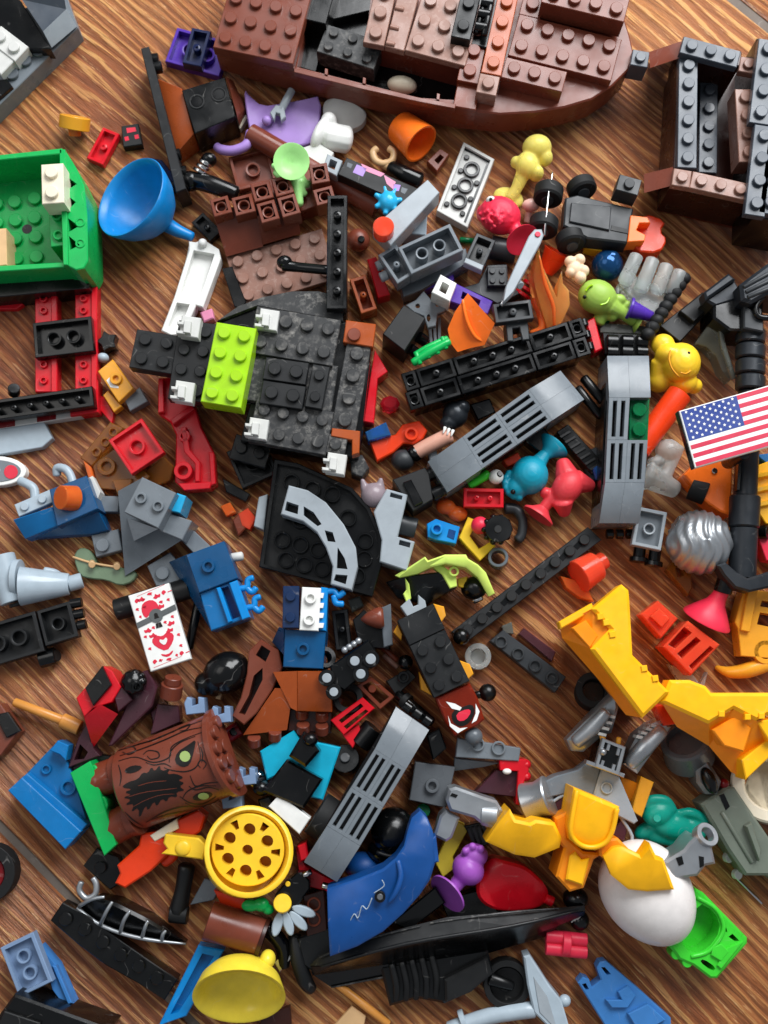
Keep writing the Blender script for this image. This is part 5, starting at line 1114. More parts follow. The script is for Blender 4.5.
t = T('white_eyeball', 'white eyeball with a green stalk under the vent panel', 'eyeball', 490, 477); t.ell('ball', 'white', (496, 477, 9), 7.5, 7.5); t.tube('stalk', 'brightgreen', [(488, 474, 8), (470, 486, 7)], [5, 4]); t.cyl('iris', 'black', (499, 475, 11), (500, 474, 11.9), 3)
t = T('red_chip', 'small clear red chip above the blue fish', 'clear chip', 512, 457); t.slab('chip', 'trred', [(503, 460), (518, 452), (522, 460), (508, 466)], 6)
t = T('clear_orange_block', 'clear orange little block above the blue clip', 'clear block', 451, 511); mb = MB().ell((446, 507, 6), 10, 8, 3).ell((458, 514, 6), 10, 8, 3); t.part('block', mb, 'trorange', remesh=.4)
t = T('blue_clip', 'bright blue clip brick with a ring', 'clip', 443, 531); t.slab('block', 'brightblue', [(427, 524), (436, 519), (460, 527), (456, 544), (436, 540), (428, 537)], 9, 1); t.ring('ring', 'brightblue', (437, 529, 8.8), (437, 529, 11), 6, 3.5); t.slab('slot', 'darkblue', [(449, 529), (456, 531), (454, 540), (447, 537)], 9.2, 8.5, .1)
t = T('yellow_bracket', 'yellow L-shaped bracket near the small grey ring', 'bracket', 477, 542); t.slab('bracket', 'yellow', [(468, 517), (478, 521), (470, 536), (479, 549), (490, 542), (496, 546), (480, 561), (459, 538)], 5)
t = T('black_gear', 'black gear with red behind next to the dark hook', 'gear', 497, 529)
t.cyl('gear', 'black', (496, 530, 7), (499, 528, 13), 13.5); t.cyl('bore', 'blackmat', (498, 528.5, 12.9), (498.2, 528.3, 13.4), 4); t.ell('red_hub', 'pinkred', (480, 525, 8), 9, 9, 4)
for i in range(10): a = i*.628; t.ell('tooth', 'black', (497+13*math.cos(a), 529+13*math.sin(a), 10.5), 3, 3, 2)
t = T('dark_hook', 'dark grey curved hook right of the black gear', 'hook', 517, 525); t.tube('hook', 'charcoal', [(506, 508, 9), (516, 509, 9), (523, 520, 9), (522, 534, 9), (518, 540, 9)], [6, 5.5, 5, 5, 5])
t = T('grey_small_ring', 'small grey ring at the tip of the lime horns', 'ring', 498, 558); t.ring('ring', 'greydark', (498, 560, 2), (498, 557, 7), 10, 7)
t = T('lime_horns', 'pale lime curved horns piece', 'horns', 445, 570)
t.slab('horns', 'hornlime', [(395, 575, 13), (410, 566, 16), (425, 556, 20), (428, 560, 20), (445, 554, 21), (466, 554, 21), (468, 558, 21), (478, 564, 19), (486, 572, 17), (495, 593, 13), (489, 596, 13), (478, 577, 17), (466, 567, 20), (446, 563, 21), (430, 567, 19), (418, 573, 16), (400, 577, 14)], 18, 9, .6)
t.slab('root', 'hornlime', [(430, 564), (444, 566), (456, 576), (457, 586), (450, 588), (442, 574)], 15, 8); t.ring('root_ring', 'hornlime', (454, 571, 14), (454, 571, 17), 5, 3)
t = T('glossy_black_wing', 'glossy black wing with a lime feather under the horns', 'wing', 420, 588)
t.slab('wing', 'black', [(386, 582, 9), (404, 576, 10), (446, 571, 14), (457, 587, 13), (427, 604, 10), (398, 598, 7)], 11, 2, .5); t.slab('feather', 'hornlime', [(405, 578, 13), (409, 584, 13), (411, 598, 12), (407, 604, 12), (403, 594, 12), (406, 590, 12)], 13, 9, .3)
t = T('black_helmet_small', 'little black shiny head with yellow visor beneath the horns', 'figure head', 474, 588)
t.ell('head', 'black', (474, 588, 8), 13, 12, 5.5); t.slab('visor', 'yellow', [(458, 578), (468, 576), (466, 588), (459, 586)], 11, 6); t.tube('chin', 'chrome', [(474, 601, 8), (482, 597, 9)], 3)
t = T('face_block_vehicle', 'black brick with orange ears and clear red monster face tile', 'brick creature', 440, 660, tilt=0)
t.brick('blackdust2', (397, 620), (433, 603), (409, 645.5), 24, 9, 2, 1, studs=0, name='tile')
t.brick('blackdust2', (409.3, 646), (445, 629), (435, 698), 24, 9, 2, 3, name='brick')
t.slab('base', 'black', [(400, 622), (431, 607), (466, 682), (437, 695)], 15, 4)
for q in ([(433, 603), (444, 606), (446, 615), (441, 622)], [(397, 624), (402, 634), (401, 640), (393, 632)], [(459, 660), (470, 664), (474, 674), (468, 680)], [(419, 672), (428, 688), (432, 696), (421, 690)]): t.slab('ear', 'amber', q, 18, 10)
fc = t.slab('face_tile', 'trface', [(435, 698), (470, 683), (478, 698), (485, 720), (478, 726), (455, 737), (446, 724)], 22, 8, .6)
t.decal('mouth_print', 'printblack', [(452, 712), (462, 708), (472, 704), (476, 712), (470, 724), (460, 728), (452, 722)], 22, parent=fc, rnd=1)
for q in ([(446, 702), (455, 704), (462, 708), (460, 711), (452, 709)], [(448, 716), (451, 724), (460, 729), (468, 728), (458, 734), (450, 727)], [(476, 704), (480, 712), (477, 721), (472, 724), (476, 714)]): t.decal('white_print', 'white', q, 22.1, parent=fc)
t.decal('mouth_print', 'printred', [(456, 714), (468, 709), (472, 712), (466, 721), (458, 722)], 22.12, parent=fc, rnd=1)
t.ell('ball', 'black', (488, 693, 14), 9); t.tube('ball_neck', 'black', [(474, 696, 14), (484, 694, 14)], 4)
t.slab('grey_bracket', 'greylight', [(400, 606), (409, 598), (413, 606), (418, 604), (418, 594), (425, 600), (427, 610), (408, 618)], 22, 14)
t = T('long_black_beam', 'long narrow black studded beam with a ball end', 'beam', 528, 583)
bm_ = t.slab('beam', 'blackdust2', [(451, 632), (588, 527), (602, 540), (462, 646)], 9, 2)
for i in range(9):
    u = (i+.5)/9; x, y = lerp((460, 636), (592, 534), u); t.cyl('stud', 'blackmat', (x, y, 8.8), (x, y, 10.6), 5.4, parent=bm_)
    if i < 8: x, y = lerp((460, 636), (592, 534), (i+1)/9); t.slab('slot', 'black', [(x-4, y+1), (x+1, y-4), (x+5, y), (x, y+5)], 9.1, 8.5, .05, parent=bm_)
t.ell('ball', 'black', (461, 637, 10), 8.5)
t = T('clear_washer', 'clear white round washer beside the face brick', 'washer', 478, 656); t.ring('washer', 'trclear', (478, 657, .5), (478, 656, 5), 13, 7.5); t.cyl('web', 'trclear', (478, 657, .6), (478, 657, 2), 8)
t = T('dark_four_hole_plate', 'dark grey narrow plate with four round studs near the beam', 'brick plate', 527, 660)
p_ = t.slab('plate', 'charcoal', [(490, 641), (503, 630), (566, 677), (555, 693)], 7)
for x, y in ((501, 642), (518, 654), (535, 666), (552, 678)): t.ring('stud', 'charcoal', (x, y, 6.8), (x, y, 8.2), 6.3, 4.4, parent=p_)
t = T('clear_plum_bar', 'clear plum coloured bar behind the four hole plate', 'clear bar', 537, 642); t.slab('bar', 'trplum', [(519, 634), (524, 628), (556, 652), (552, 662)], 6); t.slab('grey_end', 'trsmoke', [(502, 626), (512, 622), (514, 634), (504, 634)], 6)

# ================================================================== left middle
t = T('blue_wedge_craft', 'blue slope bricks with a clear orange stud and grey hooks', 'brick assembly', 62, 508)
t.brick('paleblue', (14, 505), (49, 490), (19, 517), 11, 4, 2, 1, name='pale_plate')
t.slab('dark_wedge', 'blue2', [(49, 490), (86, 476), (98, 509), (57, 527)], 16, 4); t.slab('lower_wedge', 'blue2', [(26, 539, 6), (58, 524, 12), (98, 510, 12), (108, 530, 8), (92, 534, 7)], 10, 1)
t.slab('blue_slope', 'blue', [(13, 520, 11), (53, 507, 14), (58, 526, 14), (25, 539, 10)], 13, 2)
t.cyl('orange_stud', 'trorange', (75, 499, 15), (60, 498, 20), 13, 12)
t.slab('white_edge', 'offwhite', [(88, 478), (92, 476), (100, 492), (97, 500)], 10, 3)
t.tube('grey_hook', 'paleblue', [(57, 475, 5), (57, 468, 6), (65, 469, 7), (70, 475, 7), (73, 484, 7)], 4.2); t.tube('grey_hook', 'paleblue', [(20, 481, 5), (29, 485, 6), (34, 490, 6), (35, 500, 6)], 4.6)
t = T('grey_wedge_craft', 'grey pyramid wedge with two hollow studs and plate feet', 'brick assembly', 155, 525, tilt=0)
t.brick('grey', (142, 477), (176, 493), (122, 511), 26, 9, 2, 1, studs=2, name='stud_block')
t.frust('wedge', 'grey', [(142, 478, 17), (176, 493, 17), (182, 540, 12), (125, 576, 4), (118, 491, 12)], [(142, 478, 2), (176, 493, 2), (180, 538, 2), (125, 576, 2), (118, 491, 2)])
t.frust('facet', 'greylight', [(127, 518, 20), (158, 529, 20), (134, 541, 14)], [(127, 518, 10), (158, 529, 10), (134, 541, 8)])
t.slab('side_block', 'grey', [(166, 512), (192, 521), (182, 540), (158, 530)], 18, 4); t.slab('blue_tile', 'sky', [(177, 493), (186, 496), (180, 513), (171, 511)], 20, 6)
t.slab('foot_plate', 'grey', [(98, 496), (120, 496), (118, 512), (100, 512)], 5)
p_ = t.slab('foot_plate', 'grey', [(91, 535), (118, 529), (122, 550), (96, 557)], 5); t.cyl('stud', 'grey', (102, 545, 4.8), (102, 545, 6.6), 6.6, parent=p_)
p_ = t.slab('foot_plate', 'grey', [(147, 566), (170, 552), (184, 572), (176, 586), (156, 586)], 5); t.cyl('stud', 'grey', (162, 573, 4.8), (162, 573, 6.6), 6.6, parent=p_)
t.slab('arm_plate', 'grey', [(182, 541), (193, 530), (212, 548), (200, 560)], 8, 2)
t = T('sand_green_leaves', 'sand green leaf plate with tan stalks below the grey wedge', 'leaf plate', 105, 568)
t.slab('leaf', 'sandgreen', [(73, 557), (78, 548), (87, 548), (95, 556), (98, 567), (110, 565), (124, 568), (138, 572), (133, 582), (120, 586), (106, 580), (92, 579), (79, 576)], 3, .1, .4, rnd=1); t.tube('stalk', 'tan', [(73, 557, 3.3), (92, 563, 3.6), (115, 567, 3.4)], 1.2)
for x, y in ((92, 563), (117, 565)): t.cyl('bud', 'tan', (x, y, 3), (x, y+2, 6), 3.4)
t = T('grey_cannon_arm', 'pale blue grey cannon arm with cone barrel at the edge', 'cannon', 35, 582)
t.cyl('socket', 'paleblue', (0, 556, 10), (14, 602, 9), 14); t.cyl('socket_hole', 'black', (16, 602.5, 9.5), (17, 606, 9.3), 8); t.cyl('cone', 'paleblue', (20, 586, 10), (69, 584, 8), 20, 11); t.cyl('nozzle', 'paleblue', (68, 584, 8), (82, 580, 7), 8); t.tube('clip', 'paleblue', [(44, 570, 9), (54, 572, 8), (60, 576, 6)], 3.5)
t.ring('collar', 'paleblue', (14, 578, 10), (20, 578, 10), 19, 10)
t = T('black_hinge_plates', 'black plates with hinge ends showing undersides at the edge', 'brick plate', 40, 632)
t.brick('blackdust2', (-30, 630), (34, 611), (-18, 670), 12, 5, 3, 2, under=1); t.brick('blackdust2', (36, 611), (69, 601), (47, 646), 12, 5, 2, 2, under=1, name='end_plate')
for y in (604, 615, 626): t.cyl('hinge', 'black', (70+(y-604)*.35, y, 10), (82+(y-604)*.2, y-2, 10), 5)
t.cyl('peg', 'black', (40, 660, 7), (56, 656, 7), 9); t.cyl('peg_hole', 'blackmat', (56, 656, 7), (57.4, 655.6, 7.3), 6)
t = T('printed_card_tile', 'white card tile with ornate red and grey lock print', 'card tile', 158, 628)
CA, CB, CC = (127.5, 596), (168, 583), (150, 672)
cq = lambda u, v: (CA[0]+(CB[0]-CA[0])*u+(CC[0]-CA[0])*v, CA[1]+(CB[1]-CA[1])*u+(CC[1]-CA[1])*v)
CZ = 13; cd_ = t.slab('tile', 'white', [cq(0, 0), cq(1, 0), cq(1, 1), cq(0, 1)], CZ, CZ-3)
def cdc(m_, uv, z=CZ, rnd=1, nm='print'): t.decal(nm, m_, [cq(*p) for p in uv], z, parent=cd_, rnd=rnd)
cdc('printred', [(.2, .22), (.28, .14), (.5, .13), (.62, .2), (.6, .3), (.42, .26), (.3, .34), (.22, .32)])
for u, v in ((.16, .1), (.82, .1), (.16, .9), (.82, .9)):
    cdc('printred', [(u-.06, v-.01), (u+.02, v-.04), (u+.07, v), (u+.02, v+.012), (u-.01, v+.03)]); cdc('printred', [(u+.1, v), (u+.2, v-.005), (u+.2, v+.005), (u+.1, v+.012)], rnd=0)
for u, v, s_ in ((.28, .1, 1), (.64, .12, -1), (.22, .5, 1), (.78, .5, -1), (.3, .58, 1), (.7, .58, -1), (.66, .26, -1)):
    cdc('printred', [(u-.1*s_, v-.03), (u-.03*s_, v-.015), (u+.02*s_, v-.045), (u+.05*s_, v-.01), (u+.1*s_, v), (u+.03*s_, v+.03), (u-.02*s_, v+.012), (u-.08*s_, v+.02)])
cdc('printred', [(.5, .82), (.28, .72), (.22, .63), (.36, .58), (.5, .62), (.64, .58), (.78, .63), (.72, .72)]); cdc('white', [(.5, .74), (.4, .68), (.42, .64), (.5, .67), (.58, .64), (.6, .68)], CZ+.12)
cdc('printred', [(.34, .82), (.5, .86), (.66, .82), (.62, .86), (.5, .89), (.38, .86)]); cdc('printgrey', [(.0, .36), (1, .28), (1, .35), (0, .43)], CZ+.14, 0)
for u, v, du in ((.12, .2, .05), (.88, .2, .05), (.14, .3, .04), (.86, .42, .05), (.12, .56, .05), (.88, .66, .05), (.14, .72, .05), (.86, .8, .05), (.3, .2, .06), (.7, .2, .06), (.36, .48, .05), (.66, .46, .05), (.5, .92, .08), (.3, .9, .04), (.7, .9, .04), (.5, .06, .08)):
    cdc('printred', [(u-du, v), (u-du*.2, v-.022), (u+du, v-.008), (u+du*.4, v+.006), (u+du*.7, v+.026), (u-du*.3, v+.012)], CZ)
t.decal('lock_print', 'printgrey', circ(*cq(.5, .345), 7, 16), CZ+.26, parent=cd_); t.decal('keyhole_print', 'printblack', circ(*cq(.5, .335), 2, 10), CZ+.38, parent=cd_); t.decal('keyhole_print', 'printblack', [cq(.46, .345), cq(.54, .345), cq(.56, .38), cq(.44, .38)], CZ+.38, parent=cd_)
cdc('printblack', [(.44, .44), (.56, .44), (.58, .5), (.42, .5)], CZ+.14, 0); cdc('printred', [(.2, .04), (.9, .0), (.9, .004), (.2, .045)], CZ, 0); cdc('printred', [(.1, .96), (.8, .93), (.8, .934), (.1, .965)], CZ, 0)
t = T('black_handle_rod', 'black grip and thin rod lying under the white card', 'rod', 150, 600); t.cyl('grip', 'blackmat', (116, 610, 6), (190, 588, 6), 11); t.tube('rod', 'black', [(199, 600, 4), (189, 648, 4)], 4.5)
t = T('blue_clip_craft', 'dark blue slopes with a bright blue double clip', 'brick assembly', 212, 588, tilt=0)
p_ = t.slab('tile', 'blue2', [(186, 555), (224, 541), (238, 578), (199, 593)], 18, 3); t.ring('stud', 'blue2', (208, 566, 17.8), (208, 566, 19.5), 6.5, 3.6, parent=p_)
t.frust('slope', 'blue2', [(169, 562, 5), (186, 555, 17), (199, 593, 17), (211, 630, 12)], [(169, 562, 1), (186, 555, 1), (199, 593, 1), (211, 630, 1)])
t.slab('front', 'blue', [(199, 593), (237, 579), (250, 617), (211, 631)], 16, 2, .4, [[(219, 589), (228, 586), (241, 616), (231, 620)]]); t.slab('slot_floor', 'darkblue', [(218, 588), (230, 585), (243, 617), (230, 622)], 12, 3); t.slab('rail', 'brightblue', [(229, 583), (237, 580), (250, 617), (242, 620)], 18, 12); t.slab('rail', 'brightblue', [(216, 588), (220, 587), (232, 621), (228, 623)], 18, 12)
for x, y in ((247, 588), (254, 607)): t.tube('clip', 'brightblue', [(x-8, y+1, 15), (x, y-1, 15), (x+1, y-8, 15), (x+6, y-10, 15)], 3.2); t.tube('clip', 'brightblue', [(x, y, 15), (x+5, y+4, 15), (x+9, y, 15)], 3.2)
t.tube('white_pin', 'offwhite', [(230, 558, 8), (242, 556, 8)], 4.5)
t = T('blue_white_stack', 'dark blue and white stacked bricks with a blue clip', 'brick assembly', 304, 628, tilt=0)
t.brick('navy2', (283, 586), (299, 586), (280, 628), 23, 8, 1, 2, name='navy_brick'); t.brick('white', (302, 587), (321, 588), (298, 630), 22, 6, 1, 2, studs=2, name='white_plate')
for i in range(4): t.slab('white_tooth', 'white', [(319, 593+i*10), (324, 593+i*10), (323, 598+i*10), (318, 598+i*10)], 21.5, 17, .1)
t.slab('blue_bar', 'brightblue', [(321, 587), (328, 588), (326, 631), (318, 630)], 20, 10); t.tube('clip', 'brightblue', [(327, 592, 18), (334, 591, 18), (338, 596, 18), (344, 592, 18)], 3.2); t.tube('clip', 'brightblue', [(334, 596, 18), (336, 603, 18), (343, 604, 18)], 3.2)
p_ = t.slab('tile', 'blue2', [(285, 629), (326, 631), (323, 669), (283, 667)], 19, 3); t.ring('stud', 'blue2', (303, 649, 18.8), (303, 649, 20.5), 6.4, 3.6, parent=p_)
t.slab('slope', 'blue2', [(279, 627, 16), (285, 629, 17), (284, 655, 17), (272, 642, 6)], 14, 2)
t = T('black_open_bracket', 'black open one by two bracket above the engine block', 'bracket', 342, 630); t.brick('blackdust2', (332, 611), (348, 609), (336, 651), 12, 5, 1, 2, under=1)
t = T('engine_block', 'black engine block with white capped pipes and a wheel', 'toy engine', 350, 668)
t.slab('block', 'black', [(330, 666), (369, 639), (376, 650), (372, 668), (345, 691), (332, 684)], 18, 4, .6)
for x, y, r in ((327, 678, 7), (334, 692, 6.6), (355, 661, 7), (371, 659, 7.4), (361, 674, 7)):
    c = t.cyl('pipe', 'black', (x, y, 10), (x, y, 20), r+1.2); t.cyl('cap', 'greylight', (x, y, 19.9), (x, y, 20.4), r-2.2, parent=c)
for i in range(4): t.ell('silver_bead', 'silver', (345+i*4.6, 650-i*3, 20), 3.4)
t.ring('wheel', 'black', (322, 660, 12), (326, 657, 16), 11, 6); t.ring('tyre', 'rubber', (348, 700, 5), (348, 698, 10), 15, 9)
t = T('brown_cone_wedge', 'brown cone tip on a black and grey wedge', 'wedge', 375, 628)
t.slab('black_wedge', 'black', [(353, 620), (364, 610), (386, 628), (390, 650), (372, 648), (358, 640)], 10); t.slab('grey_wedge', 'greydark', [(380, 609), (391, 604), (393, 645), (384, 648)], 13, 2); t.lathe('cone', 'brownred', (384, 618, 15), (361, 620, 15), [(9, 0), (11, 3), (10, 9), (6, 17), (1, 23)], ang=60)
t = T('brown_curved_arm', 'brown curved bracket arm with a square socket', 'curved arm', 258, 682)
t.slab('arm', 'brownlight', [(248, 651), (260, 639), (278, 650), (282, 668), (272, 690), (256, 714), (243, 726), (231, 717), (240, 698), (246, 674)], 20, 8, .4, [[(255, 655), (261, 645), (270, 651), (265, 662)], [(253, 676), (262, 668), (262, 680), (244, 716), (238, 714), (248, 696)]]); t.slab('arm_floor', 'browndark', [(252, 652), (262, 643), (274, 652), (266, 680), (244, 720), (236, 714), (248, 690)], 11, 7)
t = T('brown_slope_pair', 'brown slope bricks with studs facing sideways below the arm', 'slope bricks', 290, 705, tilt=0)
t.frust('slope', 'brownorange', [(243, 735, 10), (275, 688, 16), (293, 689, 16), (287, 730, 10)], [(243, 735, 1), (275, 688, 1), (293, 689, 1), (287, 730, 1)]); t.frust('slope', 'brownorange', [(273, 672, 18), (297, 671, 18), (297, 711, 14), (291, 708, 14)], [(273, 672, 3), (297, 671, 3), (297, 711, 3), (291, 708, 3)]); t.slab('slope', 'brownorange', [(297, 671, 18), (332, 671, 18), (332, 712, 14), (297, 711, 14)], 16, 3)
t.slab('side_plate', 'browndark', [(290, 709), (332, 712), (331, 733), (288, 731)], 8, 1)
for x, y in ((302, 713), (322, 715), (303, 728), (322, 729), (254, 741), (275, 735)): t.cyl('stud', 'brownred', (x, y-4, 10), (x, y+4, 8), 6.6)
t = T('black_helmet', 'glossy black bumpy helmet left of the brown arm', 'helmet', 222, 676)
mb = MB().ell((226, 673, 10), 24, 21, 8.5, -25).ell((205, 684, 8), 11, 12, 6).ell((236, 666, 10), 12, 13, 7).ell((214, 688, 7), 10, 9, 5); t.part('helmet', mb, 'black', remesh=.5); t.slab('chin_tip', 'tan', [(216, 693), (222, 692), (220, 700), (215, 699)], 6, 1)
t = T('dark_red_pin', 'dark red pin beside the stump clip', 'pin', 232, 734); t.cyl('pin', 'darkred', (224, 738, 7), (240, 728, 7), 8); t.cyl('pin_hole', 'black', (233, 732, 9), (234, 731.5, 10.2), 4)
t = T('red_black_racer', 'red and black racer on a plum hull above the tree stump', 'toy racer', 110, 710, tilt=0)
t.slab('hull', 'plum', [(108, 746), (122, 715), (140, 672), (147, 670), (157, 687), (152, 706), (130, 728), (112, 746)], 12, 2, .5); t.slab('red_frame', 'red', [(85, 688), (103, 666), (112, 671), (121, 687), (112, 702), (93, 708), (84, 717), (76, 698)], 17, 4)
t.slab('black_tile', 'black', [(85, 688), (102, 666), (111, 685), (93, 706)], 19, 16); t.slab('dark_block', 'plum', [(112, 688), (122, 684), (132, 700), (118, 712)], 16, 4)
t.frust('red_slope', 'red', [(84, 717, 16), (100, 704, 18), (118, 714, 17), (93, 748, 6)], [(84, 717, 2), (100, 704, 2), (118, 714, 2), (93, 748, 2)]); t.slab('tail', 'plum', [(68, 768), (78, 738), (87, 722), (93, 748), (100, 756)], 8, 1, .4, [[(74, 760), (80, 744), (88, 752), (84, 759)]]); t.slab('tail_base', 'black', [(62, 772), (98, 754), (112, 756), (88, 776)], 5, .5)
mb = MB().ell((134, 682, 14), 13, 13, 5)
for i in range(8): mb.ell((134+9*math.cos(i*.8), 682+9*math.sin(i*.8), 16), 4, 4, 2)
t.part('engine', mb, 'black', remesh=.4, smooth=1); t.ring('exhaust', 'black', (136, 686, 18), (137, 687, 20), 5, 3)
t = T('brown_round_stack', 'brown round bricks standing above the tree stump', 'round bricks', 170, 697); t.cyl('round_brick', 'brownred', (170, 697, 9), (172, 684, 11), 11); t.cyl('stud', 'brownred', (172, 684, 11), (173, 677, 12), 8.5); t.slab('slope', 'plum', [(157, 704), (178, 706), (180, 722), (150, 735)], 8, 1)
t = T('tan_hammer_handle', 'tan orange rod with a thick end left of the racer', 'rod', 45, 715); t.tube('rod', 'tanorange', [(15, 702, 4), (64, 721, 4)], [4.5, 5]); t.cyl('head', 'tanorange', (62, 720, 4.5), (80, 728, 4.5), 7.5)
t = T('brown_edge_block', 'reddish brown block with black tile at the very edge', 'block', 5, 730); t.slab('block', 'brownlight', [(-20, 700), (0, 704), (18, 732), (0, 756), (-20, 760)], 9, 1); t.slab('tile', 'black', [(-6, 715), (7, 712), (20, 731), (6, 738)], 10.5, 8)
t = T('blue_ridged_plate', 'blue ridged bracket plate left of the green stump base', 'bracket plate', 45, 797)
t.slab('front', 'brightblue2', [(8, 790), (22, 777), (81, 831), (65, 849)], 13, 1); t.slab('ridge', 'brightblue2', [(22, 777), (27, 773), (87, 824), (81, 831)], 11, 1); t.slab('plate', 'blue', [(27, 773), (52, 747), (62, 740), (69, 745), (67, 760), (78, 790), (87, 822)], 7, .5)
t.slab('lug', 'brightblue2', [(50, 750), (58, 740), (69, 745), (66, 760), (60, 754)], 12, 6); t.ring('socket', 'blue', (68, 787, 6.8), (68, 787, 8.5), 8, 5); t.ring('socket', 'blue', (46, 769, 6.8), (46, 769, 8.2), 5, 3)
t = T('red_rack', 'red slotted rack below the engine block', 'rack', 352, 718)
t.slab('rack', 'red', [(330, 720), (362, 697), (374, 708), (343, 735)], 12, 8, .3, [[(338, 720), (360, 703), (363, 706), (341, 723)], [(343, 726), (365, 709), (368, 711), (346, 729)]]); t.slab('block', 'red', [(342, 735), (358, 724), (361, 734), (352, 748)], 10, 2)
t = T('black_cylinder_peg', 'black cylinder peg touching the red rack', 'peg', 367, 735); t.cyl('peg', 'black', (374, 727, 8), (360, 744, 7), 11)
t = T('brown_open_square', 'brown open square frame by the engine block', 'frame', 375, 694); t.slab('frame', 'brown', [(356, 686), (371, 677), (395, 697), (380, 710)], 6, 3, .3, [[(362, 686), (371, 681), (389, 697), (380, 704)]]); t.cyl('pin', 'brown', (372, 690, 2), (372, 689, 6), 4)
t = T('black_small_clip', 'small black clip with a ball left of the face brick', 'clip', 400, 680); t.slab('clip', 'blackmat', [(386, 681), (408, 669), (416, 677), (396, 696)], 7); t.ell('ball', 'black', (405, 662, 8), 7.5); t.ring('ring', 'black', (403, 677, 7), (403, 677, 9), 6, 3)

# ================================================================== bottom left
t = T('cyan_panel', 'clear cyan curved windscreen panel under a black figure', 'windscreen', 302, 762)
t.slab('panel', 'cyan', [(260, 751), (294, 730), (300, 738), (341, 747), (323, 800), (311, 797), (316, 780), (300, 764), (267, 780)], 9, 4, .5)
t = T('black_seat_figure', 'black seated figure block lying on the cyan panel', 'figure', 300, 765)
t.slab('torso', 'black', [(289, 757), (304, 732), (320, 752), (306, 768)], 19, 8, 1); t.ell('head', 'black', (311, 740, 19), 8, 7, 3); t.slab('glass', 'black', [(287, 760), (323, 780), (304, 809), (262, 792)], 15, 9, .8); t.ell('foot', 'black', (262, 788, 10), 9, 8, 4)
t = T('white_small_plate', 'white plate between the yellow wheel cup and cyan panel', 'brick plate', 290, 815); t.slab('plate', 'white', [(279, 795), (310, 819), (299, 835), (268, 807)], 14, 8)
t = T('tyre_ring', 'black tyre on its edge left of the vented panel', 'tyre', 322, 813); t.ring('tyre', 'rubber', (316, 812, 11), (328, 820, 11), 22, 12)
t = T('yellow_wheel_cup', 'yellow round drum with seven holes and a side handle', 'drum', 245, 852, tilt=0)
ax0, ax1 = (243, 858, 10), (250, 850, 27)
t.lathe('drum', 'yellow', ax0, ax1, [(36, 0), (39, 3), (42.5, 36), (43.5, 46), (42.5, 47), (39, 47), (38, 44), (37, 33), (35.5, 4), (.02, 4)], seg=44, ang=50)
hub = [circ(247.5, 850, 5.5, 14)]
for i in range(6): a = math.radians(-85+60*i); hub.append(circ(247.5+22*math.cos(a), 850+21*math.sin(a), 6.2, 14))
for i in range(6):
    a = math.radians(-55+60*i); c, s_ = math.cos(a), math.sin(a)
    hub.append([(247.5+24*c-2*s_, 850+23*s_+2*c), (247.5+33*c-4*s_, 850+32*s_+4*c), (247.5+33*c+4*s_, 850+32*s_-4*c), (247.5+24*c+2*s_, 850+23*s_-2*c)])
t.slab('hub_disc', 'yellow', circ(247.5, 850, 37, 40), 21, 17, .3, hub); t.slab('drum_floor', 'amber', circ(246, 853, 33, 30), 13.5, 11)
t.slab('handle', 'yellow', [(160, 854), (166, 849), (162, 843), (164, 834), (198, 838), (206, 846), (202, 860)], 21, 15, .5); t.ell('handle_boss', 'yellow', (182, 848, 21), 8, 8, 1.2)
t = T('orange_figure', 'red orange figure legs with white band under the drum handle', 'figure', 158, 848)
t.slab('legs', 'redorange', [(116, 866), (138, 846), (140, 834), (156, 832), (172, 851), (150, 872), (124, 889), (114, 884), (119, 874)], 14, 4, .6); t.slab('shirt', 'redorange', [(152, 836), (177, 820), (198, 810), (205, 816), (200, 832), (172, 852)], 13, 4, .6); t.slab('white_band', 'cream', [(149, 836), (176, 819), (178, 829), (154, 842)], 14.6, 6); t.tube('arm', 'redorange', [(176, 846, 10), (172, 856, 10), (164, 862, 9)], 6)
t = T('black_bone', 'charcoal bone-shaped arm below the drum', 'arm', 180, 890); t.tube('shaft', 'blackmat', [(187, 866, 13), (183, 890, 12), (178, 912, 11)], [9, 8, 10]); t.cyl('knuckle', 'blackmat', (170, 914, 11), (188, 916, 11), 9)
t = T('grey_flap', 'grey flat flap behind the black bone arm', 'flap', 200, 900); t.slab('flap', 'grey', [(190, 905), (205, 878), (222, 884), (214, 900)], 6, 3)
t = T('silver_rib_tail', 'black tapering tail with silver ribs and a clip end', 'tail', 130, 915, tilt=0)
t.slab('tail', 'black', [(78, 906, 8), (95, 898, 13), (115, 903, 15), (149, 920, 14), (186, 943, 8), (160, 942, 9), (120, 932, 10), (95, 921, 9)], 12, 3, 1)
t.tube('spine', 'silver', [(77, 908, 9), (95, 922, 10), (120, 933, 11), (150, 940, 11), (186, 944, 9)], [2, 2, 2, 2, 1])
for q in ([(79, 906, 10), (92, 899, 14), (104, 897, 14)], [(100, 925, 11), (106, 912, 15), (112, 902, 15)], [(120, 933, 11), (124, 920, 15), (130, 911, 15)], [(142, 938, 11), (145, 928, 14), (148, 921, 14)], [(162, 942, 10), (163, 935, 12), (166, 931, 12)]): t.tube('rib', 'silver', q, [2, 2, 1.6])
t.tube('clip', 'silver', [(81, 882, 10), (79, 890, 10), (86, 898, 10), (95, 894, 10), (96, 884, 10), (93, 878, 10)], 3)
t = T('black_curved_beam', 'long black curved studded plate at the lower left', 'brick plate', 112, 952)
bb = t.slab('beam', 'black', [(50, 921), (62, 903), (90, 918), (120, 941), (150, 962), (177, 980), (164, 1001), (138, 984), (106, 966), (78, 945)], 8, 1)
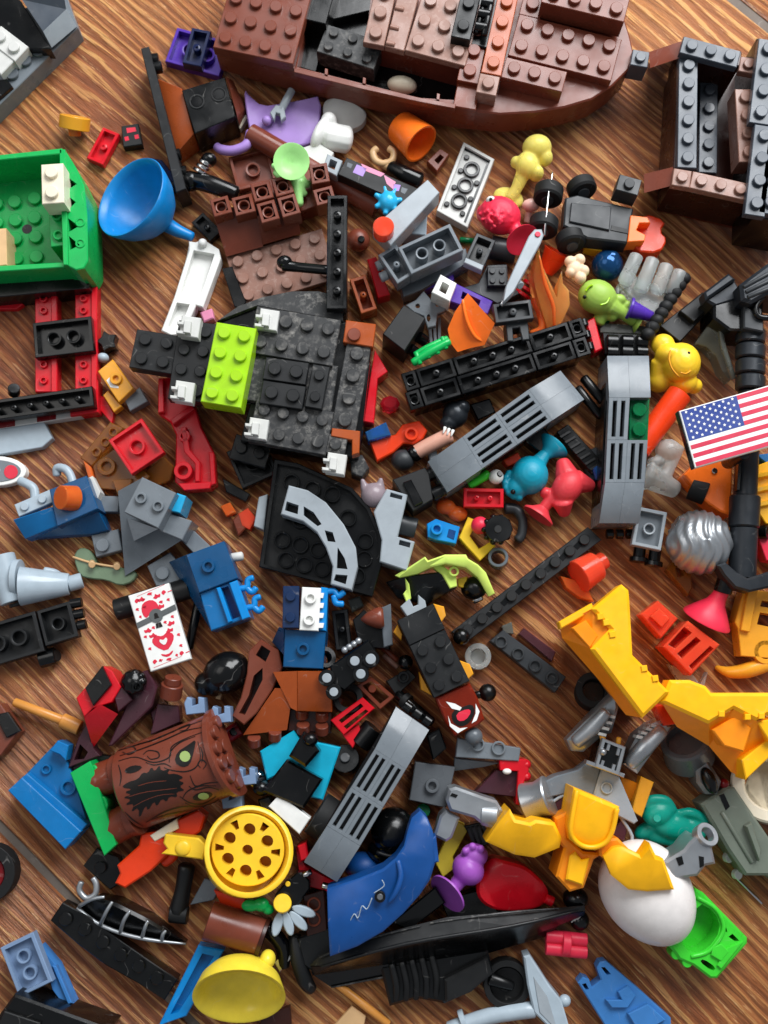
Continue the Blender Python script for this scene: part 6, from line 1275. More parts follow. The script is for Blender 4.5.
for x, y in ((65, 920), (84, 930), (102, 943), (120, 956), (138, 967), (156, 979)): t.cyl('stud', 'black', (x, y, 7.8), (x, y, 9.5), 6.4, parent=bb)
t = T('black_peg_block', 'black peg block between stump base and orange figure', 'block', 95, 865); t.slab('block', 'black', [(83, 866), (97, 848), (118, 858), (126, 880), (110, 890)], 6, .5); t.cyl('stud', 'black', (100, 868, 6), (100, 868, 7.8), 6)
t = T('edge_wheel', 'dark wheel with red rim cut off at the edge', 'wheel', 0, 874); t.ring('tyre', 'rubber', (-14, 874, 2), (-14, 874, 9), 28, 18); t.cyl('rim', 'darkred', (-14, 874, 2), (-14, 874, 7), 18)
t = T('grey_blue_plate', 'grey blue two by three plate upside down at the lower left', 'brick plate', 28, 965); t.brick('bluegrey', (0, 949), (33, 933), (14, 1001), 12, 4, 2, 3, under=1)
t = T('blue_long_slope', 'blue ribbed slope under the grey blue plate', 'slope brick', 58, 978); t.slab('slope', 'medblue', [(40, 946), (57, 966), (74, 1004), (66, 1009), (52, 990)], 7, 1); t.slab('rib', 'medblue', [(52, 966), (56, 966), (72, 1003), (68, 1005)], 8.5, 6)
t = T('black_corner_block', 'black block in the bottom left corner', 'block', 40, 1010); t.slab('block', 'black', [(14, 995), (110, 1030), (100, 1050), (-20, 1050), (0, 1014)], 18, 2, .8); t.slab('lip', 'blackmat', [(4, 1012), (40, 1024), (36, 1034), (-4, 1030)], 19.5, 16)
t = T('brown_half_pipe', 'reddish brown half barrel below the drum', 'barrel', 238, 928); t.cyl('barrel', 'brownred', (208, 919, 14), (262, 936, 12), 19, 18); t.ring('edge', 'browndark', (261, 935.5, 12), (265, 937, 12), 19.5, 15)
t = T('orange_sliver', 'orange clip peeking between drum and barrel', 'clip', 232, 900); t.slab('clip', 'redorange', [(214, 890), (246, 898), (244, 910), (222, 906)], 12, 6)
t = T('green_sprout', 'small green leaf sprout under the drum', 'sprout', 258, 906); mb = MB().ell((250, 906, 15), 9, 6, 2).ell((261, 905, 15), 8, 7, 2.2).ell((268, 910, 14), 6, 5, 2); t.part('sprout', mb, 'green', remesh=.35)
t = T('daisy_flower', 'black daisy with a yellow centre and pale blue petals', 'flower', 288, 908)
t.slab('backing', 'black', [(272, 898), (284, 884), (300, 870), (312, 886), (300, 902), (292, 914), (276, 916)], 16, 8, .5, rnd=1); t.cyl('centre', 'yellow', (282, 905, 16), (281.5, 904, 19), 9)
for a, L_ in ((105, 25), (75, 24), (48, 27), (20, 26)):
    c, s_ = math.cos(math.radians(a)), math.sin(math.radians(a)); cx, cy = 282+c*L_*.85, 905+s_*L_*.85
    t.slab('petal', 'paleblue', circ(cx, cy, 12.5, 16, 5, a), 16.5, 14.5, .4)
t.cyl('dot', 'yellow', (287, 885, 16), (287, 885, 16.6), 2.6); t.tube('silver_pin', 'chrome', [(303, 876, 15), (310, 873, 15)], 3.2); t.tube('silver_pin', 'chrome', [(322, 886, 15), (330, 888, 15)], 3.2)
t = T('black_stem_rod', 'black and silver rod below the daisy', 'rod', 278, 945); t.tube('rod', 'black', [(266, 925, 8), (282, 944, 8), (284, 966, 7)], [8, 8, 6]); t.slab('silver_ring', 'chrome', [(274, 962), (286, 950), (292, 958), (280, 972)], 9, 5, .3, [[(279, 961), (285, 955), (288, 959), (281, 966)]])
t = T('yellow_helmet', 'yellow open hard hat at the bottom edge', 'helmet', 240, 984)
t.lathe('shell', 'lemon', (241, 972, 9), (239, 1000, 17), [(.02, -9), (18, -7), (32, 0), (40, 10), (44, 21), (45.5, 26), (42, 26), (38, 17), (28, 5), (.02, -1)], seg=36, ang=70); t.ell('bump', 'lemon', (268, 958, 14), 8, 9, 4)
t = T('clear_blue_bar', 'bright blue trough bar beside the yellow helmet', 'bar', 190, 983); t.slab('bar', 'brightblue', [(198, 945), (224, 950), (186, 1016), (158, 1026)], 9, 3, .4, [[(202, 953), (214, 956), (178, 1012), (170, 1014)]]); t.slab('bar_floor', 'brightblue2', [(198, 950), (218, 954), (182, 1016), (164, 1020)], 5, 2)
t = T('dark_brown_block', 'dark brown block right under the yellow helmet', 'block', 270, 1014); t.slab('block', 'browndark', [(262, 1016), (290, 1006), (292, 1034), (256, 1038)], 2.5)

# ================================================================== bottom middle
t = T('large_black_helmet', 'round glossy black helmet behind the blue shield', 'helmet', 392, 833); mb = MB().ell((392, 830, 14), 22, 24, 9, 20).ell((386, 850, 12), 20, 14, 7); t.part('helmet', mb, 'black', remesh=.5); t.tube('rim', 'blackmat', [(408, 828, 20), (404, 846, 19), (392, 856, 19), (376, 852, 18)], 2)
t = T('blue_helmet_bit', 'blue rounded bit beneath the black helmet', 'blue piece', 368, 868); t.ell('piece', 'shield', (362, 866, 12), 18, 14, 6)
t = T('red_flat_block', 'red block under the foot of the lower vent panel', 'block', 318, 880); t.slab('block', 'red', [(296, 848), (306, 866), (344, 886), (352, 872), (356, 876), (346, 896), (300, 884)], 9, 1)
t = T('blue_shield', 'scratched blue curved shield with a small bolt hole', 'shield', 385, 890, tilt=0)
spts = [(327, 889), (355, 880), (383, 869), (396, 858), (404, 846), (408, 830), (412, 818), (420, 811), (427, 818), (433, 832), (436, 860), (430, 880), (420, 895), (403, 914), (383, 932), (357, 947), (330, 957), (328, 925)]
def shz(x, y): d = ((x-384)*.62+(y-885)*.78); return 31-abs(d)*abs(d)*.0028
t.slab('shield', 'shield', [(x, y, shz(x, y)) for x, y in spts], 30, 17, .8)
t.tube('ridge', 'shield', [(398, 861, 30), (401, 876, 31), (396, 892, 31), (389, 902, 30)], [3, 3, 3, 2]); t.slab('lug', 'shield', [(431, 838), (436, 836), (439, 862), (433, 864)], 30, 22, .5)
t.cyl('bolt_hole', 'black', (380, 897, 29), (380, 897, 31.7), 5.5); t.cyl('bolt', 'silverdark', (380, 897, 31.6), (380, 897, 32), 3); t.slab('slot', 'black', [(341, 913), (346, 911), (345, 920), (342, 920)], 29.5, 25, .1)
t.tube('scratch', 'paleblue', [(348, 926, 28.9), (354, 914, 30.1), (358, 918, 29.9), (362, 906, 30.7), (367, 909, 30.8), (372, 898, 31.2)], .55, seg=6); t.tube('scratch', 'paleblue', [(374, 893, 31.3), (384, 886, 31.3), (382, 880, 31.2)], .5, seg=6)
t = T('violet_sucker_toy', 'violet round toy with a wide suction cup', 'suction toy', 462, 873)
mb = MB().ell((469, 869, 17), 17, 15, 6, 40).ell((475, 855, 16), 14, 12, 5.5); mb.tube([(462, 878, 17), (453, 890, 17)], [8, 7])
for a in (200, 260, 320): mb.ell((475+9*math.cos(math.radians(a)), 853+7*math.sin(math.radians(a)), 20.5), 4, 4, 1.4)
t.part('body', mb, 'violet', remesh=.42, smooth=2); t.lathe('cup', 'violet', (456, 886, 17), (446, 896, 20), [(6, 0), (8, 4), (15, 8), (21, 11), (21, 13), (18, 12.4), (8, 10.5), (.02, 10)], seg=32, ang=60)
t = T('yellow_strip', 'lemon yellow strip under the robot forearm', 'strip', 452, 850); t.slab('strip', 'lemon', [(455, 820), (470, 827), (453, 857), (456, 868), (443, 878), (435, 862)], 12, 6)
t = T('red_shell', 'dark red rounded shell behind the black wing', 'shell', 512, 884); mb = MB().slab(smoothpoly([(487, 856, 10), (510, 862, 13), (528, 867, 12), (551, 890, 8), (545, 907, 8), (515, 912, 9), (487, 909, 10), (473, 891, 11)], 2), 10, 2, 1); t.part('shell', mb, 'red'); t.cyl('tab', 'red', (545, 898, 8), (553, 902, 8), 5)
t = T('black_blade_wing', 'long black blade wing with a ridge across the bottom', 'blade', 440, 940, tilt=0)
t.frust('upper_face', 'blackdust2', [(308, 966, 16), (318, 956, 18), (363, 938, 22), (447, 917, 24), (586, 905, 18), (587, 910, 18), (513, 926, 25), (405, 944, 26), (330, 966, 22)], [(308, 966, 8), (318, 956, 8), (363, 938, 8), (447, 917, 8), (586, 905, 8), (587, 910, 8), (513, 926, 8), (405, 944, 8), (330, 966, 8)])
t.frust('lower_face', 'black', [(309, 967, 16), (330, 966.5, 22), (405, 944.5, 26), (513, 926.5, 25), (587, 910.5, 18), (586, 915, 16), (513, 944, 16), (405, 962, 15), (311, 976, 14)], [(309, 967, 8), (330, 966.5, 8), (405, 944.5, 8), (513, 926.5, 8), (587, 910.5, 8), (586, 915, 8), (513, 944, 8), (405, 962, 8), (311, 976, 8)])
t.tube('ridge', 'blackdust2', [(320, 967, 21), (405, 944, 26), (513, 926, 25), (580, 910, 19)], [1.5, 2, 2, 1]); t.tube('hook', 'blackdust2', [(293, 936, 12), (296, 958, 13), (303, 980, 12), (310, 990, 10)], [7, 8, 8, 6]); t.ell('knob', 'black', (577, 898, 12), 13, 11, 5); t.ell('knob', 'black', (581, 920, 9), 10, 10, 4)
t.frust('second_blade', 'black', [(310, 974, 13), (405, 960, 15), (513, 941, 15), (560, 926, 13), (548, 936, 11), (480, 956, 12), (400, 974, 11), (330, 988, 9)], [(312, 976, 3), (405, 962, 3), (513, 945, 3), (556, 930, 3), (544, 938, 3), (480, 956, 3), (400, 972, 3), (332, 986, 3)])
for q in ([(318, 958, 19.6), (363, 940, 23.2), (420, 926, 24.8)], [(430, 923, 25), (500, 913, 23.6), (560, 908, 20.5)], [(330, 988, 9.6), (400, 974, 11.6), (470, 958, 12.4)]): t.tube('scuffed_edge', 'blackdust', q, [.7, 1.1, .7], seg=6)
t.slab('bracket', 'blackdust2', [(295, 938), (328, 928), (336, 955), (316, 976), (302, 966)], 15, 5, .6)
for i in range(3): t.tube('white_scuff', 'offwhite', [(573+i*3, 922-i*1.5, 13), (577+i*3, 918-i*1.5, 13)], .8)
t = T('black_engine_cowl', 'black ribbed cowl beneath the blade wing', 'cowl', 440, 978)
t.slab('cowl', 'black', [(380, 966), (488, 948), (493, 972), (472, 992), (445, 1004), (418, 999), (390, 1007)], 9, 1, 1)
for i in range(5): x = 392+i*10; t.tube('rib', 'blackmat', [(x, 964-i*2, 10), (x+5, 986-i*2, 10), (x+4, 1000-i, 8)], 3.5)
t.slab('visor', 'blackmat', [(445, 980), (488, 958), (493, 974), (470, 993), (446, 1003)], 13, 8, .8)
t = T('spoked_wheel_toy', 'black wheel with a spoke lying right of the cowl', 'wheel', 507, 985); t.ring('tyre', 'rubber', (507, 985, 1), (507, 985, 8), 23, 17); t.cyl('disc', 'blackmat', (507, 985, 1), (507, 985, 4), 17); t.tube('spoke', 'black', [(490, 978, 7), (512, 986, 7)], [7, 5]); t.cyl('hub', 'black', (505, 986, 4), (505, 986, 7), 6)
t = T('dark_filler_block', 'black block in the shadow under the violet toy', 'block', 490, 905); t.slab('block', 'black', [(440, 900), (482, 890), (500, 915), (450, 925)], 8, 1)
t = T('red_double_pin', 'red double tube connector at the tip of the blade', 'connector', 566, 944)
t.cyl('tube', 'pinkred', (546, 936, 6), (587, 940, 6), 6.5); t.cyl('tube', 'pinkred', (546, 948, 6), (587, 952, 6), 6.5); t.cyl('band', 'pinkred', (562, 943, 6), (570, 944, 6), 12)
t = T('pale_grey_anchor', 'pale blue grey anchor-like tool at the bottom edge', 'anchor', 535, 1000)
t.slab('blade', 'paleblue', [(524, 956), (530, 954), (550, 985), (562, 1000), (572, 1034), (556, 1034), (534, 1012), (528, 985)], 11, 3, .6); t.slab('blade_groove', 'greylight', [(534, 976), (548, 996), (558, 1030), (540, 1012)], 11.3, 10, .2); t.tube('shaft', 'paleblue', [(450, 1030, 6), (490, 1016, 7), (534, 1009, 8)], [8, 8, 8]); t.ell('nub', 'paleblue', (565, 1000, 8), 6); t.cyl('flange', 'paleblue', (461, 1022, 6), (466, 1020, 6), 11)
t = T('orange_stick', 'thin orange brown stick at the bottom edge', 'stick', 362, 1003); t.tube('stick', 'tanorange', [(336, 983, 3), (388, 1024, 3)], 4)
t = T('cream_paper_bit', 'small tan tile corner at the bottom edge', 'tile', 355, 1018); t.slab('tile', 'tan', [(330, 1030), (352, 1006), (366, 1016), (362, 1034)], 2)
t = T('blue_fork_plate', 'medium blue forked clip plate at the bottom edge', 'clip plate', 625, 995)
t.slab('plate', 'medblue', [(578, 983), (583, 977), (589, 979), (592, 987), (601, 980), (597, 968), (600, 962), (606, 961), (640, 990), (671, 1018), (672, 1040), (610, 1034)], 7, 1, .5, [[(582, 984), (586, 983), (589, 989), (586, 990)], [(601, 967), (605, 967), (611, 974), (607, 975)]])
t.slab('step', 'medblue', [(606, 1000), (622, 1000), (618, 992), (628, 986), (636, 996), (628, 1008), (612, 1008)], 9, 6.5); t.slab('step', 'medblue', [(628, 1014), (648, 1004), (666, 1020), (640, 1034)], 9, 6.5)
t = T('white_egg', 'large plain white egg beside the green car shell', 'egg', 650, 895, tilt=0)
mb = MB(); n = 40; c0 = PV((648, 893, 16.5)); k0 = K(648, 893, 16); ax = (PV((672, 926, 16.5))-PV((624, 860, 16.5))).normalized(); u_ = Vector((0, 0, 1)); v_ = ax.cross(u_); vs = []; fs = []
for j in range(25):
    f = math.pi*j/24; xx = -math.cos(f)*54*k0; rr = math.sin(f)*44*k0*(1-.12*math.cos(f)*-1*.6)
    for i in range(n): a = 2*math.pi*i/n; vs.append(c0+ax*xx+(u_*math.cos(a)*.96+v_*math.sin(a))*rr)
for j in range(24):
    for i in range(n): i2 = (i+1) % n; fs.append((j*n+i, j*n+i2, (j+1)*n+i2, (j+1)*n+i))
mb.add(vs, fs); t.part('shell', mb, 'egg', ang=180)
t = T('green_car_shell', 'bright green toy car shell with an open cabin', 'toy car', 710, 935)
t.slab('body', 'brightgreen', [(668, 945), (696, 889), (704, 893), (748, 938), (748, 944), (718, 979), (711, 979), (694, 966), (680, 960), (676, 954)], 14, 2, .8, [smoothpoly([(680, 942), (698, 902), (716, 912), (722, 930), (708, 950), (692, 954)], 1), smoothpoly([(700, 962), (704, 959), (717, 968), (713, 972)], 1), [(729, 937), (733, 934), (740, 941), (736, 942)], [(724, 930), (727, 928), (728, 933)]])
t.slab('cabin_floor', 'brightgreen', [(672, 944), (697, 894), (724, 915), (730, 935), (700, 964), (684, 956)], 5, 1.5)
t.tube('window_rim', 'brightgreen', [(698, 898, 14), (717, 910, 14.5), (724, 930, 14.5), (710, 951, 14), (692, 957, 14)], 2.2); t.slab('hood', 'brightgreen', [(714, 948), (722, 944), (730, 952), (722, 962), (712, 956)], 15.2, 13); t.slab('hood', 'brightgreen', [(728, 948), (738, 944), (744, 942), (722, 970), (718, 966)], 15, 13)
for x, y in ((677, 955), (688, 963)): t.cyl('wheel_arch', 'brightgreen', (x, y, 6), (x, y, 13), 5)

# ================================================================== small dark pieces that fill the gaps of the heap
def small(name, label, cat, mat, pts, zt, zb=.1, rnd=0): t_ = T(name, label, cat, pts[0][0], pts[0][1]); t_.slab('piece', mat, pts, zt, zb, .5, rnd=rnd); return t_
small('dusty_cube', 'dusty dark grey cube between white clip and cat head', 'block', 'blackdust', [(350, 458), (362, 455), (369, 468), (362, 478), (351, 474)], 9)
t = T('black_disc', 'black round disc tucked left of the lower vent panel', 'disc', 346, 760); t.cyl('disc', 'black', (346, 762, 2), (345, 758, 8), 14); t.cyl('hub', 'charcoal', (345, 758, 8), (345, 757, 9), 5)
small('black_stub', 'black stub block right of the lower vent panel top', 'block', 'black', [(427, 735), (440, 728), (447, 748), (433, 760)], 12)
t = T('brown_hole_beam', 'dark brown beam with round holes under the shield edge', 'beam', 316, 915); b_ = t.slab('body', 'browndark', [(303, 896), (324, 890), (328, 940), (307, 938)], 10, 1)
for y in (905, 920): t.ring('hole_rim', 'brown', (314, y, 9.8), (314, y, 10.6), 7, 5, parent=b_)
small('black_plinth', 'black flat plinth below the blue shield tip', 'block', 'black', [(392, 922), (436, 886), (446, 902), (410, 930)], 14, 2)
t = T('black_rod_pair', 'two short black rods below the black double plate end', 'rods', 594, 405); t.tube('rod', 'black', [(584, 378, 7), (604, 402, 7)], 5); t.tube('rod', 'black', [(578, 388, 6), (600, 416, 6)], 4.5)
small('black_wedge_bit', 'black wedge beneath the diagonal vent panel', 'wedge', 'black', [(520, 436), (545, 428), (560, 448), (540, 452)], 8)
small('dark_shoe', 'black shoe-like bit right of the round helmet chin', 'block', 'black', [(405, 858), (426, 842), (434, 862), (416, 880)], 9, .1, 1)
small('charcoal_hook_plate', 'charcoal plate under the red sucker toy', 'plate', 'charcoal', [(580, 452), (600, 446), (604, 476), (590, 482)], 5)
small('navy_chip', 'navy blue chip right of the red sucker toy', 'chip', 'darkblue', [(592, 468), (604, 460), (606, 474), (596, 480)], 8, 2)
small('dark_blue_sliver', 'dark sliver left of the brown round bricks', 'sliver', 'plum', [(150, 712), (160, 706), (166, 722), (154, 730)], 5)
small('black_link', 'black link at the foot of the cyan panel', 'link', 'black', [(258, 800), (270, 796), (276, 812), (262, 816)], 8)
small('red_small_wedge', 'small red wedge beside the drum and lower vent panel', 'wedge', 'red', [(297, 846), (306, 842), (308, 858), (300, 862)], 12, 4)
small('smoke_chip', 'clear smoky chip below the black quarter round', 'clear chip', 'trsmoke', [(348, 600), (360, 596), (364, 606), (352, 612)], 4)
small('brown_peg_chip', 'brown chip between brown slopes and red rack', 'chip', 'brown', [(334, 690), (344, 700), (338, 712), (330, 704)], 6)

t = T('brown_rod_pair', 'two thin brown rods right of the brown cone wedge', 'rods', 389, 655); t.tube('rod', 'brown', [(381, 646, 3), (397, 660, 3)], 3); t.tube('rod', 'brownpink', [(384, 655, 3), (397, 667, 3)], 2.6)
t = T('black_bent_axle', 'black bent axle above the lower vent panel', 'axle', 412, 706); t.tube('axle', 'black', [(398, 694, 6), (410, 704, 8), (432, 722, 7)], [5, 6, 5]); t.cyl('collar', 'blackmat', (404, 699, 7), (409, 703, 8), 8)
t = T('dark_chain_bits', 'dark ribbed bit beside the yellow strip under the gold arm', 'ribbed bit', 474, 832); t.slab('base', 'black', [(464, 826), (482, 822), (492, 842), (478, 850)], 7)
for i in range(4): t.slab('rib', 'charcoal', [(467+i*5, 829-i), (470+i*5, 828-i), (476+i*5, 844-i), (473+i*5, 845-i)], 8.4, 6.5, .1)
small('cream_corner', 'cream corner chip under the lilac tail', 'chip', 'cream', [(226, 124), (240, 110), (248, 116), (240, 128)], 4)
small('red_fin', 'red fin beside the end of the black double plate', 'fin', 'red', [(586, 322), (595, 317), (603, 349), (595, 353)], 10, 2)
small('pink_chip', 'small pink chip beside the white tray foot', 'chip', 'pink', [(200, 312), (212, 308), (214, 318), (204, 322)], 5)
small('grey_sliver', 'grey sliver between bracket and orange wrench', 'sliver', 'greylight', [(428, 452), (436, 448), (438, 458), (430, 462)], 5)
small('black_toe', 'black toe block below the black double plate', 'block', 'black', [(470, 404), (490, 398), (496, 412), (478, 420)], 6)
small('brown_sliver', 'reddish brown sliver by the clear chips left of the quarter round', 'sliver', 'brownred', [(232, 520), (240, 512), (246, 528), (238, 536)], 4)
small('dark_green_chip', 'dark green chip beneath the lime fish', 'chip', 'trgreen', [(600, 300), (612, 318), (606, 326), (598, 314)], 4)

# ================================================================== gold and silver robot
t = T('gold_robot', 'gold and silver toy robot sprawled with big yellow boots', 'toy robot', 610, 780, tilt=0)
# boots
bt = [(622, 584), (629, 590), (630, 600), (633, 655), (670, 692), (643, 718), (591, 649), (610, 629), (592, 609)]
b1 = t.slab('boot', 'gold', [(x, y, 40) for x, y in bt], 40, 30, 1.1)
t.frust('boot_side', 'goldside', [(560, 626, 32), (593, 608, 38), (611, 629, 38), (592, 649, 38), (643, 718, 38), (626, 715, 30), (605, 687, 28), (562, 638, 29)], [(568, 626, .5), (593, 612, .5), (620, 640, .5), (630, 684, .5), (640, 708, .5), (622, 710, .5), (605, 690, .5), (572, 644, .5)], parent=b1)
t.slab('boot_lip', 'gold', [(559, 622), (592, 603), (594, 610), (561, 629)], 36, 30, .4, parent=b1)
t.slab('boot_recess', 'goldside', [(572, 628), (586, 620), (598, 636), (590, 648)], 38.4, 34, .3, parent=b1)  # interreflection in the recess is put into this deeper orange
for x, y in ((606, 622), (612, 634), (600, 616), (644, 668), (655, 678)): t.slab('notch', 'gold', [(x-3, y-2), (x+3, y-3), (x+4, y+3), (x-2, y+4)], 40.6, 37, .2, parent=b1)
bt2 = [(670, 680), (690, 680), (706, 686), (712, 693), (800, 693), (800, 720), (768, 715), (757, 721), (734, 709), (709, 724), (661, 702)]
b2 = t.slab('boot', 'gold', bt2, 38, 29, 1.1)
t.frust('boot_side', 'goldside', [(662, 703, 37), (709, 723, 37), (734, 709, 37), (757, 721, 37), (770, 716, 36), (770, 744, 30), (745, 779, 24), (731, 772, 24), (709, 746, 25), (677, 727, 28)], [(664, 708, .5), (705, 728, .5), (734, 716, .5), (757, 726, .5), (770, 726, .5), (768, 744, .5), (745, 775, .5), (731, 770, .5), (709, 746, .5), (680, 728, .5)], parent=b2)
t.slab('boot_lip', 'gold', [(742, 760), (770, 738), (775, 745), (775, 752), (746, 780)], 33, 22, .4, parent=b2)
t.slab('boot_lip', 'gold', [(757, 722), (800, 712), (800, 735), (770, 742)], 36.6, 28, .4, parent=b2); t.slab('boot_recess', 'goldside', [(712, 730), (736, 716), (752, 728), (744, 752), (724, 746)], 35, 26, .5, parent=b2)
for x, y in ((722, 714), (748, 717), (762, 716)): t.slab('notch', 'gold', [(x-3, y-3), (x+3, y-3), (x+3, y+3), (x-3, y+3)], 38.6, 35, .2, parent=b2)
# legs
for A, ribs in (([(567, 740, 16), (584, 723, 18), (604, 704, 20), (617, 693, 22), (619, 708, 22), (612, 733, 18), (604, 735, 18), (584, 752, 15), (572, 751, 15)], [(603, 733), (606, 727), (609, 721), (612, 715)]),
                ([(624, 764, 18), (630, 750, 19), (638, 735, 20), (652, 724, 20), (664, 719, 20), (672, 727, 19), (660, 744, 19), (648, 760, 18), (638, 774, 17)], [(641, 736), (646, 732), (651, 728), (656, 725)])):
    lg = t.slab('leg', 'silver', A, 18, 8, 1.2)
    for x, y in ribs: t.slab('vent_rib', 'offwhite', [(x-4, y-1), (x+4, y+1), (x+3, y+4), (x-5, y+2)], 21.5, 16, .2, parent=lg)
t.tube('armour_band', 'silver', [(576, 742, 18), (590, 730, 20), (606, 712, 22)], [7, 8, 6]); t.tube('armour_band', 'silver', [(630, 764, 19), (644, 748, 21), (662, 730, 21)], [7, 9, 7])
t.slab('hinge', 'redorange', [(655, 706), (672, 702), (676, 724), (664, 726)], 22, 14)
# core
cr = t.slab('core', 'black', [(603, 738), (626, 747), (619, 776), (595, 767)], 22, 8); fo = [(603, 738), (626, 747), (619, 776), (595, 767)]
t.slab('core_frame', 'silver', fo, 24, 21, .3, [[(605, 742), (622, 749), (616, 771), (599, 764)]], parent=cr)
for q in ([(608, 743), (611, 744), (609, 751), (606, 750)], [(618, 747), (621, 748), (619, 756), (616, 755)], [(602, 760), (605, 761), (603, 767), (600, 766)], [(613, 764), (616, 765), (614, 772), (611, 771)]): t.slab('core_tooth', 'silver', q, 23.6, 20, .1, parent=cr)
t.ell('core_ball', 'silver', (603, 752, 24), 3.6, parent=cr); t.tube('gold_pin', 'amber', [(602, 735, 20), (603, 739, 20)], 3); t.tube('gold_pin', 'amber', [(619, 738, 20), (618, 744, 20)], 2.6)
t.slab('core_bar', 'silver', [(587, 760), (625, 774), (624, 778), (586, 764)], 23, 18, .2)
# torso wings
t.slab('back_plate', 'grey', [(544, 782), (556, 776), (578, 770), (588, 762), (601, 768), (594, 796), (575, 792), (551, 797)], 16, 7, .4); t.slab('back_plate', 'greylight', [(602, 769), (619, 776), (638, 821), (634, 824), (614, 814), (594, 796)], 17, 7, .4)
t.tube('seam', 'greylight', [(602, 770, 16.5), (594, 796, 16.5)], 1.4); t.ring('rivet', 'greylight', (607, 788, 16.8), (607, 788, 18), 6, 4.5)
t.slab('side_plate', 'plum', [(552, 806), (562, 797), (576, 795), (572, 815), (556, 822)], 15, 6); t.tube('side_trim', 'greylight', [(553, 820, 15), (550, 806, 15), (562, 796, 15), (574, 794, 15)], 1.6); t.slab('side_plate', 'plum', [(612, 834), (622, 818), (628, 826), (624, 842)], 15, 6); t.tube('side_trim', 'greylight', [(620, 816, 15), (632, 836, 15), (628, 846, 15)], 1.8)
# chest
ch = t.slab('chest', 'gold', [(574, 788, 33), (620, 807, 33), (615, 833, 32), (608, 845, 31), (596, 851, 30), (582, 849, 30), (570, 840, 31), (568, 826, 32)], 32, 14, 1.2)
t.tube('chest_rim', 'gold', [(577, 791, 33.5), (571, 826, 33), (573, 838, 32), (583, 846, 31), (596, 847, 31), (607, 841, 32), (613, 828, 33), (617, 809, 34)], 2.6, parent=ch)
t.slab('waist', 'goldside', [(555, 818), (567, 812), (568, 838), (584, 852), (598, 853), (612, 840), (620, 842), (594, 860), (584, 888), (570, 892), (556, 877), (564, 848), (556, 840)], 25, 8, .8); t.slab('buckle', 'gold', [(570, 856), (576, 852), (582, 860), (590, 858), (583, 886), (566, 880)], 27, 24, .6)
# arms
t.slab('shoulder', 'gold', [(486, 842, 26), (498, 824, 29), (510, 809, 30), (516, 820, 31), (530, 823, 32), (536, 820, 32), (555, 823, 30), (562, 838, 29), (560, 848, 28), (535, 858, 28), (515, 855, 27)], 30, 12, 1)
t.slab('shoulder', 'gold', [(604, 857, 33), (614, 848, 34), (623, 847, 35), (640, 855, 36), (650, 843, 38), (657, 857, 37), (664, 859, 36), (675, 890, 34), (648, 892, 35), (629, 890, 35), (612, 876, 34)], 35, 30, 1); t.slab('shoulder_joint', 'goldside', [(598, 840), (618, 838), (630, 850), (612, 864), (600, 856)], 28, 12, .8)
t.lathe('joint_drum', 'silver', (524, 803, 14), (551, 795, 18), [(16, 0), (19, 2), (17, 16), (20, 26), (19, 28)], seg=30)
f1 = t.slab('forearm', 'silver', [(446, 800), (449, 789), (456, 787), (484, 797), (497, 801), (503, 811), (494, 829), (484, 826), (474, 818), (450, 811)], 22, 10, .9)
t.slab('forearm_block', 'silver', [(440, 816), (446, 810), (460, 818), (452, 838), (446, 842), (434, 836)], 20, 9, .8); t.cyl('forearm_drum', 'silver', (482, 814, 19), (498, 816, 20), 11, parent=None); t.slab('slot', 'black', [(452, 793), (458, 795), (456, 798), (450, 796)], 22.3, 21, .05, parent=f1)
f2 = t.slab('forearm', 'silver', [(664, 862), (684, 850), (690, 842), (697, 836), (712, 846), (716, 864), (706, 866), (698, 876), (672, 880)], 28, 14, .9); t.ring('hand_ring', 'silver', (702, 838, 24), (708, 834, 27), 12, 7); t.slab('slot', 'black', [(676, 858), (682, 856), (684, 864), (679, 866)], 28.3, 26, .05, parent=f2); t.slab('slot', 'black', [(699, 856), (704, 857), (704, 866), (700, 868)], 28.3, 26, .05, parent=f2)

# ================================================================== around the robot
t = T('grey_slope_ball', 'grey plate and slope with a ball joint above the red jaw', 'brick assembly', 488, 752)
p_ = t.slab('plate', 'grey', [(458, 738), (521, 748), (519, 761), (456, 757)], 11, 5); t.ell('ball', 'greydark', (474, 736, 14), 9); t.slab('wedge', 'grey', [(455, 758, 8), (500, 763, 8), (484, 767, 6), (454, 771, 5)], 7, 1)
for x, y in ((478, 744), (499, 748)): t.ring('stud', 'grey', (x, y, 10.8), (x, y, 12.2), 7, 5, parent=p_)
t = T('red_jaw', 'bright red toothed bar with a plum triangle', 'brick assembly', 512, 780)
t.slab('bar', 'red', [(499, 759), (527, 759), (529, 770), (524, 782), (528, 792), (523, 806), (516, 804), (518, 771), (500, 770)], 10, 1); t.slab('triangle', 'plum', [(475, 792), (496, 770), (518, 771), (517, 797)], 7, .5); t.ell('tooth', 'white', (507, 771, 10), 4.5, 3, 1.4)
for y in (764, 776, 792): t.ell('bump', 'red', (526, y, 8), 5, 5, 2.2)
t = T('dark_grey_tile', 'dark grey square tile with one hollow stud', 'tile', 432, 785); p_ = t.slab('tile', 'darkgrey', [(415, 762), (455, 767), (446, 808), (409, 800)], 8, 2); t.ring('stud', 'darkgrey', (432, 786, 7.8), (432, 786, 10), 7, 4, parent=p_)
t = T('green_peg_bit', 'dark green round peg beside the blue shield tip', 'peg', 423, 812); t.cyl('peg', 'trgreen', (423, 813, 8), (423, 811, 12), 7)
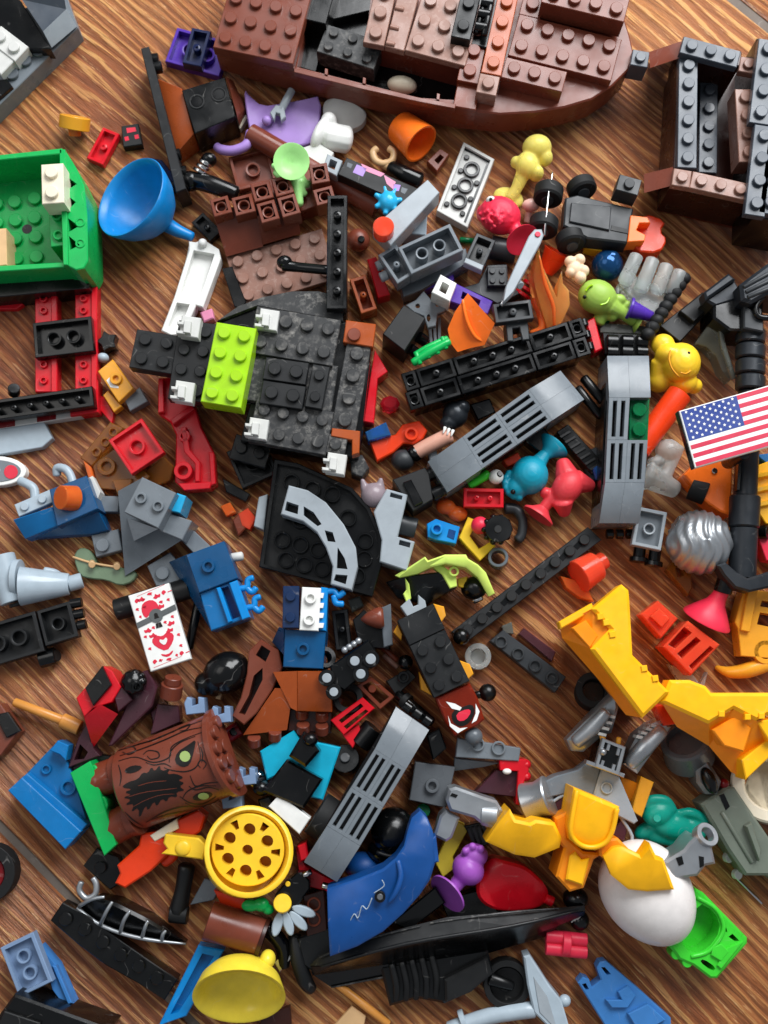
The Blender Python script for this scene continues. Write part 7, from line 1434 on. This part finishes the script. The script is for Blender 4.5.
t = T('amber_brace', 'amber folded brace right of the robot back', 'brace', 638, 795); t.slab('brace', 'goldside', [(620, 776, 10), (640, 784, 10), (634, 802, 8), (626, 800, 8)], 10, 2); t.slab('flap', 'amber', [(641, 776), (654, 782), (642, 817), (632, 811)], 13, 8)
t = T('teal_hat', 'teal curled-brim hat beside the white egg', 'hat', 668, 822)
mb = MB().ell((658, 812, 11), 17, 13, 4.5, -20).ell((690, 828, 9), 18, 14, 3.5, 20).ell((668, 836, 7), 30, 10, 2.6, 8).ell((646, 830, 7), 14, 8, 3, -30); mb.tube([(643, 804, 12), (652, 799, 13), (666, 800, 13), (674, 810, 12)], [4, 5, 5, 4]); mb.tube([(676, 814, 11), (690, 812, 12), (703, 818, 11), (706, 830, 10)], [4, 5, 5, 4]); mb.ell((680, 843, 7), 12, 8, 3).ell((672, 824, 9), 24, 15, 4.5, 15); t.part('hat', mb, 'teal', remesh=.45, smooth=14); t.cyl('knob', 'teal', (658, 821, 10), (657, 818, 16), 4)
t = T('dark_wheel_ring', 'dark wheel behind the yellow boot', 'wheel', 592, 692); t.ring('tyre', 'rubber', (592, 694, 1), (594, 690, 8), 18, 11); t.cyl('hub', 'black', (592, 694, 1), (593, 692, 5), 11)
t = T('grey_drum', 'dark grey drum beneath the second yellow boot', 'drum', 688, 748); t.lathe('drum', 'darkgrey', (690, 758, 3), (684, 738, 12), [(22, 0), (25, 3), (24, 28), (22, 30), (18, 30), (17, 22), (.02, 20)], seg=32)
t = T('olive_rifle', 'olive grey toy rifle body at the right edge', 'toy rifle', 738, 830)
bd = t.slab('body', 'olive', [(701, 804), (728, 785), (735, 787), (770, 838), (800, 880), (800, 900), (768, 876), (746, 876), (728, 850)], 15, 3, 1); t.slab('slot', 'black', [(719, 795), (724, 793), (730, 806), (726, 810)], 15.3, 13, .1, parent=bd); t.slab('fin', 'olive', [(746, 826), (752, 822), (762, 850), (760, 862)], 18, 13, .5, parent=bd); t.tube('ridge', 'olive', [(722, 812, 15), (752, 862, 15)], 2.5, parent=bd)
t.slab('barrel', 'silverdark', [(696, 768), (707, 757), (722, 781), (718, 794), (706, 794), (697, 782)], 16, 5, 1.2); t.ell('scope', 'black', (709, 780, 17), 7, 14, 2.6, -20); t.ell('red_light', 'darkred', (724, 783, 13), 5)
for x, y in ((726, 857), (735, 874)): t.cyl('screw', 'offwhite', (x, y, 6), (x+4, y+1, 8), 5)
t.tube('rod', 'chrome', [(732, 874, 4), (762, 904, 4)], 1.2)
t = T('cream_ring', 'cream white ring at the right edge above the rifle', 'ring', 768, 785); t.lathe('ring', 'cream', (770, 786, 3), (769, 783, 15), [(24, 0), (36, 0), (38, 3), (37, 22), (35, 24), (26, 24), (24, 21), (24, 0)], seg=40)
t = T('black_spring_part', 'black and silver joint between stump and cyan panel', 'joint', 256, 776); t.ell('joint', 'gunmetal', (258, 778, 9), 11, 9, 4); t.cyl('silver_pin', 'chrome', (252, 784, 10), (262, 772, 12), 4)
# settle: how far (mm) each of these pieces comes down so that it rests on what lies under it
DROP = {'bare_arm': 4.3, 'black_blade_wing': 4.8, 'black_bone': 7.4, 'black_double_plate': 7.8, 'black_hinge_bar': 2.6, 'black_hinge_block': 2.6, 'black_hinge_plates': 3.4, 'black_open_bracket': 6.7, 'black_slope': 2.5, 'black_spring_part': 4.8, 'black_tile': 3.6, 'blue_fish': 7.4, 'blue_funnel': 3.4, 'blue_helmet_bit': 5.8, 'blue_metal_head': 4.4, 'blue_splash': 3.6, 'brown_ball_joint': 5.0, 'brown_curved_arm': 5.6, 'brown_open_brick': 2.5, 'brown_slope_cluster': 2.8, 'brown_square_plate': 3.3, 'brown_stud_plate': 4.4, 'brown_tube': 2.5, 'cat_head': 7.9, 'charcoal_barrel': 4.0, 'charcoal_wing': 2.7, 'clear_grey_plate': 4.6, 'clear_orange_block': 2.8, 'daisy_flower': 6.3, 'dark_hook': 6.6, 'dark_red_pin': 3.8, 'engine_block': 3.7, 'face_block_vehicle': 3.8, 'figure_arm': 4.3, 'galaxy_tile': 2.6, 'green_peg_bit': 7.1, 'green_sliver': 6.6, 'green_sprout': 11.8, 'grey_cannon_arm': 2.4, 'grey_craft': 14.8, 'grey_flap': 2.7, 'grey_open_plate': 14.6, 'large_black_helmet': 4.9, 'lime_fish': 3.0, 'lime_horns': 5.8, 'lime_sucker': 3.0, 'olive_rifle': 2.7, 'orange_cup': 2.7, 'orange_figure': 3.4, 'orange_sliver': 2.6, 'orange_wrench': 3.5, 'pale_slope': 3.8, 'pink_mushroom': 4.4, 'purple_cone': 5.6, 'purple_plate': 3.7, 'purple_tile': 5.4, 'red_cone_cup': 2.9, 'red_puffer_fish': 9.5, 'red_ribbed_peg': 4.5, 'red_sucker_toy': 4.5, 'silver_rib_tail': 2.8, 'teal_hat': 3.7, 'vent_panel': 3.8, 'vent_panel.001': 3.8, 'violet_sucker_toy': 10.5, 'white_hat': 6.7, 'white_horn': 6.5, 'white_leaf': 2.8, 'yellow_animal': 6.1, 'yellow_clear_figure': 4.8, 'yellow_horn': 2.9, 'yellow_lattice': 2.6, 'yellow_strip': 5.8, 'yellow_wheel_cup': 4.8}
for t_ in ROOTS:
    d_ = DROP.get(t_.o.name)
    if d_ and t_.o.name not in ('purple_cone', 'engine_block', 'blue_splash', 'daisy_flower', 'green_sprout', 'lime_sucker', 'galaxy_tile', 'lime_horns'):
        d_ = min(d_, {'violet_sucker_toy': 3.0, 'cat_head': 3.0, 'red_puffer_fish': 6.0}.get(t_.o.name, 15))
        l_ = t_.o.location/M; k_ = (CAM.z-l_.z+d_)/(CAM.z-l_.z)
        t_.o.location = (CAM+(l_-CAM)*k_)*M
finish()
